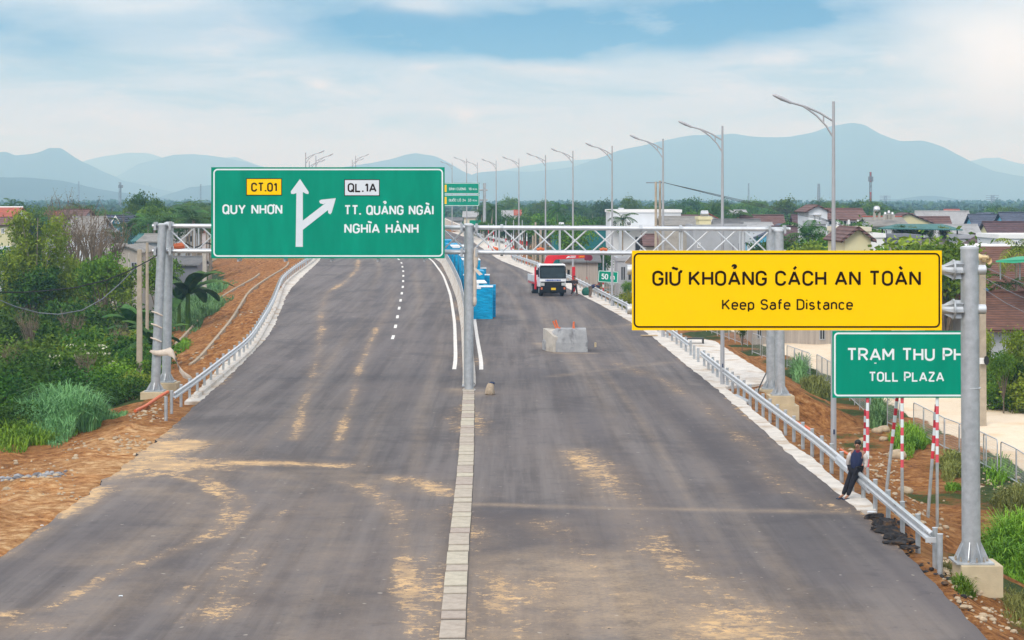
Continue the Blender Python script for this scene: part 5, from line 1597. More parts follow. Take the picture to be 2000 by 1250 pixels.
def plant(name, pr, loc, s=1.0, rz=None, sz=None, label=None, cat='tree', group=None):
    if rz is None: rz = NR.uniform(0, 6.28)
    if len(pr) == 1:
        o = link(name, pr[0][1]); o.location = loc
    else:
        o = empty(name, loc)
        for pn, me in pr: link(pn, me, o)
    o.rotation_euler = (0, 0, rz); o.scale = (s, s, sz or s)
    return tag(o, label, cat, group)
def lobes_round(R, Hc, n, seed, flat=.8):
    rg = random.Random(seed); out = []
    for i in range(n):
        a = i * 2.4 + rg.uniform(-.4, .4); r = R * rg.uniform(.25, .75)
        out.append((r * math.cos(a), r * math.sin(a), Hc + rg.uniform(-.45, .55) * R, R * rg.uniform(.38, .6), R * rg.uniform(.38, .6), R * rg.uniform(.3, .5) * flat))
    return out
def broad(seed, R, Hc, n, leaves, size, leafm, barkm='bark', clump=.3):
    L = lobes_round(R, Hc, n, seed)
    return [('crown', foliage_mesh('crown', crown_pts(L, leaves // n, clump), size, M[leafm])), ('trunk', wood(limbs_for(L, Hc * .45, .11 + .02 * R, seed), barkm))]
def bush(seed, R, Hh, n, leaves, size, leafm, clump=.22):
    rg = random.Random(seed); L = []
    for i in range(n):
        a = i * 2.4; r = R * rg.uniform(.1, .75)
        L.append((r * math.cos(a), r * math.sin(a), Hh * rg.uniform(.3, .75), R * rg.uniform(.35, .6), R * rg.uniform(.35, .6), Hh * rg.uniform(.25, .42)))
    return [('foliage', foliage_mesh('foliage', crown_pts(L, leaves // n, clump, .55), size, M[leafm])), ('stem', wood([([(0, 0, -.4), (l[0] * .5, l[1] * .5, l[2] * .4), (l[0], l[1], l[2])], [.05, .035, .01]) for l in L], 'bark'))]
def frond_quads(base, az_, L, el0, droop, nl, wl_, seed):
    """a feather leaf: leaflets along a drooping midrib"""
    out = []; p = Vector(base); el_ = el0
    n = nl; st = L / n
    h = Vector((math.cos(az_), math.sin(az_), 0)); side = Vector((-h.y, h.x, 0))
    for i in range(n):
        d = h * math.cos(el_) + Vector((0, 0, math.sin(el_)))
        q = p + d * st
        f = (i + .5) / n
        ln = wl_ * (math.sin(math.pi * min(1, f * .85 + .12)) ** .7)
        wd = st * .55
        out.append([p + side * .02, q + side * .02, q - side * .02, p - side * .02])
        for s_ in (-1, 1):
            tip = p + side * s_ * ln * .85 + d * ln * .45 + Vector((0, 0, -ln * (.25 + .3 * f)))
            mid = p + side * s_ * ln * .45 + d * (ln * .22 + wd) + Vector((0, 0, -.02 * ln))
            mid2 = p + side * s_ * ln * .45 + d * (ln * .22 - wd * .4) + Vector((0, 0, -.04 * ln))
            out.append([p, mid2, tip, mid])
        p = q; el_ -= droop / n
    return out
def palm(seed, Ht, L, nf, leafm, trunk_r=.09, nl=13, wl_=.55, lean=.0):
    rg = random.Random(seed); Q = []
    top = Vector((lean, 0, Ht))
    for k in range(nf):
        az_ = k * 2.399 + rg.uniform(-.2, .2)
        e = rg.uniform(-.2, 1.25)
        Q += frond_quads(top, az_, L * rg.uniform(.8, 1.1), e, 1.5 + rg.uniform(0, .7), nl, wl_, k)
    me = quads_mesh('crown', np.array([[tuple(v) for v in q] for q in Q]), M[leafm], attr=NR.uniform(0, 1, len(Q)))
    tr = wood([([(0, 0, -.5), (lean * .3, 0, Ht * .5), (lean, 0, Ht)], [trunk_r * 1.3, trunk_r, trunk_r * .8])], 'bark_pale')
    return [('crown', me), ('trunk', tr)]
def banana(seed, Ht, L, nf):
    rg = random.Random(seed); Q = []
    for k in range(nf):
        az_ = k * 2.399; e = rg.uniform(.35, 1.35); p = Vector((0, 0, Ht)); n = 7
        h = Vector((math.cos(az_), math.sin(az_), 0)); side = Vector((-h.y, h.x, 0)); el_ = e
        prev = None
        for i in range(n + 1):
            f = i / n; wd = .32 * math.sin(math.pi * (f * .88 + .1)) ** .6
            d = h * math.cos(el_) + Vector((0, 0, math.sin(el_)))
            cur = (p + side * wd - Vector((0, 0, wd * .35)), p, p - side * wd - Vector((0, 0, wd * .35)))
            if prev:
                Q.append([prev[0], cur[0], cur[1], prev[1]]); Q.append([prev[1], cur[1], cur[2], prev[2]])
            prev = cur; p = p + d * L / n; el_ -= 1.6 / n
    me = quads_mesh('crown', np.array([[tuple(v) for v in q] for q in Q]), M['leaf_palm'], attr=NR.uniform(0, 1, len(Q)))
    return [('crown', me), ('trunk', wood([([(0, 0, -.4), (0, 0, Ht)], [.13, .09])], 'leaf_mid'))]
def blades(name, pts, hmin, hmax, m_, wd=.025, lean=.55, fall=None):
    n = len(pts)
    hgt = NR.uniform(hmin, hmax, (n, 1)) * (1 if fall is None else fall[:, None]); az_ = NR.uniform(0, 6.28, n)
    d = np.stack([np.cos(az_), np.sin(az_), np.zeros(n)], 1)
    s = np.stack([-np.sin(az_), np.cos(az_), np.zeros(n)], 1) * wd
    up = np.array([0, 0, 1.0]); ln = lean * NR.uniform(.3, 1.2, (n, 1))
    p0 = pts; p1 = pts + up * hgt * .55 + d * hgt * ln * .22; p2 = pts + up * hgt * .9 + d * hgt * ln * .62; p3 = pts + up * hgt * (1 - .25 * ln) + d * hgt * ln * 1.1
    q = np.concatenate([np.stack([p0 - s, p0 + s, p1 + s, p1 - s], 1), np.stack([p1 - s, p1 + s, p2 + s * .8, p2 - s * .8], 1), np.stack([p2 - s * .8, p2 + s * .8, p3 + s * .1, p3 - s * .1], 1)])
    at_ = np.tile(NR.uniform(0, 1, n), 3)
    return quads_mesh(name, q, M[m_], attr=at_)
def gz(x, y): return ground_z(float(x), float(y))
def grass_patch(px0, py0, px1, py1, z, n, hmin, hmax, m_, label, wd=.02, lean=.6, rx=None):
    """an oval of tall grass, its feet given as a box on the photograph"""
    y0 = F * (H - z) / (py1 - HY); y1 = F * (H - z) / (py0 - HY)
    a = NR.uniform(0, 6.28, n); r = np.sqrt(NR.uniform(0, 1, n)) * (1 + .25 * np.sin(a * 3 + 1) + .15 * np.sin(a * 7))
    cy_ = (y0 + y1) / 2; Y = cy_ + r * np.sin(a) * (y1 - y0) / 2
    xa = (px0 - 1000) / F; xb = (px1 - 1000) / F
    X = Y * (xa + xb) / 2 + r * np.cos(a) * Y * (xb - xa) / 2
    P = np.array([(x, y, gz(x, y) - .03) for x, y in zip(X, Y)])
    nf = np.array([.55 + .8 * max(-.4, fbm(x, y, 1.3, 3, 4.4)) + .45 for x, y in zip(X, Y)])
    o = link('grass', blades('grass', P, hmin, hmax, m_, wd, lean, np.clip((1.08 - .75 * r ** 2.5) * nf, .15, 1.3)))
    return tag(o, label, 'grass', kind='stuff')
# ---- grasses
grass_patch(20, 790, 215, 862, -.45, 5200, .7, 1.5, 'blade', 'tall blue-green reed grass at the edge of the dirt, lower left', .020, .8)
grass_patch(-60, 830, 120, 880, -.4, 2500, .3, .8, 'leaf_bright', 'short bright grass at the left edge of the photo', .02, .7)
grass_patch(120, 800, 170, 848, -.45, 1500, .25, .6, 'leaf_bright', 'bright grass tufts creeping onto the dirt beside the reed grass', .018, .7)
grass_patch(325, 600, 438, 660, -2.0, 5200, .6, 1.5, 'blade', 'tall green grass at the foot of the bank beside the left gantry posts', .035, .7)
grass_patch(330, 560, 445, 602, -2.2, 2600, .6, 1.4, 'blade', 'farther tall grass at the foot of the left bank', .045, .7)
grass_patch(338, 672, 374, 690, -1.2, 700, .3, .55, 'leaf_bright', 'small round tuft of grass on the left bank', .025, .6)
grass_patch(255, 752, 300, 775, -.5, 500, .25, .5, 'leaf_bright', 'thin grass in front of the left gantry footing', .02, .7)
grass_patch(1915, 1040, 2090, 1105, -1.3, 4200, .6, 1.25, 'leaf_bright', 'tall bright green grass right of the thick sign post', .018, .8)
grass_patch(1935, 960, 2060, 1020, -1.7, 3000, .3, .8, 'blade_dry', 'dry yellowish grass mound at the right edge', .018, .7)
grass_patch(1735, 836, 1815, 884, -1.6, 2000, .25, .75, 'leaf_bright', 'bright weeds growing through the mesh fence under the toll sign', .02, .8)
grass_patch(1695, 795, 1735, 832, -1.55, 1300, .5, 1.1, 'blade', 'tuft of weeds right of the left toll sign post', .02, .8)
grass_patch(1560, 740, 1625, 775, -1.5, 1300, .3, .8, 'blade_dry', 'weeds along the mesh fence left of the toll sign', .022, .8)
grass_patch(1545, 705, 1580, 745, -1.45, 800, .6, 1.2, 'blade', 'weeds against the fence right of the gantry posts', .025, .8)
grass_patch(1835, 890, 1880, 935, -1.6, 900, .3, .8, 'blade_dry', 'scrappy weeds left of the thick post', .02, .8)
grass_patch(1845, 950, 1880, 962, -1.7, 400, .2, .4, 'leaf_bright', 'small tuft of grass left of the thick post', .02, .8)
grass_patch(1920, 900, 1985, 950, -1.7, 500, .2, .6, 'leaf_bright', 'weeds in front of the mesh fence at the right', .02, .9)
grass_patch(1860, 1125, 1905, 1160, -.2, 600, .15, .35, 'leaf_bright', 'bright tuft of grass below the concrete footing', .014, .8)
grass_patch(1890, 1105, 1935, 1130, -.15, 350, .15, .32, 'blade_dry', 'thin tuft of grass against the footing', .012, .8)
grass_patch(1840, 1080, 1868, 1105, -.1, 200, .12, .28, 'blade_dry', 'thin grass between the end post and the footing', .012, .8)
grass_patch(1950, 1120, 2060, 1240, -.9, 1600, .15, .4, 'blade_dry', 'sparse grass on the slope, lower right corner', .012, .9)
grass_patch(1925, 770, 2060, 800, -1.7, 1600, .3, .8, 'blade_dry', 'rough grass across the sand lane behind the thick post', .03, .8)

# ---- bushes and trees on the left
BU = [bush(1, 1.5, 1.7, 9, 2600, .20, 'leaf_mid'), bush(2, 1.7, 2.2, 9, 2600, .20, 'leaf_dark'), bush(3, 1.3, 1.5, 8, 2000, .18, 'leaf_bright'), bush(4, 1.6, 2.0, 9, 2400, .20, 'leaf_olive')]
bl = [(-10, 700, 100, 0, 1.3, .95), (40, 735, 92, 1, .9, .75), (90, 705, 97, 1, 1.1, .9), (60, 660, 112, 0, 1.4, 1.2), (130, 690, 104, 0, 1.1, 1.0), (175, 730, 94, 1, .9, .7), (160, 660, 112, 3, 1.2, 1.1), (215, 715, 97, 2, 1.0, .95),
      (250, 700, 101, 2, 1.0, 1.0), (235, 755, 90, 1, .75, .55), (270, 745, 92, 3, .7, .55), (205, 660, 112, 1, 1.3, 1.2), (260, 650, 115, 0, 1.3, 1.2), (20, 770, 86, 1, .9, .7), (-30, 790, 82, 1, .9, .8), (110, 765, 87, 1, .7, .55),
      (10, 620, 130, 1, 1.6, 1.4), (80, 610, 134, 0, 1.6, 1.4), (150, 600, 138, 1, 1.6, 1.5), (215, 600, 138, 1, 1.5, 1.4), (270, 600, 138, 0, 1.4, 1.3), (30, 570, 152, 0, 1.7, 1.5), (110, 565, 155, 3, 1.7, 1.4),
      (190, 560, 156, 3, 1.5, 1.3), (240, 570, 150, 2, 1.3, 1.2), (-20, 640, 120, 1, 1.6, 1.4), (0, 830, 76, 1, .8, .65), (55, 832, 77, 2, .55, .45), (300, 640, 118, 1, .9, .9), (285, 700, 103, 1, .8, .8), (195, 770, 88, 1, .6, .45),
      (105, 640, 120, 1, 1.2, 1.1), (0, 690, 104, 3, 1.1, 1.0), (180, 625, 128, 0, 1.3, 1.2), (245, 625, 128, 3, 1.2, 1.0), (300, 600, 140, 0, .9, .9), (-60, 730, 93, 0, 1.2, 1.0)]
for px, py, yd, k, s_, sz in bl:
    p_ = at(px, py, yd); p_.z = gz(p_.x, yd) - .1
    plant('shrub', BU[k], p_, s_, None, sz * 1.05, ('leafy mid-green shrub in the thicket left of the gantry', 'dark dense shrub in the thicket left of the gantry', 'bright yellow-green shrub in the thicket left of the gantry', 'olive shrub in the thicket left of the gantry')[k], 'shrub',
          ('mid-green shrubs on the left', 'dark shrubs on the left', 'bright shrubs on the left', 'olive shrubs on the left')[k])
# flowering shrub
L = [(NR.uniform(-2.6, 2.6), NR.uniform(-1, 1), NR.uniform(.9, 2.2), .8, .8, .6) for _ in range(9)]
fb = [('foliage', foliage_mesh('foliage', crown_pts(L, 330, .2, .6), .19, M['leaf_mid'])), ('flowers', foliage_mesh('flowers', crown_pts(L, 34, .12, .95), .16, M['blossom'], .8)), ('stem', wood([([(0, 0, -.3), l[:3]], [.05, .02]) for l in L], 'bark'))]
p_ = at(95, 690, 99); p_.z = gz(p_.x, 99)
plant('flowering_shrub', fb, p_, 1.05, 0, 1.05, 'wide shrub sprinkled with cream blossom at the left', 'shrub')
# tall feathery tree at the left
L = []
rg = random.Random(11)
for (ox, oy, tp_, n_, sp) in ((-.9, .2, 9.3, 17, 1.35), (1.25, -.2, 8.5, 15, 1.3), (.2, .9, 7.4, 10, 1.6), (-2.0, -.4, 6.2, 7, .9), (2.3, .3, 5.6, 7, .9), (0, -.8, 5.4, 9, 2.0)):
    for i in range(n_):
        f = (i + rg.random()) / n_; a = rg.uniform(0, 6.28); r = sp * rg.uniform(.2, 1.0) * (1 - .55 * f ** 2)
        L.append((ox + r * math.cos(a), oy + r * math.sin(a), 1.7 + f * (tp_ - 2.1), rg.uniform(.45, .85), rg.uniform(.45, .85), rg.uniform(.35, .7)))
bt = [('crown', foliage_mesh('crown', crown_pts(L, 330, .30, .35), .25, M['leaf_olive'], .42)), ('trunk', wood(limbs_for(L[::2], 3.0, .16, 3), 'bark_pale'))]
p_ = at(72, 575, 152); p_.z = gz(p_.x, 152) - .1
plant('feathery_tree', bt, p_, 1.0, .4, (at(72, 394, 152).z - p_.z) / 9.6, 'big feathery olive tree, the tallest in the left foreground', 'tree')
p_ = at(-20, 560, 160); p_.z = gz(p_.x, 160)
plant('feathery_tree', bt, p_, .7, 2.2, .62, 'smaller feathery tree cut by the left edge of the photo', 'tree')
p_ = at(118, 570, 162); p_.z = gz(p_.x, 162)
plant('feathery_tree', bt, p_, .75, 4.0, .68, 'feathery olive tree tucked behind the right flank of the big one', 'tree')
# bare twiggy trees
def twiggy(seed, Ht, sp, nb):
    rg = random.Random(seed); Lm = [([(0, 0, -.3), (.1, 0, Ht * .35)], [.10, .07])]
    for i in range(nb):
        a = rg.uniform(0, 6.28); z0 = Ht * rg.uniform(.15, .5); r = sp * rg.uniform(.4, 1)
        p1 = Vector((r * .5 * math.cos(a), r * .5 * math.sin(a), z0 + (Ht - z0) * .5)); p2 = Vector((r * math.cos(a), r * math.sin(a), Ht * rg.uniform(.75, 1)))
        Lm.append(([(0, 0, z0), p1, p2], [.06, .04, .012]))
        for j in range(5):
            q = p1.lerp(p2, rg.random()); Lm.append(([q, q + Vector((rg.uniform(-.7, .7), rg.uniform(-.7, .7), rg.uniform(.3, 1.1)))], [.022, .007]))
    C = np.concatenate([np.array(l[0][-1])[None, :] + NR.normal(size=(3, 3)) * .16 for l in Lm[1:]])
    return [('trunk', wood(Lm, 'twig')), ('crown', foliage_mesh('crown', C, .10, M['leaf_brown']))]
TW_ = [twiggy(1, 7.5, 2.2, 26), twiggy(2, 6, 1.8, 22)]
for (px, pyb, pyt, yd, k, lb) in ((182, 550, 408, 165, 0, 'bare brown twiggy tree in front of the grey roofed house'), (150, 555, 425, 168, 1, 'bare forked sapling right of the big feathery tree'), (212, 545, 440, 172, 1, 'brown half-bare tree left of the blue gabled house'),
                              (118, 480, 385, 250, 0, 'bare tree above the brown roof at the left'), (1005, 480, 436, 300, 1, 'brown withered tree beyond the truss')):
    p_ = at(px, pyb, yd); p_.z = gz(p_.x, yd)
    s_ = (at(px, pyt, yd).z - p_.z) / (7.5, 6)[k]
    plant('bare_tree', TW_[k], p_, s_ * .85, None, s_, lb, 'tree')
BT = [broad(21, 2.6, 4.6, 10, 3000, .30, 'leaf_mid'), broad(22, 2.4, 4.8, 10, 3000, .30, 'leaf_dark'), broad(23, 2.2, 4.2, 9, 2600, .28, 'leaf_olive')]
BTH = (6.6, 6.6, 6.0)
def tree_at(px, pyt, yd, k, label, s=1.0, group=None, wide=1.0):
    p_ = at(px, 500, yd); p_.z = gz(p_.x, yd) - .1
    z = (at(px, pyt, yd).z - p_.z) / BTH[k]
    return plant('leafy_tree', BT[k], p_, z * wide, None, z, label, 'tree', group)
tree_at(283, 378, 330, 1, 'tall round-headed tree rising above the palm grove left of the sign', wide=.62)
tree_at(262, 392, 330, 0, 'lower branchy tree beside the round-headed one', wide=.6)
tree_at(300, 392, 345, 0, 'second tree right of the round-headed one', wide=.6)
tree_at(205, 500, 150, 0, 'young yellow-green tree in front of the tin barn', wide=.75)
tree_at(180, 510, 158, 2, 'olive tree left of the tin barn', wide=.8)
tree_at(235, 515, 150, 2, 'small tree covering the corner of the tin barn', wide=.8)
tree_at(310, 505, 150, 0, 'small dark-green tree between the gantry posts and the barn', wide=.7)
tree_at(20, 480, 175, 1, 'dark tree low at the left edge behind the feathery tree')
tree_at(60, 520, 150, 1, 'dark tree under the big feathery one')
tree_at(150, 520, 160, 1, 'dark tree right of the big feathery one')
# banana plants
BN = [banana(1, 1.7, 2.3, 9), banana(2, 1.4, 2.0, 8)]
for (px, pyb, pyt, yd, k, lb) in ((367, 566, 498, 150, 0, 'broad-leaved banana plant at the foot of the left bank'), (350, 565, 520, 156, 1, 'second banana plant left of the bigger one'), (300, 650, 590, 112, 1, 'banana plant just behind the left gantry posts'), (262, 600, 560, 132, 1, 'banana plant in front of the barn'), (265, 520, 462, 200, 0, 'banana clump in front of the grey shed')):
    p_ = at(px, pyb, yd); p_.z = gz(p_.x, yd)
    s_ = (at(px, pyt, yd).z - p_.z) / 3.3
    plant('banana_plant', BN[k], p_, s_, None, s_, lb, 'banana plant')

# ---- palms
PA = [palm(1, 6.0, 1.7, 11, 'leaf_palm', .07, 11, .5), palm(2, 7.0, 1.8, 12, 'leaf_palm', .07, 11, .5, .3), palm(3, 6.5, 2.9, 15, 'leaf_palm', .12, 14, .75, .4), palm(4, 5.5, 1.8, 11, 'leaf_palm_yellow', .07, 11, .5)]
PAH = (6.9, 8.0, 8.0, 6.4)
def palm_at(px, pyt, yd, k, label, group=None, wide=1.0, pyb=None):
    p_ = at(px, 500, yd); p_.z = gz(p_.x, yd) - .1
    z = (at(px, pyt, yd).z - p_.z) / PAH[k]
    return plant('palm_tree', PA[k], p_, z * wide, None, z, label, 'palm', group)
palm_at(1985, 452, 122.3, 3, 'areca palm with drooping fronds at the right edge, trunk before the tiled roof', wide=.9)
palm_at(1970, 532, 122.3, 0, 'small palm crown sticking up before the big tiled roof', wide=1.05)
palm_at(1216, 408, 236, 0, 'slim palm standing against the white flat-roofed block', wide=1.0)
palm_at(1655, 427, 196, 0, 'short palm before the veranda of the brown-roofed house', wide=.9)
palm_at(1573, 425, 178, 2, 'large coconut palm with spread fronds left of the cream gable', wide=1.0)
palm_at(1401, 392, 300, 2, 'coconut palm behind the grey block, left of the second lamp post')
palm_at(1441, 405, 290, 2, 'coconut palm right of the second lamp post')
palm_at(1468, 412, 300, 0, 'palm standing by itself right of the pair of coconut palms', wide=1.3)
palm_at(1091, 389, 330, 2, 'tallest palm between the lamp posts above the truss', wide=.62)
palm_at(1086, 400, 335, 0, 'shorter palm leaning beside the tallest one', wide=1.0)
palm_at(958, 390, 330, 2, 'coconut palm right of the far sign pole', wide=1.05)
palm_at(938, 405, 345, 2, 'coconut palm under the far distance sign', wide=1.0)
palm_at(1734, 400, 330, 2, 'coconut palm behind the rooftop water tanks', wide=.9)
palm_at(28, 384, 420, 2, 'coconut palm above the red roof at the left edge', wide=.75)
palm_at(8, 396, 400, 2, 'shorter coconut palm at the left edge', wide=.75)
palm_at(160, 395, 330, 0, 'palm crown above the bare trees', wide=1.2)
palm_at(246, 424, 240, 1, 'palm right of the blue gabled house', wide=1.1)
palm_at(222, 440, 225, 2, 'coconut palm before the blue gabled house', wide=.8)
palm_at(1902, 430, 330, 0, 'slim palm against the teal warehouse, left one', wide=1.1)
palm_at(1938, 443, 260, 0, 'slim palm against the teal warehouse, right one', wide=.9)
palm_at(1966, 430, 300, 0, 'palm beside the balcony of the teal warehouse', wide=1.1)
palm_at(1640, 408, 320, 0, 'palm crown behind the brown veranda roof', wide=1.1)
# groves: rows of areca palms and trees standing one behind the other
def top_of(px, lst): return float(np.interp(px, [a for a, b_ in lst], [b_ for a, b_ in lst]))
rg = random.Random(5)
n = 0
for (pa, pb, prof_, ylo, yhi, cnt, share, lbp, lbt, gp_, gt_) in (
    (232, 420, [(232, 412), (260, 405), (300, 398), (340, 395), (380, 390), (420, 400)], 230, 420, 62, .90, 'areca palm in the dense grove left of the green sign', 'leafy tree in the dense grove left of the green sign', 'areca palms left of the sign', 'grove trees left of the sign'),
    (935, 1195, [(935, 420), (960, 415), (1000, 418), (1040, 412), (1090, 410), (1140, 420), (1195, 412)], 280, 430, 58, .45, 'palm in the tree belt above the truss', 'leafy tree in the tree belt above the truss', 'palms above the truss', 'trees above the truss'),
    (1320, 1590, [(1320, 412), (1370, 405), (1430, 412), (1480, 416), (1530, 418), (1590, 420)], 300, 430, 46, .5, 'palm in the belt behind the grey and white blocks', 'leafy tree in the belt behind the grey and white blocks', 'palms behind the blocks', 'trees behind the blocks'),
    (1700, 1850, [(1700, 410), (1760, 408), (1800, 410), (1850, 414)], 330, 430, 36, .8, 'areca palm in the dark grove right of the water tanks', 'leafy tree in the dark grove right of the water tanks', 'palms right of the tanks', 'trees right of the tanks'),
    (1850, 2040, [(1850, 410), (1900, 405), (1950, 402), (2040, 396)], 430, 560, 26, .3, 'palm behind the teal warehouse', 'leafy tree behind the teal warehouse', 'palms behind the teal warehouse', 'trees behind the teal warehouse'),
    (-20, 240, [(-20, 400), (60, 402), (120, 398), (170, 405), (240, 412)], 300, 430, 44, .4, 'palm behind the roofs at the left', 'leafy tree behind the roofs at the left', 'palms behind the left roofs', 'trees behind the left roofs')):
    for i in range(cnt):
        px = pa + (pb - pa) * (i + rg.random()) / cnt
        yd = rg.uniform(ylo, yhi)
        f = (yd - ylo) / (yhi - ylo)
        pyt = top_of(px, prof_) + (1 - f) * 16 + rg.uniform(-4, 8)
        if 1215 < px < 1320: continue
        if rg.random() < share: palm_at(px, pyt, yd, rg.choice((0, 0, 1)), lbp, gp_, 1.55)
        else: tree_at(px, pyt, yd, rg.choice((1, 1, 0)), lbt, group=gt_, wide=.8)
# trees between houses on the right and hedges
for (px, pyt, yd, k, lb, wd) in ((1815, 462, 120, 2, 'round glossy tree behind the end of the yellow sign', 1.25), (1790, 480, 124, 0, 'second leafy tree behind the end of the yellow sign', 1.0), (1845, 475, 118, 0, 'leafy tree left of the thick post top', 1.0),
                             (1540, 462, 175, 1, 'dark leafy tree left of the big coconut palm', .9), (1610, 455, 178, 0, 'leafy tree right of the big coconut palm', .8), (1500, 470, 200, 1, 'tree behind the right gantry posts', .8), (1580, 470, 172, 2, 'low olive tree above the yellow sign', .9),
                             (1690, 440, 200, 0, 'tree between the cream gable and the house with tanks', .7), (1115, 440, 230, 0, 'bushy tree by the green warehouse', .9), (1165, 485, 210, 1, 'dark tree before the green warehouse', .9), (1960, 690, 95, 0, 'leafy tree before the old grey gable, lower right', .55), (1990, 640, 98, 2, 'thin yellowish tree before the tiled roof at the right edge', .6),
                             (1920, 640, 100, 2, 'thin sapling beside the old grey gable', .5), (1500, 600, 140, 1, 'dark tree at the shed door behind the gantry posts', .6), (1450, 618, 132, 1, 'small conifer-like tree by the fence left of the gantry posts', .45),
                             (1985, 700, 96, 1, 'dark bushy tree at the right edge over the lane', .7), (1250, 545, 165, 2, 'scrubby tree behind the left end of the yellow sign', .7), (1225, 550, 160, 0, 'low scrub tree right of the small distance sign', .5)):
    tree_at(px, pyt, yd, k, lb, wide=wd)
for (px, yd, k, s_) in ((1945, 97, 0, .8), (1975, 99, 1, .9), (2010, 95, 3, .9), (1935, 104, 3, .7), (1995, 104, 1, 1.0), (1960, 110, 0, .9), (1238, 150, 3, .8), (1222, 158, 3, .7), (1255, 146, 0, .7)):
    p_ = at(px, 700, yd); p_.z = gz(p_.x, yd) - .1
    plant('shrub', BU[k], p_, s_, None, s_, 'shrub growing beside the sand lane on the right', 'shrub', 'shrubs beside the sand lane')
rg = random.Random(17)
for i in range(54):
    px = 930 + 800 * (i + rg.random()) / 54; yd = rg.uniform(470, 610)
    pyt = rg.uniform(392, 405) if i % 4 else rg.uniform(386, 394)
    if i % 3 == 0: palm_at(px, pyt + 3, yd, rg.choice((0, 1, 2)), 'palm rising from the far plain between the lamp posts', 'palms on the far plain', 1.5)
    else: tree_at(px, pyt, yd, rg.choice((0, 1, 1)), 'leafy tree rising from the far plain between the lamp posts', group='trees on the far plain', wide=rg.uniform(.6, 1.0))
for px, py, yd, k, s_, lb in ((60, 640, 116, 0, .42, 'dry bare bush standing over the flowering shrub'), (140, 625, 122, 1, .5, 'bare sapling in the thicket under the drooping cable'), (232, 640, 117, 0, .36, 'bare bush left of the brown concrete pole'), (170, 715, 95, 1, .32, 'small bare bush behind the reed grass'), (20, 715, 97, 0, .3, 'low bare bush at the left edge above the reed grass')):
    p_ = at(px, py, yd); p_.z = gz(p_.x, yd)
    plant('bare_bush', TW_[k], p_, s_, None, s_ * 1.1, lb, 'shrub')
# ---- far woods, one mass each
def wood_belt(label, yd, dep, ztop, n, size, m_, px0=-80, px1=2080, seed=0):
    X = NR.uniform((px0 - 1000) * yd / F * 1.05, (px1 - 1000) * yd / F * 1.05, n)
    Y = yd + NR.uniform(0, dep, n)
    hh = np.array([ztop * (1 + .42 * fbm(x, yd, 60 + yd * .05, 4, seed) + .34 * mnoise.noise((x / (yd * .012), seed, 0)) + .2 * mnoise.noise((x / (yd * .005), seed, 3))) for x in X])
    Z = -4.2 + (hh + 4.2) * NR.uniform(0, 1, n) ** .55
    C = np.stack([X, Y, Z], 1)
    o = link('woods', quads_mesh('woods', leaf_quads(C, size, .8, .35), M[m_], attr=NR.uniform(0, 1, n)))
    return tag(o, label, 'woods', kind='stuff')
wood_belt('dark wood beyond the houses, nearest belt', 620, 160, 4.4, 9000, 1.9, 'leaf_far', seed=1)
wood_belt('second belt of far woods', 900, 260, 5.0, 9000, 2.8, 'leaf_far', seed=2)
wood_belt('third belt of far woods fading into haze', 1350, 400, 5.8, 9000, 4.2, 'leaf_far', seed=3)
wood_belt('farthest pale belt of woods under the mountains', 2100, 600, 7.2, 9000, 6.5, 'leaf_far', seed=4)
# ---- stones, rubble and litter
def scatter(name, label, cat, areas, n, smin, smax, m_, seed):
    mb = MB(); rg = random.Random(seed)
    for i in range(n):
        px0, py0, px1, py1, z = rg.choice(areas)
        px, py = rg.uniform(px0, px1), rg.uniform(py0, py1)
        y = F * (H - z) / (py - HY); x = (px - 1000) * y / F
        s = rg.uniform(smin, smax) ** 1.0 * rg.choice((.5, .7, 1))
        mb.ell((x, y, ground_z(x, y) + s * .15), (s * rg.uniform(.6, 1.2), s * rg.uniform(.6, 1.2), s * rg.uniform(.35, .7)), 6, 4, 0, Matrix.Rotation(rg.uniform(0, 3), 3, 'Z'))
    return tag(mb.build(name, M[m_]), label, cat, kind='stuff')
scatter('rubble', 'scattered stones and lumps on the right bank', 'rubble', [(1560, 790, 1700, 900, -.6), (1740, 930, 1850, 1060, -.9), (1850, 1100, 1990, 1240, -.3), (1880, 900, 1990, 960, -1.6), (1690, 860, 1760, 930, -1.2), (1840, 1060, 1880, 1130, -.1)], 620, .03, .12, 'stone', 1)
scatter('rubble', 'scattered clods and stones on the left dirt', 'rubble', [(0, 900, 160, 1000, -.4), (120, 860, 300, 900, -.3), (250, 780, 330, 830, -.2), (350, 690, 450, 720, -.8), (400, 620, 520, 660, -.8)], 420, .03, .13, 'stone', 2)
scatter('rubble', 'grey broken concrete lying on the left dirt', 'rubble', [(0, 936, 130, 952, -.4)], 90, .05, .16, 'concrete_grey', 3)
scatter('rubble', 'tiny dark crumbs along the asphalt edge at the right', 'rubble', [(1690, 1008, 1785, 1078, 0), (1700, 1015, 1760, 1050, 0), (1790, 1090, 1900, 1230, -.02)], 420, .02, .12, 'asphalt_lump', 4)
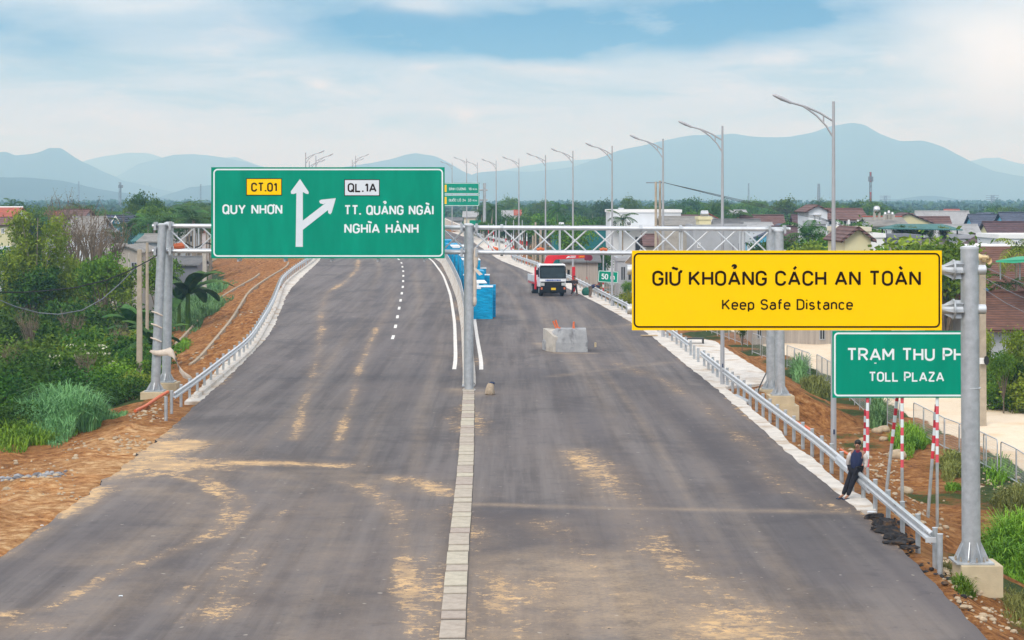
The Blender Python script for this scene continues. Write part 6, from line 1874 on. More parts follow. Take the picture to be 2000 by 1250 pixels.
for k, (px, py, z, s, lb) in enumerate(((1725, 834, -1.5, .30, 'round tan boulder in the weeds under the toll sign'), (1713, 838, -1.5, .26, 'flat tan boulder beside the round one'), (1686, 842, -1.3, .22, 'tan stone right of the lamp post'), (1725, 850, -1.5, .2, 'low tan stone below the two boulders'),
                                    (1752, 878, -1.4, .4, 'pale rock behind the leaning post'), (1768, 932, -1.2, .3, 'brown rock at the foot of the middle toll sign post'), (1912, 1145, -.3, .13, 'pale cobble below the footing'), (1866, 1141, -.1, .1, 'small yellow cobble near the asphalt edge'))):
    y = F * (H - z) / (py - HY); x = (px - 1000) * y / F
    mb = MB(); mb.ell((0, 0, s * .3), (s, s * .8, s * .6), 10, 7)
    for i, v in enumerate(mb.v): mb.v[i] = tuple(Vector(v) * (1 + .25 * fbm(v[0] * 3, v[1] * 3 + k, 1, 2, k)))
    o = mb.build('rock', M['stone'], smooth=60); o.location = (x, y, gz(x, y)); tag(o, lb, 'rock')
# heap of broken asphalt by the rail end
for k, (px, py, s, fl) in enumerate(((1706, 1014, .34, .5), (1722, 1026, .42, .45), (1716, 1036, .30, .4), (1738, 1040, .48, .35), (1752, 1052, .40, .45), (1768, 1058, .36, .3), (1745, 1063, .38, .22), (1775, 1072, .30, .25), (1733, 1024, .3, .6))):
    x, y, z = g(px, py)
    mb = MB(); s *= .72; mb.ell((0, 0, 0), (s, s * .8, s * fl), 9, 6)
    for i, v in enumerate(mb.v): mb.v[i] = tuple(Vector(v) * (1 + .75 * fbm(v[0] * 2.6 + k * 3, v[1] * 2.6, 1, 4, k) + .6 * mnoise.noise((v[0] * 11, v[1] * 11, v[2] * 11 + k))))
    o = mb.build('asphalt_chunk', M['asphalt_lump']); o.location = (x, y, z + .04)
    tag(o, 'ragged lump of broken black asphalt heaped by the near guardrail end', 'asphalt chunk', 'broken asphalt by the right guardrail')
# pipes and tubes
def tubeobj(name, pts, r, m_, label, cat): return tag(MB().tube(pts, r, 8).build(name, M[m_], smooth=50), label, cat)
def gpt(px, py, z, up=.06):
    y = F * (H - z) / (py - HY); x = (px - 1000) * y / F
    return Vector((x, y, ground_z(x, y) + up))
tubeobj('conduit', [gpt(264, 806, -.2, .12), gpt(285, 795, -.2, .14), gpt(310, 783, -.2, .18), gpt(328, 774, -.1, .2)], .07, 'orange', 'orange plastic conduit lying beside the left end post', 'conduit')
tubeobj('conduit', [gpt(1555, 808, -.5), gpt(1566, 812, -.55), gpt(1577, 815, -.6), gpt(1583, 820, -.6), gpt(1584, 826, -.6)], .07, 'orange', 'curled orange conduit on the bank beside the gantry footing', 'conduit')
tubeobj('conduit', [gpt(1642, 841, -.6), gpt(1660, 850, -.65), gpt(1680, 862, -.7), gpt(1695, 872, -.75)], .05, 'orange', 'straight orange conduit on the bank right of the lamp post', 'conduit')
tubeobj('steel_tube', [gpt(1438, 773, 0, .1), gpt(1463, 785, 0, .1)], .09, 'galvanised', 'grey steel tube lying at the edge of the concrete apron', 'steel tube')
tubeobj('cable', [gpt(1475, 763, 0, .05), gpt(1484, 758, 0, .2), gpt(1499, 745, 0, .5)], .03, 'cable_black', 'black cable rising to the right gantry post', 'cable')
mb = MB(); x, y, z = gpt(1357, 676, 0, 0); mb.b2(-.5, .5, -.3, .3, 0, .05); mb.b2(-.5, -.44, -.3, .3, .05, .42); mb.b2(.44, .5, -.3, .3, .05, .42); mb.b2(-.5, .5, -.3, .3, .42, .48)
o = mb.build('steel_trestle', M['dark']); o.location = (x, y, z); tag(o, 'dark low steel trestle on the concrete apron by the gap in the rail', 'trestle')
# scraps
for k, (px, py, lb) in enumerate(((1702, 1003, 'blue and white bottle lying by the guardrail posts'), (1935, 1090, 'pale torn bag by the tall grass'), (82, 1018, 'white scrap on the dirt by the asphalt edge'), (236, 1165, 'white paper scrap on the asphalt, lower left'))):
    x, y, z = g(px, py); z = ground_z(x, y) if k in (1, 2) else z
    mb = MB()
    if k == 0: mb.tube([(-.11, 0, .04), (.07, 0, .04), (.1, 0, .04), (.14, 0, .04)], [.035, .035, .016, .016], 8)
    else:
        mb.add([(-.2, -.1, .03), (.0, -.14, .08), (.2, -.08, .03), (.16, .12, .10), (-.05, .16, .04), (-.2, .1, .09), (0, 0, .13)], [(0, 1, 6), (1, 2, 6), (2, 3, 6), (3, 4, 6), (4, 5, 6), (5, 0, 6)])
        if k > 1: mb.v = [tuple(c * .22 for c in v) for v in mb.v]
    o = mb.build(('bottle', 'torn_bag', 'paper_scrap', 'paper_scrap')[k], M[('white_wrap', 'cloth_pale', 'white_wrap', 'white_wrap')[k]]); o.location = (x, y, z); tag(o, lb, ('bottle', 'bag', 'scrap', 'scrap')[k])
# ------------------------------------------------------------------ buildings
def hpart(mb, name, m_, root, **k): return child(mb, name, m_, root, **k)
def windows(root, B, wins, y, frame='wall_bright', glassm='window_dark', name='window'):
    """wins: photo boxes (x0, x1, y0, y1) on a front wall at depth y"""
    for (a, b_, c_, d_) in wins:
        x0, x1, z1, z0 = B.X(a), B.X(b_), B.Z(c_), B.Z(d_)
        mb = MB(); t_ = .07
        mb.b2(x0, x1, y - .05, y + .02, z0, z0 + t_); mb.b2(x0, x1, y - .05, y + .02, z1 - t_, z1)
        mb.b2(x0, x0 + t_, y - .05, y + .02, z0 + t_, z1 - t_); mb.b2(x1 - t_, x1, y - .05, y + .02, z0 + t_, z1 - t_)
        mb.b2((x0 + x1) / 2 - .03, (x0 + x1) / 2 + .03, y - .04, y + .02, z0 + t_, z1 - t_)
        o = hpart(mb, name, M[frame], root)
        pn = MB().b2(x0 + t_, x1 - t_, y - .015, y + .02, z0 + t_, z1 - t_).build('pane', M[glassm], o); pn.data.transform(Matrix.Translation(-root.location))
def flat_house(label, yd, px0, px1, pyt, wall, depth=7.0, wins=(), z0=-2.6, doors=(), parapet=.35, trim=None, cat='building'):
    B = Board(yd)
    r_ = empty('flat_house', (B.X((px0 + px1) / 2), yd, z0), 0, label, cat)
    x0, x1, zt = B.X(px0), B.X(px1), B.Z(pyt)
    hpart(MB().b2(x0, x1, yd, yd + depth, z0, zt), 'wall', M[wall], r_)
    mb = MB(); e = .12
    mb.b2(x0 - e, x1 + e, yd - e, yd + .14, zt, zt + parapet); mb.b2(x0 - e, x1 + e, yd + depth - .14, yd + depth + e, zt, zt + parapet)
    mb.b2(x0 - e, x0 + .14, yd + .14, yd + depth - .14, zt, zt + parapet); mb.b2(x1 - .14, x1 + e, yd + .14, yd + depth - .14, zt, zt + parapet)
    hpart(mb, 'parapet', M[trim or wall], r_)
    hpart(MB().b2(x0 + .15, x1 - .15, yd + .15, yd + depth - .15, zt, zt + .04), 'roof', M['concrete'], r_)
    windows(r_, B, wins, yd)
    windows(r_, B, doors, yd, 'wall_grey', 'dark', 'door')
    return r_, B
def gable_house(label, yd, px0, px1, py_e, py_r, wall, roof, depth=7.0, ax='x', wins=(), z0=-2.6, over=.35, trim=None, doors=(), skew=0.0, cat='house'):
    """ax x: ridge runs across the view; ax y: the gable faces the camera"""
    B = Board(yd)
    x0, x1, ze, zr = B.X(px0), B.X(px1), B.Z(py_e), B.Z(py_r)
    xc = (x0 + x1) / 2
    r_ = empty('gabled_house', (xc, yd, z0), 0, label, cat)
    y1 = yd + depth
    if ax == 'x':
        ym = yd + depth / 2
        hpart(MB().prism([(yd, z0), (y1, z0), (y1, ze), (ym, zr - .06), (yd, ze)], x0, x1, 'x'), 'wall', M[wall], r_)
        mb = MB(); sl = (zr - ze) / (depth / 2); o = over
        for s_, ya in ((1, yd), (-1, y1)):
            ye = ya - s_ * o; zee = ze - o * sl
            p = [(x0 - o, ye, zee), (x1 + o, ye, zee), (x1 + o, ym, zr), (x0 - o, ym, zr)]
            q = [(a, b_, c_ + .14) for a, b_, c_ in p]
            mb.add(p + q, [(0, 1, 2, 3), (7, 6, 5, 4), (0, 4, 5, 1), (1, 5, 6, 2), (0, 3, 7, 4)])
        hpart(mb, 'roof', M[roof], r_)
        hpart(MB().tube([(x0 - o, ym, zr + .15), (x1 + o, ym, zr + .15)], .12, 8), 'ridge', M[trim or roof], r_)
    else:
        hpart(MB().prism([(x0, z0), (x1, z0), (x1, ze), (xc, zr - .06), (x0, ze)], yd, y1, 'y'), 'wall', M[wall], r_)
        mb = MB(); sl = (zr - ze) / ((x1 - x0) / 2); o = over
        for s_, xa in ((1, x0), (-1, x1)):
            xe = xa - s_ * o; zee = ze - o * sl
            p = [(xe, yd - o, zee), (xc, yd - o, zr), (xc, y1 + o, zr), (xe, y1 + o, zee)]
            q = [(a, b_, c_ + .14) for a, b_, c_ in p]
            mb.add(p + q, [(0, 1, 2, 3), (7, 6, 5, 4), (0, 4, 5, 1), (1, 5, 6, 2), (0, 3, 7, 4), (2, 6, 7, 3)])
        hpart(mb, 'roof', M[roof], r_)
        if trim:
            mb = MB()
            for s_, xa in ((1, x0), (-1, x1)):
                a = Vector((xa - s_ * o, yd - o - .03, ze - o * sl - .05)); b_ = Vector((xc, yd - o - .03, zr - .05))
                mb.add([a, b_, b_ + Vector((0, 0, .24)), a + Vector((0, 0, .24)), a - Vector((0, .06, 0)), b_ - Vector((0, .06, 0)), b_ + Vector((0, -.06, .24)), a + Vector((0, -.06, .24))],
                       [(0, 1, 2, 3), (7, 6, 5, 4), (0, 4, 5, 1), (2, 6, 7, 3), (0, 3, 7, 4), (1, 5, 6, 2)])
            hpart(mb, 'bargeboard', M[trim], r_)
    windows(r_, B, wins, yd)
    windows(r_, B, doors, yd, 'wall_grey', 'dark', 'door')
    return r_, B
def tank(px0, px1, py0, py1, yd, label, upright=False, legs=True, roofz=None):
    B = Board(yd); x0, x1, z1, z0 = B.X(px0), B.X(px1), B.Z(py0), B.Z(py1)
    r_ = empty('water_tank', ((x0 + x1) / 2, yd, z0), 0, label, 'water tank')
    hx = (x1 - x0) / 2; hz_ = (z1 - z0)
    if upright:
        r = hx; zb = hz_ * .42
        mb = MB().tube([(0, 0, zb), (0, 0, zb + .1), (0, 0, hz_ - .25), (0, 0, hz_ - .08), (0, 0, hz_)], [r * .8, r, r, r * .75, .1], 16)
        mb.build('drum', M['stainless'], r_, 40)
        for sx_ in (-1, 1):
            MB().b2(sx_ * r * .7 - .12, sx_ * r * .7 + .12, -.15, .15, -.2, zb + .05).build('leg', M['wall_dirty'], r_)
    else:
        r = hz_ * .40; zc = hz_ - r
        mb = MB().tube([(-hx, 0, zc), (-hx * .92, 0, zc), (-hx * .8, 0, zc), (hx * .8, 0, zc), (hx * .92, 0, zc), (hx, 0, zc)], [r * .3, r * .75, r, r, r * .75, r * .3], 16)
        mb.build('drum', M['stainless'], r_, 40)
        for sx_ in (-.6, .6):
            MB().b2(hx * sx_ - .05, hx * sx_ + .05, -r * .7, r * .7, -.25, zc - r * .6).build('leg', M['galvanised_dark'], r_)
    return r_
# right side, near to far
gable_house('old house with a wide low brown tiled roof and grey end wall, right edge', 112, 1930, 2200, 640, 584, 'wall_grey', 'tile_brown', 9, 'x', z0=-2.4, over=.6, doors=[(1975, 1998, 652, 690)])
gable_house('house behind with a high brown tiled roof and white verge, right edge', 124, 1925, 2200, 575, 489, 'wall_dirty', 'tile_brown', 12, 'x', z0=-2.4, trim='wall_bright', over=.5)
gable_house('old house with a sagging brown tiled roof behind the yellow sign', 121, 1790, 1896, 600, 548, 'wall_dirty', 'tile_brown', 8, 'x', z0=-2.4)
r_, B = gable_house('stained grey gable wall behind the sign post arms', 130, 1848, 1925, 584, 534, 'wall_dirty', 'tin_grey', 6, 'y', z0=-2.4, over=.2)
for (pts, lb) in (([(1842, 560), (1872, 541), (1878, 547), (1844, 569)], 'blue tarpaulin strip on the verge left of the sign post'), ([(1921, 561), (1930, 565), (1958, 586), (1945, 587)], 'blue tarpaulin strip on the verge right of the sign post')):
    v = [at(a, b_, 119) for a, b_ in pts]
    mb = MB().add(v + [p + Vector((0, .12, .02)) for p in v], [(0, 1, 2, 3), (7, 6, 5, 4), (0, 4, 5, 1), (1, 5, 6, 2), (2, 6, 7, 3), (3, 7, 4, 0)])
    tag(mb.build('tarpaulin', M['tarp_blue']), lb, 'tarpaulin')
def slab(name, m_, label, cat, pts, dep, dz=.0):
    v = [at(a, b_, d) for a, b_, d in pts]; n = len(v)
    mb = MB().add(v + [p + Vector((0, dep, dz)) for p in v], [tuple(range(n)), tuple(range(2 * n - 1, n - 1, -1))] + [(i, n + i, n + (i + 1) % n, (i + 1) % n) for i in range(n)])
    return tag(mb.build(name, M[m_]), label, cat)
slab('awning', 'awning_green', 'green cloth awning over the courtyard at the right edge', 'awning', [(1945, 512, 112), (1980, 514, 112), (2060, 507, 112), (2060, 500, 117), (1985, 504, 117)], .05, .08)
for px, lb in ((1954, 'thin pole under the left end of the green awning'), (1992, 'thin pole under the right end of the green awning')):
    a = at(px, 512, 113); tag(MB().tube([(a.x, 113, a.z - 1.0), (a.x, 113, a.z + .1)], .04, 6).build('awning_pole', M['galvanised_dark']), lb, 'pole')
slab('white_screen_wall', 'wall_bright', 'white sloping wall panel right behind the top of the thick post', 'wall', [(1898, 475, 140), (1928, 475, 140), (1936, 520, 140), (1936, 640, 140), (1898, 640, 140)], .3)
gable_house('low house with white gable end and maroon roof, right of the grey wall', 175, 1905, 1958, 480, 465, 'wall_bright', 'tile_maroon', 8, 'y')
gable_house('long maroon roofed house below the teal warehouse', 215, 1918, 1970, 478, 461, 'wall_pale', 'tile_maroon', 7, 'x')
r_, B = flat_house('unfinished white block with square columns at the right edge', 165, 1953, 2060, 466, 'wall_white', 8, [(1962, 1972, 470, 488), (1977, 1988, 470, 488)], trim='wall_bright')
flat_house('slate grey house wall behind the round glossy tree', 172, 1751, 1795, 466, 'wall_slate', 7, z0=-2.6)
flat_house('grey-purple wall right of the round glossy tree', 180, 1873, 1901, 466, 'wall_grey', 6)
gable_house('cream house with a brown-edged gable above the yellow sign', 150, 1650, 1701, 466, 446, 'wall_cream', 'tile_brown_far', 8, 'y', trim='tile_brown_far')
flat_house('pale yellow house block behind the cream gable', 162, 1641, 1699, 452, 'wall_pale', 6, [(1644, 1649, 462, 474)])
r_, B = gable_house('white house with mottled tin roof carrying water tanks', 205, 1704, 1770, 442, 427, 'wall_white', 'tin_pale', 8, 'x', [(1712, 1720, 448, 458), (1726, 1734, 448, 458), (1740, 1748, 448, 458)], trim='tile_red')
flat_house('bright white lower block left of the slate wall', 168, 1701, 1727, 464, 'wall_bright', 5)
tank(1706, 1719, 402, 426, 203, 'upright steel water tank on a tall base, left of the small tanks', True)
tank(1726, 1732, 414, 425, 206, 'small round steel tank, first of three on the roof', True)
tank(1733, 1739, 411, 424, 206, 'small round steel tank, middle one of three on the roof', True)
tank(1740, 1746, 414, 425, 206, 'small round steel tank, last of three on the roof', True)
# terrace with green sheet roof and plants
B = Board(185); ter = empty('roof_terrace', (B.X(1790), 185, -2.6), 0, 'roof terrace under a long teal sheet roof with potted plants on a white parapet', 'terrace')
hpart(MB().b2(B.X(1728), B.X(1874), 185, 192, -2.6, B.Z(466)), 'wall', M['wall_dirty'], ter)
hpart(MB().b2(B.X(1727), B.X(1806), 184.7, 184.95, B.Z(464), B.Z(458.5)), 'parapet', M['wall_bright'], ter)
mb = MB().add([(B.X(1711), 184, B.Z(447)), (B.X(1876), 184, B.Z(450)), (B.X(1872), 192, B.Z(441)), (B.X(1780), 192, B.Z(441)), (B.X(1711), 184, B.Z(445)), (B.X(1876), 184, B.Z(448)), (B.X(1872), 192, B.Z(439)), (B.X(1780), 192, B.Z(439))],
              [(0, 1, 2, 3), (7, 6, 5, 4), (0, 4, 5, 1), (1, 5, 6, 2), (2, 6, 7, 3), (3, 7, 4, 0)])
hpart(mb, 'roof', M['tin_teal'], ter)
for px in (1722, 1760, 1800, 1840, 1868):
    hpart(MB().b2(B.X(px) - .06, B.X(px) + .06, 184.6, 184.72, B.Z(466), B.Z(447)), 'column', M['dark'], ter)
for px in (1755, 1772, 1785, 1800, 1820, 1845):
    plant('terrace_plant', BU[(px // 3) % 4], (B.X(px), 185.6, B.Z(464)), .38, None, .5, 'leafy potted plant on the roof terrace', 'plant', 'potted plants on the roof terrace')
r_, B = gable_house('white two-storey house with brown roofs and an arched veranda', 218, 1612, 1690, 429, 411, 'wall_white', 'tile_brown_far', 8, 'x', [(1618, 1632, 430, 440), (1640, 1654, 430, 440), (1660, 1672, 432, 446)], over=.4, doors=[(1676, 1686, 428, 446)])
hpart(MB().b2(B.X(1610), B.X(1692), 217.2, 217.9, B.Z(447), B.Z(443)), 'balcony', M['wall_bright'], r_)
for px in (1614, 1634, 1656, 1674):
    hpart(MB().b2(B.X(px) - .1, B.X(px) + .1, 217.3, 217.6, B.Z(443), B.Z(429)), 'column', M['wall_bright'], r_)
gable_house('white gabled tower of the brown-roofed veranda house', 214, 1579, 1616, 412, 402, 'wall_white', 'tile_brown_far', 8, 'y', [(1588, 1596, 428, 438)])
flat_house('grey concrete wall below the gabled tower', 208, 1581, 1613, 438, 'wall_grey', 4)
tank(1588, 1604, 416, 425, 210, 'steel water tank lying beside the gabled tower')
r_, B = flat_house('large white flat-roofed block with dark windows beyond the truss', 240, 1191, 1330, 415, 'wall_white', 10, [(1197, 1205, 431, 446), (1209, 1220, 435, 446), (1224, 1233, 432, 441)], trim='wall_bright', doors=[(1240, 1262, 462, 490)])
hpart(MB().b2(B.X(1190), B.X(1300), 238.6, 239.8, B.Z(443.5), B.Z(441)), 'canopy', M['wall_bright'], r_)
gable_house('shed with a pale corrugated roof right of the white block', 222, 1296, 1362, 441, 427, 'wall_dirty', 'tin_pale', 8, 'x')
r_, B = flat_house('plain grey concrete block with small doors behind the truss', 212, 1354, 1456, 445, 'wall_grey', 8, [(1362, 1368, 474, 484)], doors=[(1429, 1434, 476, 490), (1441, 1446, 474, 490)])
flat_house('small cream rooftop room under the steel drum tank', 216, 1366, 1389, 429, 'wall_cream', 4, z0=at(1366, 446, 216).z)
tank(1368, 1384, 411, 428, 217, 'large steel drum tank on the cream rooftop room')
tank(1207, 1219, 406, 415, 244, 'steel tank with blue band on the white flat-roofed block')
tank(1091, 1102, 434, 444, 262, 'pinkish steel tank on the green warehouse')
B = Board(255)
wh = empty('green_warehouse', (B.X(1130), 255, -2.6), 0, 'dark green clad warehouse seen through the truss', 'warehouse')
hpart(MB().b2(B.X(1082), B.X(1192), 255, 270, -2.6, B.Z(444)), 'wall', M['wall_teal'], wh); hpart(MB().b2(B.X(1080), B.X(1194), 254.6, 270.4, B.Z(444), B.Z(442.5)), 'roof', M['tin_grey'], wh)
flat_house('low grey shed with a dark opening beside the small distance sign', 196, 1206, 1262, 510, 'wall_grey', 6, doors=[(1212, 1222, 520, 548), (1226, 1240, 518, 548)])
gable_house('rusty shed with a dark tin roof behind the truck crane', 205, 1100, 1168, 512, 500, 'wall_tin', 'tin_grey', 7, 'x', z0=-2)
gable_house('brick-roofed hut left of the grey block', 214, 1262, 1282, 480, 462, 'wall_dirty', 'tile_brown_far', 6, 'x')
gable_house('tin shed with boarded front at the lane behind the gantry posts', 141, 1470, 1640, 628, 606, 'wall_tin', 'tin_grey', 7, 'x', z0=-2.3, doors=[(1478, 1488, 640, 662), (1600, 1612, 640, 664)])
flat_house('teal warehouse with a white roof edge far right', 330, 1855, 1950, 423, 'wall_teal', 14, z0=-3, trim='wall_bright', parapet=.2)
flat_house('lower teal wing of the warehouse', 322, 1930, 1958, 441, 'wall_teal', 7, z0=-3)
flat_house('narrow pale building with a balcony beside the warehouse', 335, 1950, 1966, 424, 'wall_pale', 6, [(1953, 1957, 428, 437)], z0=-3)
gable_house('maroon roofed cream cottage before the teal warehouse', 290, 1878, 1932, 450, 438.5, 'wall_cream', 'tile_maroon', 8, 'x', z0=-3)
gable_house('long cream building with grey roof at the right edge', 350, 1970, 2080, 436, 428, 'wall_pale', 'tile_slate', 9, 'x', z0=-3)
gable_house('orange-red roof low at the right edge', 300, 1974, 2080, 455, 448, 'wall_pale', 'tile_red', 8, 'x', z0=-3)
gable_house('far house with orange roof among trees right', 520, 1852, 1878, 420, 410, 'wall_pale', 'tile_red', 8, 'x', z0=-4)
gable_house('far blue-grey roof right of the orange one', 480, 1918, 1952, 424, 417, 'wall_pale', 'tile_slate', 8, 'x', z0=-4)
for (px0, px1, pe, pr, yd, w_, rf, lb) in ((906, 931, 424, 415, 420, 'wall_pale', 'tin_white', 'white-roofed far house under the distance sign'), (982, 1000, 422, 413, 430, 'wall_bright', 'tin_white', 'tiny white far house between lamp posts'), (1004, 1016, 420, 412, 440, 'wall_bright', 'tile_red', 'tiny far house with pink roof'), (1430, 1458, 418, 412, 420, 'wall_bright', 'tin_white', 'white far house right of the coconut palms'),
                                  (1464, 1510, 446, 438, 260, 'wall_white', 'tin_white', 'long low white shed behind the right gantry posts'), (868, 900, 432, 427, 400, 'wall_white', 'tin_grey', 'pale vehicle-like shed at the top of the far ramp')):
    gable_house(lb, yd, px0, px1, pe, pr, w_, rf, 7, 'x', z0=-4)
slab('white_tarp', 'white_wrap', 'white tarpaulin slung beside the lane, left of the yellow sign', 'tarpaulin', [(1219, 514, 190), (1233, 498, 188), (1238, 500, 188), (1240, 516, 190)], .3)
# left side
gable_house('white house with red tiled roof at the left edge', 270, -10, 26, 424, 407, 'wall_bright', 'tile_red', 8, 'x', trim='wall_bright', z0=-3)
gable_house('yellow house with brown roof at the left edge', 235, -10, 22, 440, 428, 'wall_cream', 'tile_brown_far', 8, 'x', z0=-3, wins=[(2, 9, 446, 456)])
gable_house('house with brown roof behind the bare trees at the left', 262, 112, 158, 428, 412, 'wall_grey', 'tile_brown_far', 9, 'x', z0=-3)
gable_house('house with a broad pale grey sheet roof behind the bare trees', 226, 124, 182, 458, 427, 'wall_white', 'tin_pale', 12, 'x', z0=-3)
gable_house('low shed with a white sheet roof left of the blue house', 232, 178, 212, 460, 452, 'wall_grey', 'tin_white', 7, 'x', z0=-3)
r_, B = gable_house('light blue house with dark slate roof at the left', 255, 217, 236, 438, 423.5, 'wall_blue', 'tile_slate', 14, 'y', z0=-3, wins=[(224, 229, 430, 436)], trim='wall_bright')
gable_house('slate roofed wing left of the light blue house', 258, 198, 222, 441, 424, 'wall_pale', 'tile_slate', 8, 'x', z0=-3)
r_, B = gable_house('old barn of pale boards with a sheet roof and dark doorway, left', 188, 219, 271, 491, 481, 'wall_tin', 'tin_pale', 9, 'y', z0=-2.8, wins=[], doors=[(256, 268, 512, 541)])
gable_house('lean-to of the old barn with a pale sheet roof', 190, 186, 226, 496, 482, 'wall_tin', 'tin_pale', 8, 'x', z0=-2.8)
gable_house('small grey metal shed with a pale roof behind the left gantry posts', 212, 273, 309, 473, 462, 'wall_grey', 'tin_pale', 9, 'x', z0=-2.6)
gable_house('teal sheet roof left of the grey metal shed', 222, 262, 285, 472, 462, 'wall_white', 'tin_teal', 8, 'x', z0=-2.6)
gable_house('dark shed with a grey roof at the left bank foot', 205, 335, 385, 518, 506, 'wall_slate', 'tin_grey', 6, 'x', z0=-2.6)
gable_house('cream far cottage with orange roof edge beside the green sign', 330, 393, 412, 432, 426, 'wall_cream', 'tile_red', 6, 'x', z0=-3)
flat_house('pale wall fragment at the left edge under the feathery tree', 180, -10, 12, 490, 'wall_white', 4, z0=-2.6)
# small houses scattered through the tree belts
rg = random.Random(21)
kinds = (('wall_bright', 'tile_red', 'small white house with red roof'), ('wall_pale', 'tile_brown_far', 'small cream house with brown roof'), ('wall_white', 'tin_white', 'small white house with white sheet roof'), ('wall_cream', 'tile_maroon', 'small yellow house with maroon roof'), ('wall_grey', 'tin_grey', 'small grey house with grey sheet roof'), ('wall_blue', 'tile_slate', 'small blue house with slate roof'))
for (pa, pb, n_, ya, yb, where) in ((1330, 1600, 9, 235, 330, 'among the trees above the yellow sign'), (1700, 1860, 7, 250, 330, 'among the trees right of the water tanks'), (1860, 2030, 9, 225, 420, 'near the teal warehouse'), (100, 400, 7, 260, 380, 'in the grove left of the green sign')):
    for i in range(n_):
        px = pa + (pb - pa) * (i + rg.random()) / n_; yd = rg.uniform(ya, yb)
        w_ = rg.uniform(4.5, 8) * F / yd; pr = rg.uniform(414, 432) if yd > 260 else rg.uniform(436, 452)
        k_ = rg.choice(kinds)
        gable_house(k_[2] + ' ' + where, yd, px - w_ / 2, px + w_ / 2, pr + 1.6 * F / yd, pr, k_[0], k_[1], rg.uniform(5, 8), rg.choice(('x', 'x', 'y')), [(px - w_ * .3, px - w_ * .12, pr + 2.2 * F / yd, pr + 3.2 * F / yd), (px + w_ * .1, px + w_ * .28, pr + 2.2 * F / yd, pr + 3.2 * F / yd)], z0=-3.2)[0]['group'] = k_[2].replace('house', 'houses') + ' ' + where
# masts, chimney, pylons
def mast(px, pyt, yd, label, wid=.5, red=False, name='telecom_mast', cat='mast', head=False):
    a = at(px, pyt, yd); z0 = -4.5
    r_ = empty(name, (a.x, yd, z0), 0, label, cat)
    mb = MB(); hh = a.z - z0; n = max(5, int(hh / 3)); w2 = wid / 2
    for sx_, sy_ in ((-1, -1), (1, -1), (0, 1)): mb.tube([(sx_ * w2, sy_ * w2, 0), (sx_ * w2 * .6, sy_ * w2 * .6, hh)], wid * .12, 4)
    for i in range(n):
        z = hh * i / n; z2 = hh * (i + 1) / n; s_ = 1 if i % 2 else -1
        mb.tube([(-s_ * w2, -w2, z), (s_ * w2, -w2, z2)], wid * .07, 4)
    mb.build('lattice', M['mast'], r_)
    if red:
        for i in range(0, n, 2): MB().tube([(0, 0, hh * i / n), (0, 0, hh * (i + 1) / n)], wid * .3, 5).build('red_section', M['mast_red'], r_)
    if head or red:
        for k in range(3): MB().box((wid * .7 * math.cos(k * 2.1), wid * .7 * math.sin(k * 2.1), hh * .9), (wid * .5, wid * .5, hh * .07)).build('antenna', M['mast'], r_)
    return r_
mast(235, 356, 1100, 'dark telecom mast with antenna cluster left of the green sign', 1.5, head=True)
mast(154, 354, 1700, 'thin pale mast at the left against the hills', 1.2)
mast(392, 360, 1700, 'thin pale mast close to the left edge of the green sign', 1.2)
mast(1700, 336, 620, 'red and white telecom mast right of the nearest lamp post', .9, True)
mast(1462, 358, 1500, 'thin mast right of the second lamp post', 1.2)
a = at(1599, 359, 1250)
tag(MB().tube([(a.x, 1250, -4.5), (a.x, 1250, a.z)], [1.4, .8], 12).build('chimney_stack', M['mast']), 'tall brick chimney stack far off between the lamp posts', 'chimney')
for (px, pyt, yd, lb) in ((1729, 382, 2200, 'distant power pylon right of the telecom mast'), (1938, 381, 1900, 'distant power pylon above the teal warehouse')):
    r_ = mast(px, pyt, yd, lb, 4.0, name='power_pylon', cat='pylon')
    for f in (.75, .85, .95): MB().b2(-6, 6, -.3, .3, (at(px, pyt, yd).z + 4.5) * f, (at(px, pyt, yd).z + 4.5) * f + .6).build('crossarm', M['mast'], r_)
# ------------------------------------------------------------------ flatbed truck with crane
TX, TYY, TZ = g(1080, 579)
tr = empty('crane_truck', (TX, TYY, TZ), .13, 'white flatbed truck with a red loading crane parked on the right carriageway', 'truck')
def tp(mb, nm, m_, smooth=None, bevel=None, parent=None): return mb.build(nm, M[m_], parent or tr, smooth=smooth, bevel=bevel)
prof = [(.10, 1.16), (.0, 1.20), (.04, 1.50), (.26, 2.38), (.36, 2.52), (.7, 2.60), (1.62, 2.60), (1.68, 2.4), (1.68, .75), (.10, .75)]
cab = tp(MB().prism([(y, z) for y, z in prof], -1.07, 1.07, 'x'), 'cab', 'truck_white', bevel=.04)
mb = MB()
def wsp(x, f): 
    y = .04 + (.26 - .04) * f; z = 1.50 + .88 * f
    return (x, y - .02, z)
mb.add([wsp(-.98, .0), wsp(.98, .0), wsp(.96, .98), wsp(-.96, .98)], [(0, 1, 2, 3)]); tp(mb, 'windscreen', 'glass')
wf = MB()
for (a0, b0, f0, f1) in ((-1.07, -.97, -.05, 1.04), (.97, 1.07, -.05, 1.04), (-.97, .97, -.05, .03), (-.97, .97, .96, 1.04)):
    q = [wsp(a0, f0), wsp(b0, f0), wsp(b0, f1), wsp(a0, f1)]
    q2 = [(x, y - .025, z) for x, y, z in q]; wf.add(q + q2, [(4, 5, 6, 7), (0, 1, 5, 4), (1, 2, 6, 5), (2, 3, 7, 6), (3, 0, 4, 7)])
tp(wf, 'windscreen_frame', 'truck_black')
mb = MB().b2(-1.0, 1.0, .22, .5, 2.42, 2.50); tp(mb, 'visor', 'truck_black', bevel=.02)
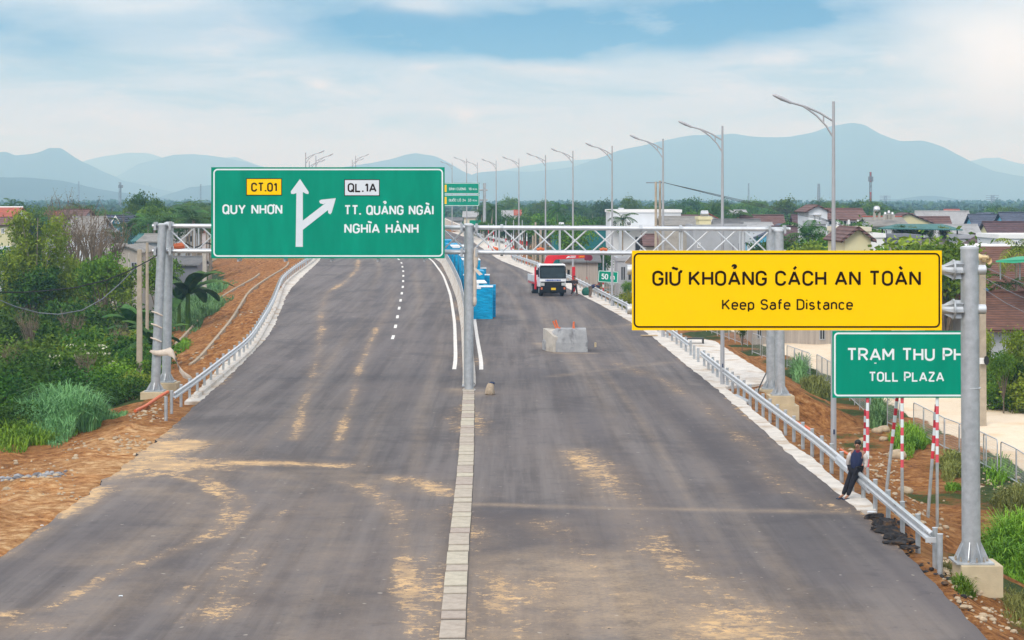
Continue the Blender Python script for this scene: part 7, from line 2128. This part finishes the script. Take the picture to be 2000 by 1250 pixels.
for s_ in (-1, 1):
    mb = MB().add([(s_ * 1.075, .22, 1.55), (s_ * 1.075, 1.2, 1.55), (s_ * 1.075, 1.2, 2.3), (s_ * 1.075, .4, 2.3)], [(0, 1, 2, 3)]); tp(mb, 'side_window', 'glass')
    mr = tp(MB().b2(s_ * 1.28 - .1, s_ * 1.28 + .1, .0, .08, 1.75, 2.15), 'mirror', 'truck_black', bevel=.02)
    MB().tube([(s_ * 1.05, .15, 2.2), (s_ * 1.25, .06, 2.2)], .02, 6).build('mirror_arm', M['truck_black'], mr)
    tp(MB().b2(s_ * .86 - .17, s_ * .86 + .17, -.045, .06, .86, 1.10), 'headlight', 'headlight', bevel=.02)
    tp(MB().b2(s_ * .93 - .07, s_ * .93 + .07, -.075, .0, .56, .74), 'fog_lamp', 'orange')
tp(MB().b2(-.67, .67, -.03, .12, .78, 1.15), 'grille', 'truck_black', bevel=.02)
gb = MB()
for k in range(3): gb.b2(-.6, .6, -.045, -.03, .86 + k * .09, .89 + k * .09)
tp(gb, 'grille_bar', 'black_rubber')
tp(MB().b2(-1.08, 1.08, -.06, .3, .30, .80), 'bumper', 'truck_black', bevel=.03)
tp(MB().b2(-.95, .95, -.02, .4, .80, 1.16), 'front_panel', 'truck_black')
tp(MB().b2(-.16, .22, -.085, -.062, .52, .70), 'number_plate', 'plate_yellow')
mb = MB()
for k, (a, wd) in enumerate(((-.6, .06), (-.5, .1), (-.38, .06), (-.29, .1), (-.15, .06), (-.06, .1), (.08, .06), (.2, .08), (.32, .1), (.45, .06), (.54, .08))):
    mb.b2(a, a + wd, -.022, -.012, 1.25, 1.36)
    mb.b2(a + wd * .3, a + wd * .7, -.026, -.022, 1.28, 1.33)
tp(mb, 'lettering', 'text_blue')
mb = MB(); text(mb, '0', -.35, -.15, .2, .1, 0) if False else None
for (x, y) in ((-.86, .95), (.86, .95), (-.82, 4.55), (.82, 4.55)):
    wd = .28 if y < 2 else .5
    wh_ = tp(MB().tube([(x - wd / 2, y, .46), (x - wd / 2 + .03, y, .46), (x + wd / 2 - .03, y, .46), (x + wd / 2, y, .46)], [.42, .46, .46, .42], 20), 'wheel', 'black_rubber', 40)
    MB().tube([(x - wd / 2 - .01, y, .46), (x + wd / 2 + .01, y, .46)], .22, 12).build('rim', M['galvanised'], wh_, 40)
tp(MB().b2(-.45, .45, .4, 6.2, .55, .80), 'chassis', 'truck_black')
tp(MB().b2(-1.12, 1.12, 2.6, 6.4, .90, 1.08), 'bed', 'red_paint')
for s_ in (-1, 1):
    o = tp(MB().b2(s_ * 1.12 - .03, s_ * 1.12 + .03, 2.6, 6.4, 1.08, 1.62), 'side_board', 'truck_white', bevel=.01)
    mb = MB()
    for k in range(6): mb.b2(s_ * 1.16 - .02, s_ * 1.16 + .02, 2.65 + k * .74, 2.71 + k * .74, .98, 1.62)
    mb.build('stake', M['galvanised'], o)
tp(MB().b2(-1.15, 1.15, 6.4, 6.46, 1.08, 1.6), 'tailboard', 'truck_white')
tp(MB().b2(-1.22, -1.08, 1.85, 2.1, .5, 2.32), 'outrigger', 'red_paint', bevel=.02)
tp(MB().b2(1.0, 1.95, 1.85, 2.05, 1.0, 1.18), 'outrigger_beam', 'truck_black')
tp(MB().b2(1.88, 2.12, 1.80, 2.08, .30, 2.32), 'outrigger', 'red_paint', bevel=.02)
tp(MB().tube([(2.0, 1.94, .02), (2.0, 1.94, .35)], .06, 10), 'outrigger_foot', 'galvanised', 40)
tp(MB().b2(-.35, .25, 1.8, 2.4, .8, 2.65), 'crane_column', 'red_paint', bevel=.03)
mb = MB().prism([(-.42, 2.62), (.30, 2.62), (.42, 2.80), (.52, 2.92), (3.0, 3.02), (3.0, 3.30), (-.05, 3.27), (-.26, 3.12)], 1.95, 2.25, 'y')
boom = tp(mb, 'crane_boom', 'red_paint', bevel=.02)
mb = MB().b2(2.95, 3.25, 1.9, 2.3, 2.85, 3.32); mb.tube([(3.35, 1.95, 3.05), (3.35, 2.25, 3.05)], .24, 14); tp(mb, 'boom_head', 'maroon', bevel=.02)
mb = MB(); text(mb, 'UNIC', 2.45, 2.9, 3.10, .12, 1.94, .2); tp(mb, 'lettering', 'sign_yellow', parent=boom)
mb = MB().add([(1.35, 1.94, 3.02), (1.55, 1.94, 3.20), (1.75, 1.94, 3.20), (1.6, 1.94, 3.12), (2.2, 1.94, 3.09), (2.1, 1.94, 3.05), (1.62, 1.94, 3.07)], [(0, 1, 2, 3, 4, 5, 6)])
mb.b2(1.75, 2.2, 1.936, 1.942, 3.16, 3.22); tp(mb, 'emblem', 'sign_white', parent=boom)
tp(MB().tube([(3.1, 2.1, 2.9), (3.12, 2.1, 1.5)], .012, 5), 'hoist_rope', 'cable_black'); tp(MB().tube([(3.12, 2.1, 1.5), (3.12, 2.1, 1.35), (3.2, 2.1, 1.28)], .03, 6), 'hook', 'red_paint')

# ------------------------------------------------------------------ people
def skin_mesh(name, V, E, R, sub=1):
    me = bpy.data.meshes.new(name); me.from_pydata([tuple(v) for v in V], E, [])
    o = bpy.data.objects.new(name, me); COL.objects.link(o)
    o.modifiers.new('skin', 'SKIN')
    for i, r in enumerate(R):
        me.skin_vertices[0].data[i].radius = (r, r) if not isinstance(r, tuple) else r
    me.skin_vertices[0].data[0].use_root = True
    s_ = o.modifiers.new('sub', 'SUBSURF'); s_.levels = sub; s_.render_levels = sub
    dg = bpy.context.evaluated_depsgraph_get(); dg.update()
    new = bpy.data.meshes.new_from_object(o.evaluated_get(dg))
    bpy.data.objects.remove(o)
    new.polygons.foreach_set('use_smooth', [True] * len(new.polygons))
    return new
def person(label, loc, rz, J, cols, detail=True, hair=True, scale=1.0):
    """J: joints in the person's own frame (faces -y); left = +x"""
    root = empty('person', loc, rz, label, 'person'); root.scale = (scale,) * 3
    V, E, R = [], [], []; ix = {}
    def v(nm, p, r, par=None):
        ix[nm] = len(V); V.append(Vector(p)); R.append(r)
        if par: E.append((ix[par], ix[nm]))
    j = {k: Vector(p) for k, p in J.items()}
    v('pel', j['pelvis'], .125); v('waist', j['pelvis'].lerp(j['chest'], .45), .115, 'pel'); v('chest', j['chest'], .14, 'waist')
    v('neck', j['neck'], .052, 'chest'); v('jaw', j['neck'].lerp(j['head'], .55) + j['face'] * .02, .072, 'neck'); v('head', j['head'], .092, 'jaw'); v('crown', j['head'] + (j['head'] - j['neck']).normalized() * .075, .065, 'head')
    if detail: v('nose', j['head'] + j['face'] * .112 - (j['head'] - j['neck']).normalized() * .015, .014, 'head')
    for s_ in ('l', 'r'):
        v('sh' + s_, j['sh' + s_], .062, 'chest'); v('el' + s_, j['el' + s_], .043, 'sh' + s_); v('wr' + s_, j['wr' + s_], .030, 'el' + s_)
        d = (j['wr' + s_] - j['el' + s_]).normalized(); hd = j.get('hd' + s_, j['wr' + s_] + d * .08)
        v('pa' + s_, hd, (.040, .022), 'wr' + s_)
        if detail:
            dd = (hd - j['wr' + s_]).normalized(); sd = dd.cross(Vector((0, 1, .2))).normalized()
            for k in range(4):
                o_ = (k - 1.5) * .019; ln = (.068, .08, .075, .056)[k]
                v('f%d%s' % (k, s_), hd + sd * o_ + dd * .035, .0095, 'pa' + s_); v('g%d%s' % (k, s_), hd + sd * o_ * 1.15 + dd * (.035 + ln * .55) + Vector((0, 0, -.006)), .009, 'f%d%s' % (k, s_)); v('h%d%s' % (k, s_), hd + sd * o_ * 1.2 + dd * (.03 + ln) + Vector((0, 0, -.02)), .0075, 'g%d%s' % (k, s_))
            v('t0' + s_, hd - sd * .035 - dd * .01, .011, 'pa' + s_); v('t1' + s_, hd - sd * .055 + dd * .03 + Vector((0, 0, -.01)), .009, 't0' + s_)
        v('hp' + s_, j['hp' + s_], .095, 'pel'); v('kn' + s_, j['kn' + s_], .058, 'hp' + s_); v('ca' + s_, j['kn' + s_].lerp(j['an' + s_], .35), .054, 'kn' + s_); v('an' + s_, j['an' + s_], .036, 'ca' + s_)
        v('to' + s_, j['to' + s_], (.040, .024), 'an' + s_)
    me = skin_mesh('body', V, E, R); finish(me, M['skin']); link('body', me, root)
    def garment(nm, chain, rad, m_):
        gv, ge, gr, gi = [], [], [], {}
        for a, par in chain:
            gi[a] = len(gv); gv.append(V[ix[a]]); gr.append(rad[a])
            if par: ge.append((gi[par], gi[a]))
        m2 = skin_mesh(nm, gv, ge, gr); finish(m2, M[m_]); return link(nm, m2, root)
    garment('shirt', [('waist', None), ('pel', 'waist'), ('chest', 'waist'), ('shl', 'chest'), ('shr', 'chest'), ('neck', 'chest')], {'waist': .155, 'pel': .155, 'chest': .185, 'shl': .105, 'shr': .105, 'neck': .080}, cols[0])
    for s_ in ('l', 'r'):
        gv = [V[ix['sh' + s_]], V[ix['el' + s_]], V[ix['el' + s_]].lerp(V[ix['wr' + s_]], .9)]
        m2 = skin_mesh('sleeve', gv, [(0, 1), (1, 2)], [.098, .076, .055]); finish(m2, M[cols[1]]); link('sleeve', m2, root)
    garment('trousers', [('pel', None), ('hpl', 'pel'), ('knl', 'hpl'), ('cal', 'knl'), ('anl', 'cal'), ('hpr', 'pel'), ('knr', 'hpr'), ('car', 'knr'), ('anr', 'car')],
            {'pel': .15, 'hpl': .118, 'knl': .082, 'cal': .076, 'anl': .062, 'hpr': .118, 'knr': .082, 'car': .076, 'anr': .062}, cols[2])
    up = (j['head'] - j['neck']).normalized()
    if hair:
        mb = MB(); c_ = j['head'] + up * .075 - j['face'] * .038
        mb.ell(c_, (.098, .100, .082), 12, 8)
        mb.build('hair', M[hair if isinstance(hair, str) else 'hair'], root, 60)
    if cols[3]:
        c_ = j['neck'] - up * .0
        MB().tube([c_ - up * .05, c_ + up * .03], [.085, .068], 12).build('collar', M[cols[3]], root, 50)
    if detail:
        side = up.cross(j['face']).normalized()
        for s_ in (-1, 1):
            MB().ell(j['head'] + j['face'] * .088 + side * .034 * s_ + up * .008, (.014, .010, .008), 8, 5).build('eye', M['dark'], root, 60)
            MB().ell(j['head'] + side * .094 * s_ - up * .01, (.014, .022, .032), 8, 6).build('ear', M['skin'], root, 60)
        MB().ell(j['head'] + j['face'] * .086 - up * .058, (.024, .010, .006), 8, 5).build('mouth', M['maroon'], root, 60)
        for s_ in ('l', 'r'):
            d = (j['to' + s_] - j['an' + s_]); d.z = 0; d.normalize()
            c_ = (j['an' + s_] + j['to' + s_]) / 2 + d * .02; c_.z = .012
            MB().box(c_, (.10, .27, .024), rz=math.atan2(d.y, d.x) + math.pi / 2).build('sandal', M['dark_blue'], root, bevel=.01)
    return root
# the man who leans on the rail: X is right, -Y towards the camera
fx_, fy_, _z = g(1649, 974)
J = dict(pelvis=(.30, .02, .86), chest=(.36, .0, 1.20), neck=(.36, -.02, 1.37), head=(.345, -.06, 1.52), face=Vector((-.5, -.85, -.06)).normalized(),
         shl=(.52, -.03, 1.30), shr=(.22, .10, 1.30), ell=(.60, .02, 1.05), elr=(.13, .22, 1.06), wrl=(.55, -.02, .84), wrr=(.14, .27, .84), hdl=(.55, -.05, .79), hdr=(.16, .26, .79),
         hpl=(.36, -.05, .82), hpr=(.25, .10, .82), knl=(.20, -.06, .46), knr=(.10, .08, .46), anl=(.06, -.08, .085), anr=(-.05, .05, .085), tol=(-.04, -.20, .035), tor=(-.19, -.06, .035))
person('man in navy and pale jacket and black trousers leaning on the right guardrail', (fx_ + .02, fy_, 0), 0, J, ('navy', 'sleeve', 'trousers', 'maroon'))
# worker bending over the rail
bx_, by_, bz_ = g(1152.5, 581)
J = dict(pelvis=(.05, 0, .78), chest=(.38, 0, .98), neck=(.55, 0, 1.02), head=(.68, -.02, 1.06), face=Vector((.75, -.3, -.6)).normalized(), shl=(.46, -.17, .99), shr=(.46, .17, .99), ell=(.66, -.2, .85), elr=(.66, .2, .85), wrl=(.84, -.16, .82), wrr=(.84, .14, .82),
         hpl=(.03, -.10, .76), hpr=(.03, .10, .76), knl=(.10, -.11, .42), knr=(.0, .11, .42), anl=(.02, -.11, .08), anr=(-.08, .12, .08), tol=(.16, -.13, .03), tor=(.06, .13, .03))
person('worker in dark blue shirt bending over the guardrail behind the truck', (bx_, by_, bz_), 0, J, ('navy', 'navy', 'khaki', None), hair='maroon')
x, y, z = g(1146, 577)
mb = MB().ell((0, 0, .30), (.42, .3, .36), 12, 8)
for i, v_ in enumerate(mb.v): mb.v[i] = tuple(Vector(v_) * (1 + .15 * fbm(v_[0] * 4, v_[2] * 4, 1, 2, 3)))
o = mb.build('net_bag', M['bag_green'], smooth=60); o.location = (x, y, z); tag(o, 'dark green bag on the asphalt at the bending worker\'s feet', 'bag')
x, y, z = g(1122, 577)
J = dict(pelvis=(0, 0, .82), chest=(.02, -.04, 1.16), neck=(.02, -.06, 1.32), head=(.02, -.09, 1.46), face=Vector((.3, -.9, -.2)).normalized(), shl=(.2, -.04, 1.25), shr=(-.17, -.04, 1.25), ell=(.25, -.16, 1.02), elr=(-.22, -.12, 1.02), wrl=(.12, -.3, .95), wrr=(-.06, -.28, .92),
         hpl=(.09, 0, .8), hpr=(-.09, 0, .8), knl=(.17, -.06, .44), knr=(-.16, .0, .44), anl=(.22, .0, .08), anr=(-.24, .03, .08), tol=(.26, -.14, .03), tor=(-.28, -.12, .03))
person('worker in dark brown clothes standing at the red outrigger of the truck', (x, y, z), 0, J, ('brown_cloth', 'brown_cloth', 'brown_cloth', None))
# two motorbikes far down the lane
def motorbike(px, py, yd, col, label, plabel):
    p_ = at(px, py, yd); zg = p_.z
    r_ = empty('motorbike', (p_.x, yd, zg), .5, label, 'motorbike')
    for y in (-.6, .6):
        wh_ = MB().tube([(-.05, y, .29), (.05, y, .29)], .29, 14).build('wheel', M['black_rubber'], r_, 40)
    MB().tube([(0, -.6, .3), (0, -.35, .75), (0, -.3, 1.0)], .04, 6).build('fork', M['galvanised'], r_)
    MB().prism([(-.4, .35), (.5, .35), (.75, .62), (.7, .78), (-.05, .72), (-.3, .95), (-.45, .8)], -.13, .13, 'x').build('body', M[col], r_, bevel=.03)
    MB().b2(-.12, .12, -.02, .7, .76, .86).build('seat', M['truck_black'], r_, bevel=.02)
    MB().tube([(-.33, -.22, 1.02), (0, -.3, 1.0), (.33, -.22, 1.02)], .02, 6).build('handlebar', M['truck_black'], r_)
    J = dict(pelvis=(0, .2, .90), chest=(0, .1, 1.26), neck=(0, .06, 1.42), head=(0, .02, 1.56), face=Vector((0, -1, -.1)).normalized(), shl=(.19, .08, 1.34), shr=(-.19, .08, 1.34), ell=(.28, -.02, 1.14), elr=(-.28, -.02, 1.14), wrl=(.3, -.2, 1.06), wrr=(-.3, -.2, 1.06),
             hpl=(.1, .15, .88), hpr=(-.1, .15, .88), knl=(.2, -.22, .72), knr=(-.2, -.22, .72), anl=(.17, -.05, .33), anr=(-.17, -.05, .33), tol=(.18, -.2, .28), tor=(-.18, -.2, .28))
    person(plabel, (p_.x, yd, zg), .5, J, ('navy', 'navy', 'trousers', None), detail=False, hair='box_white')
for (px, yd, c_, a_, b_) in ((1142, 215, 'dark_blue', 'dark motorbike on the lane under the crane boom', 'rider in blue on the motorbike under the crane boom'), (1157, 212, 'red_paint', 'red motorbike following along the lane', 'second rider on the red motorbike')):
    py_ = HY + (H - ground_z((px - 1000) * yd / F, yd, False)) * F / yd
    motorbike(px, py_ - 1, yd, c_, a_, b_)
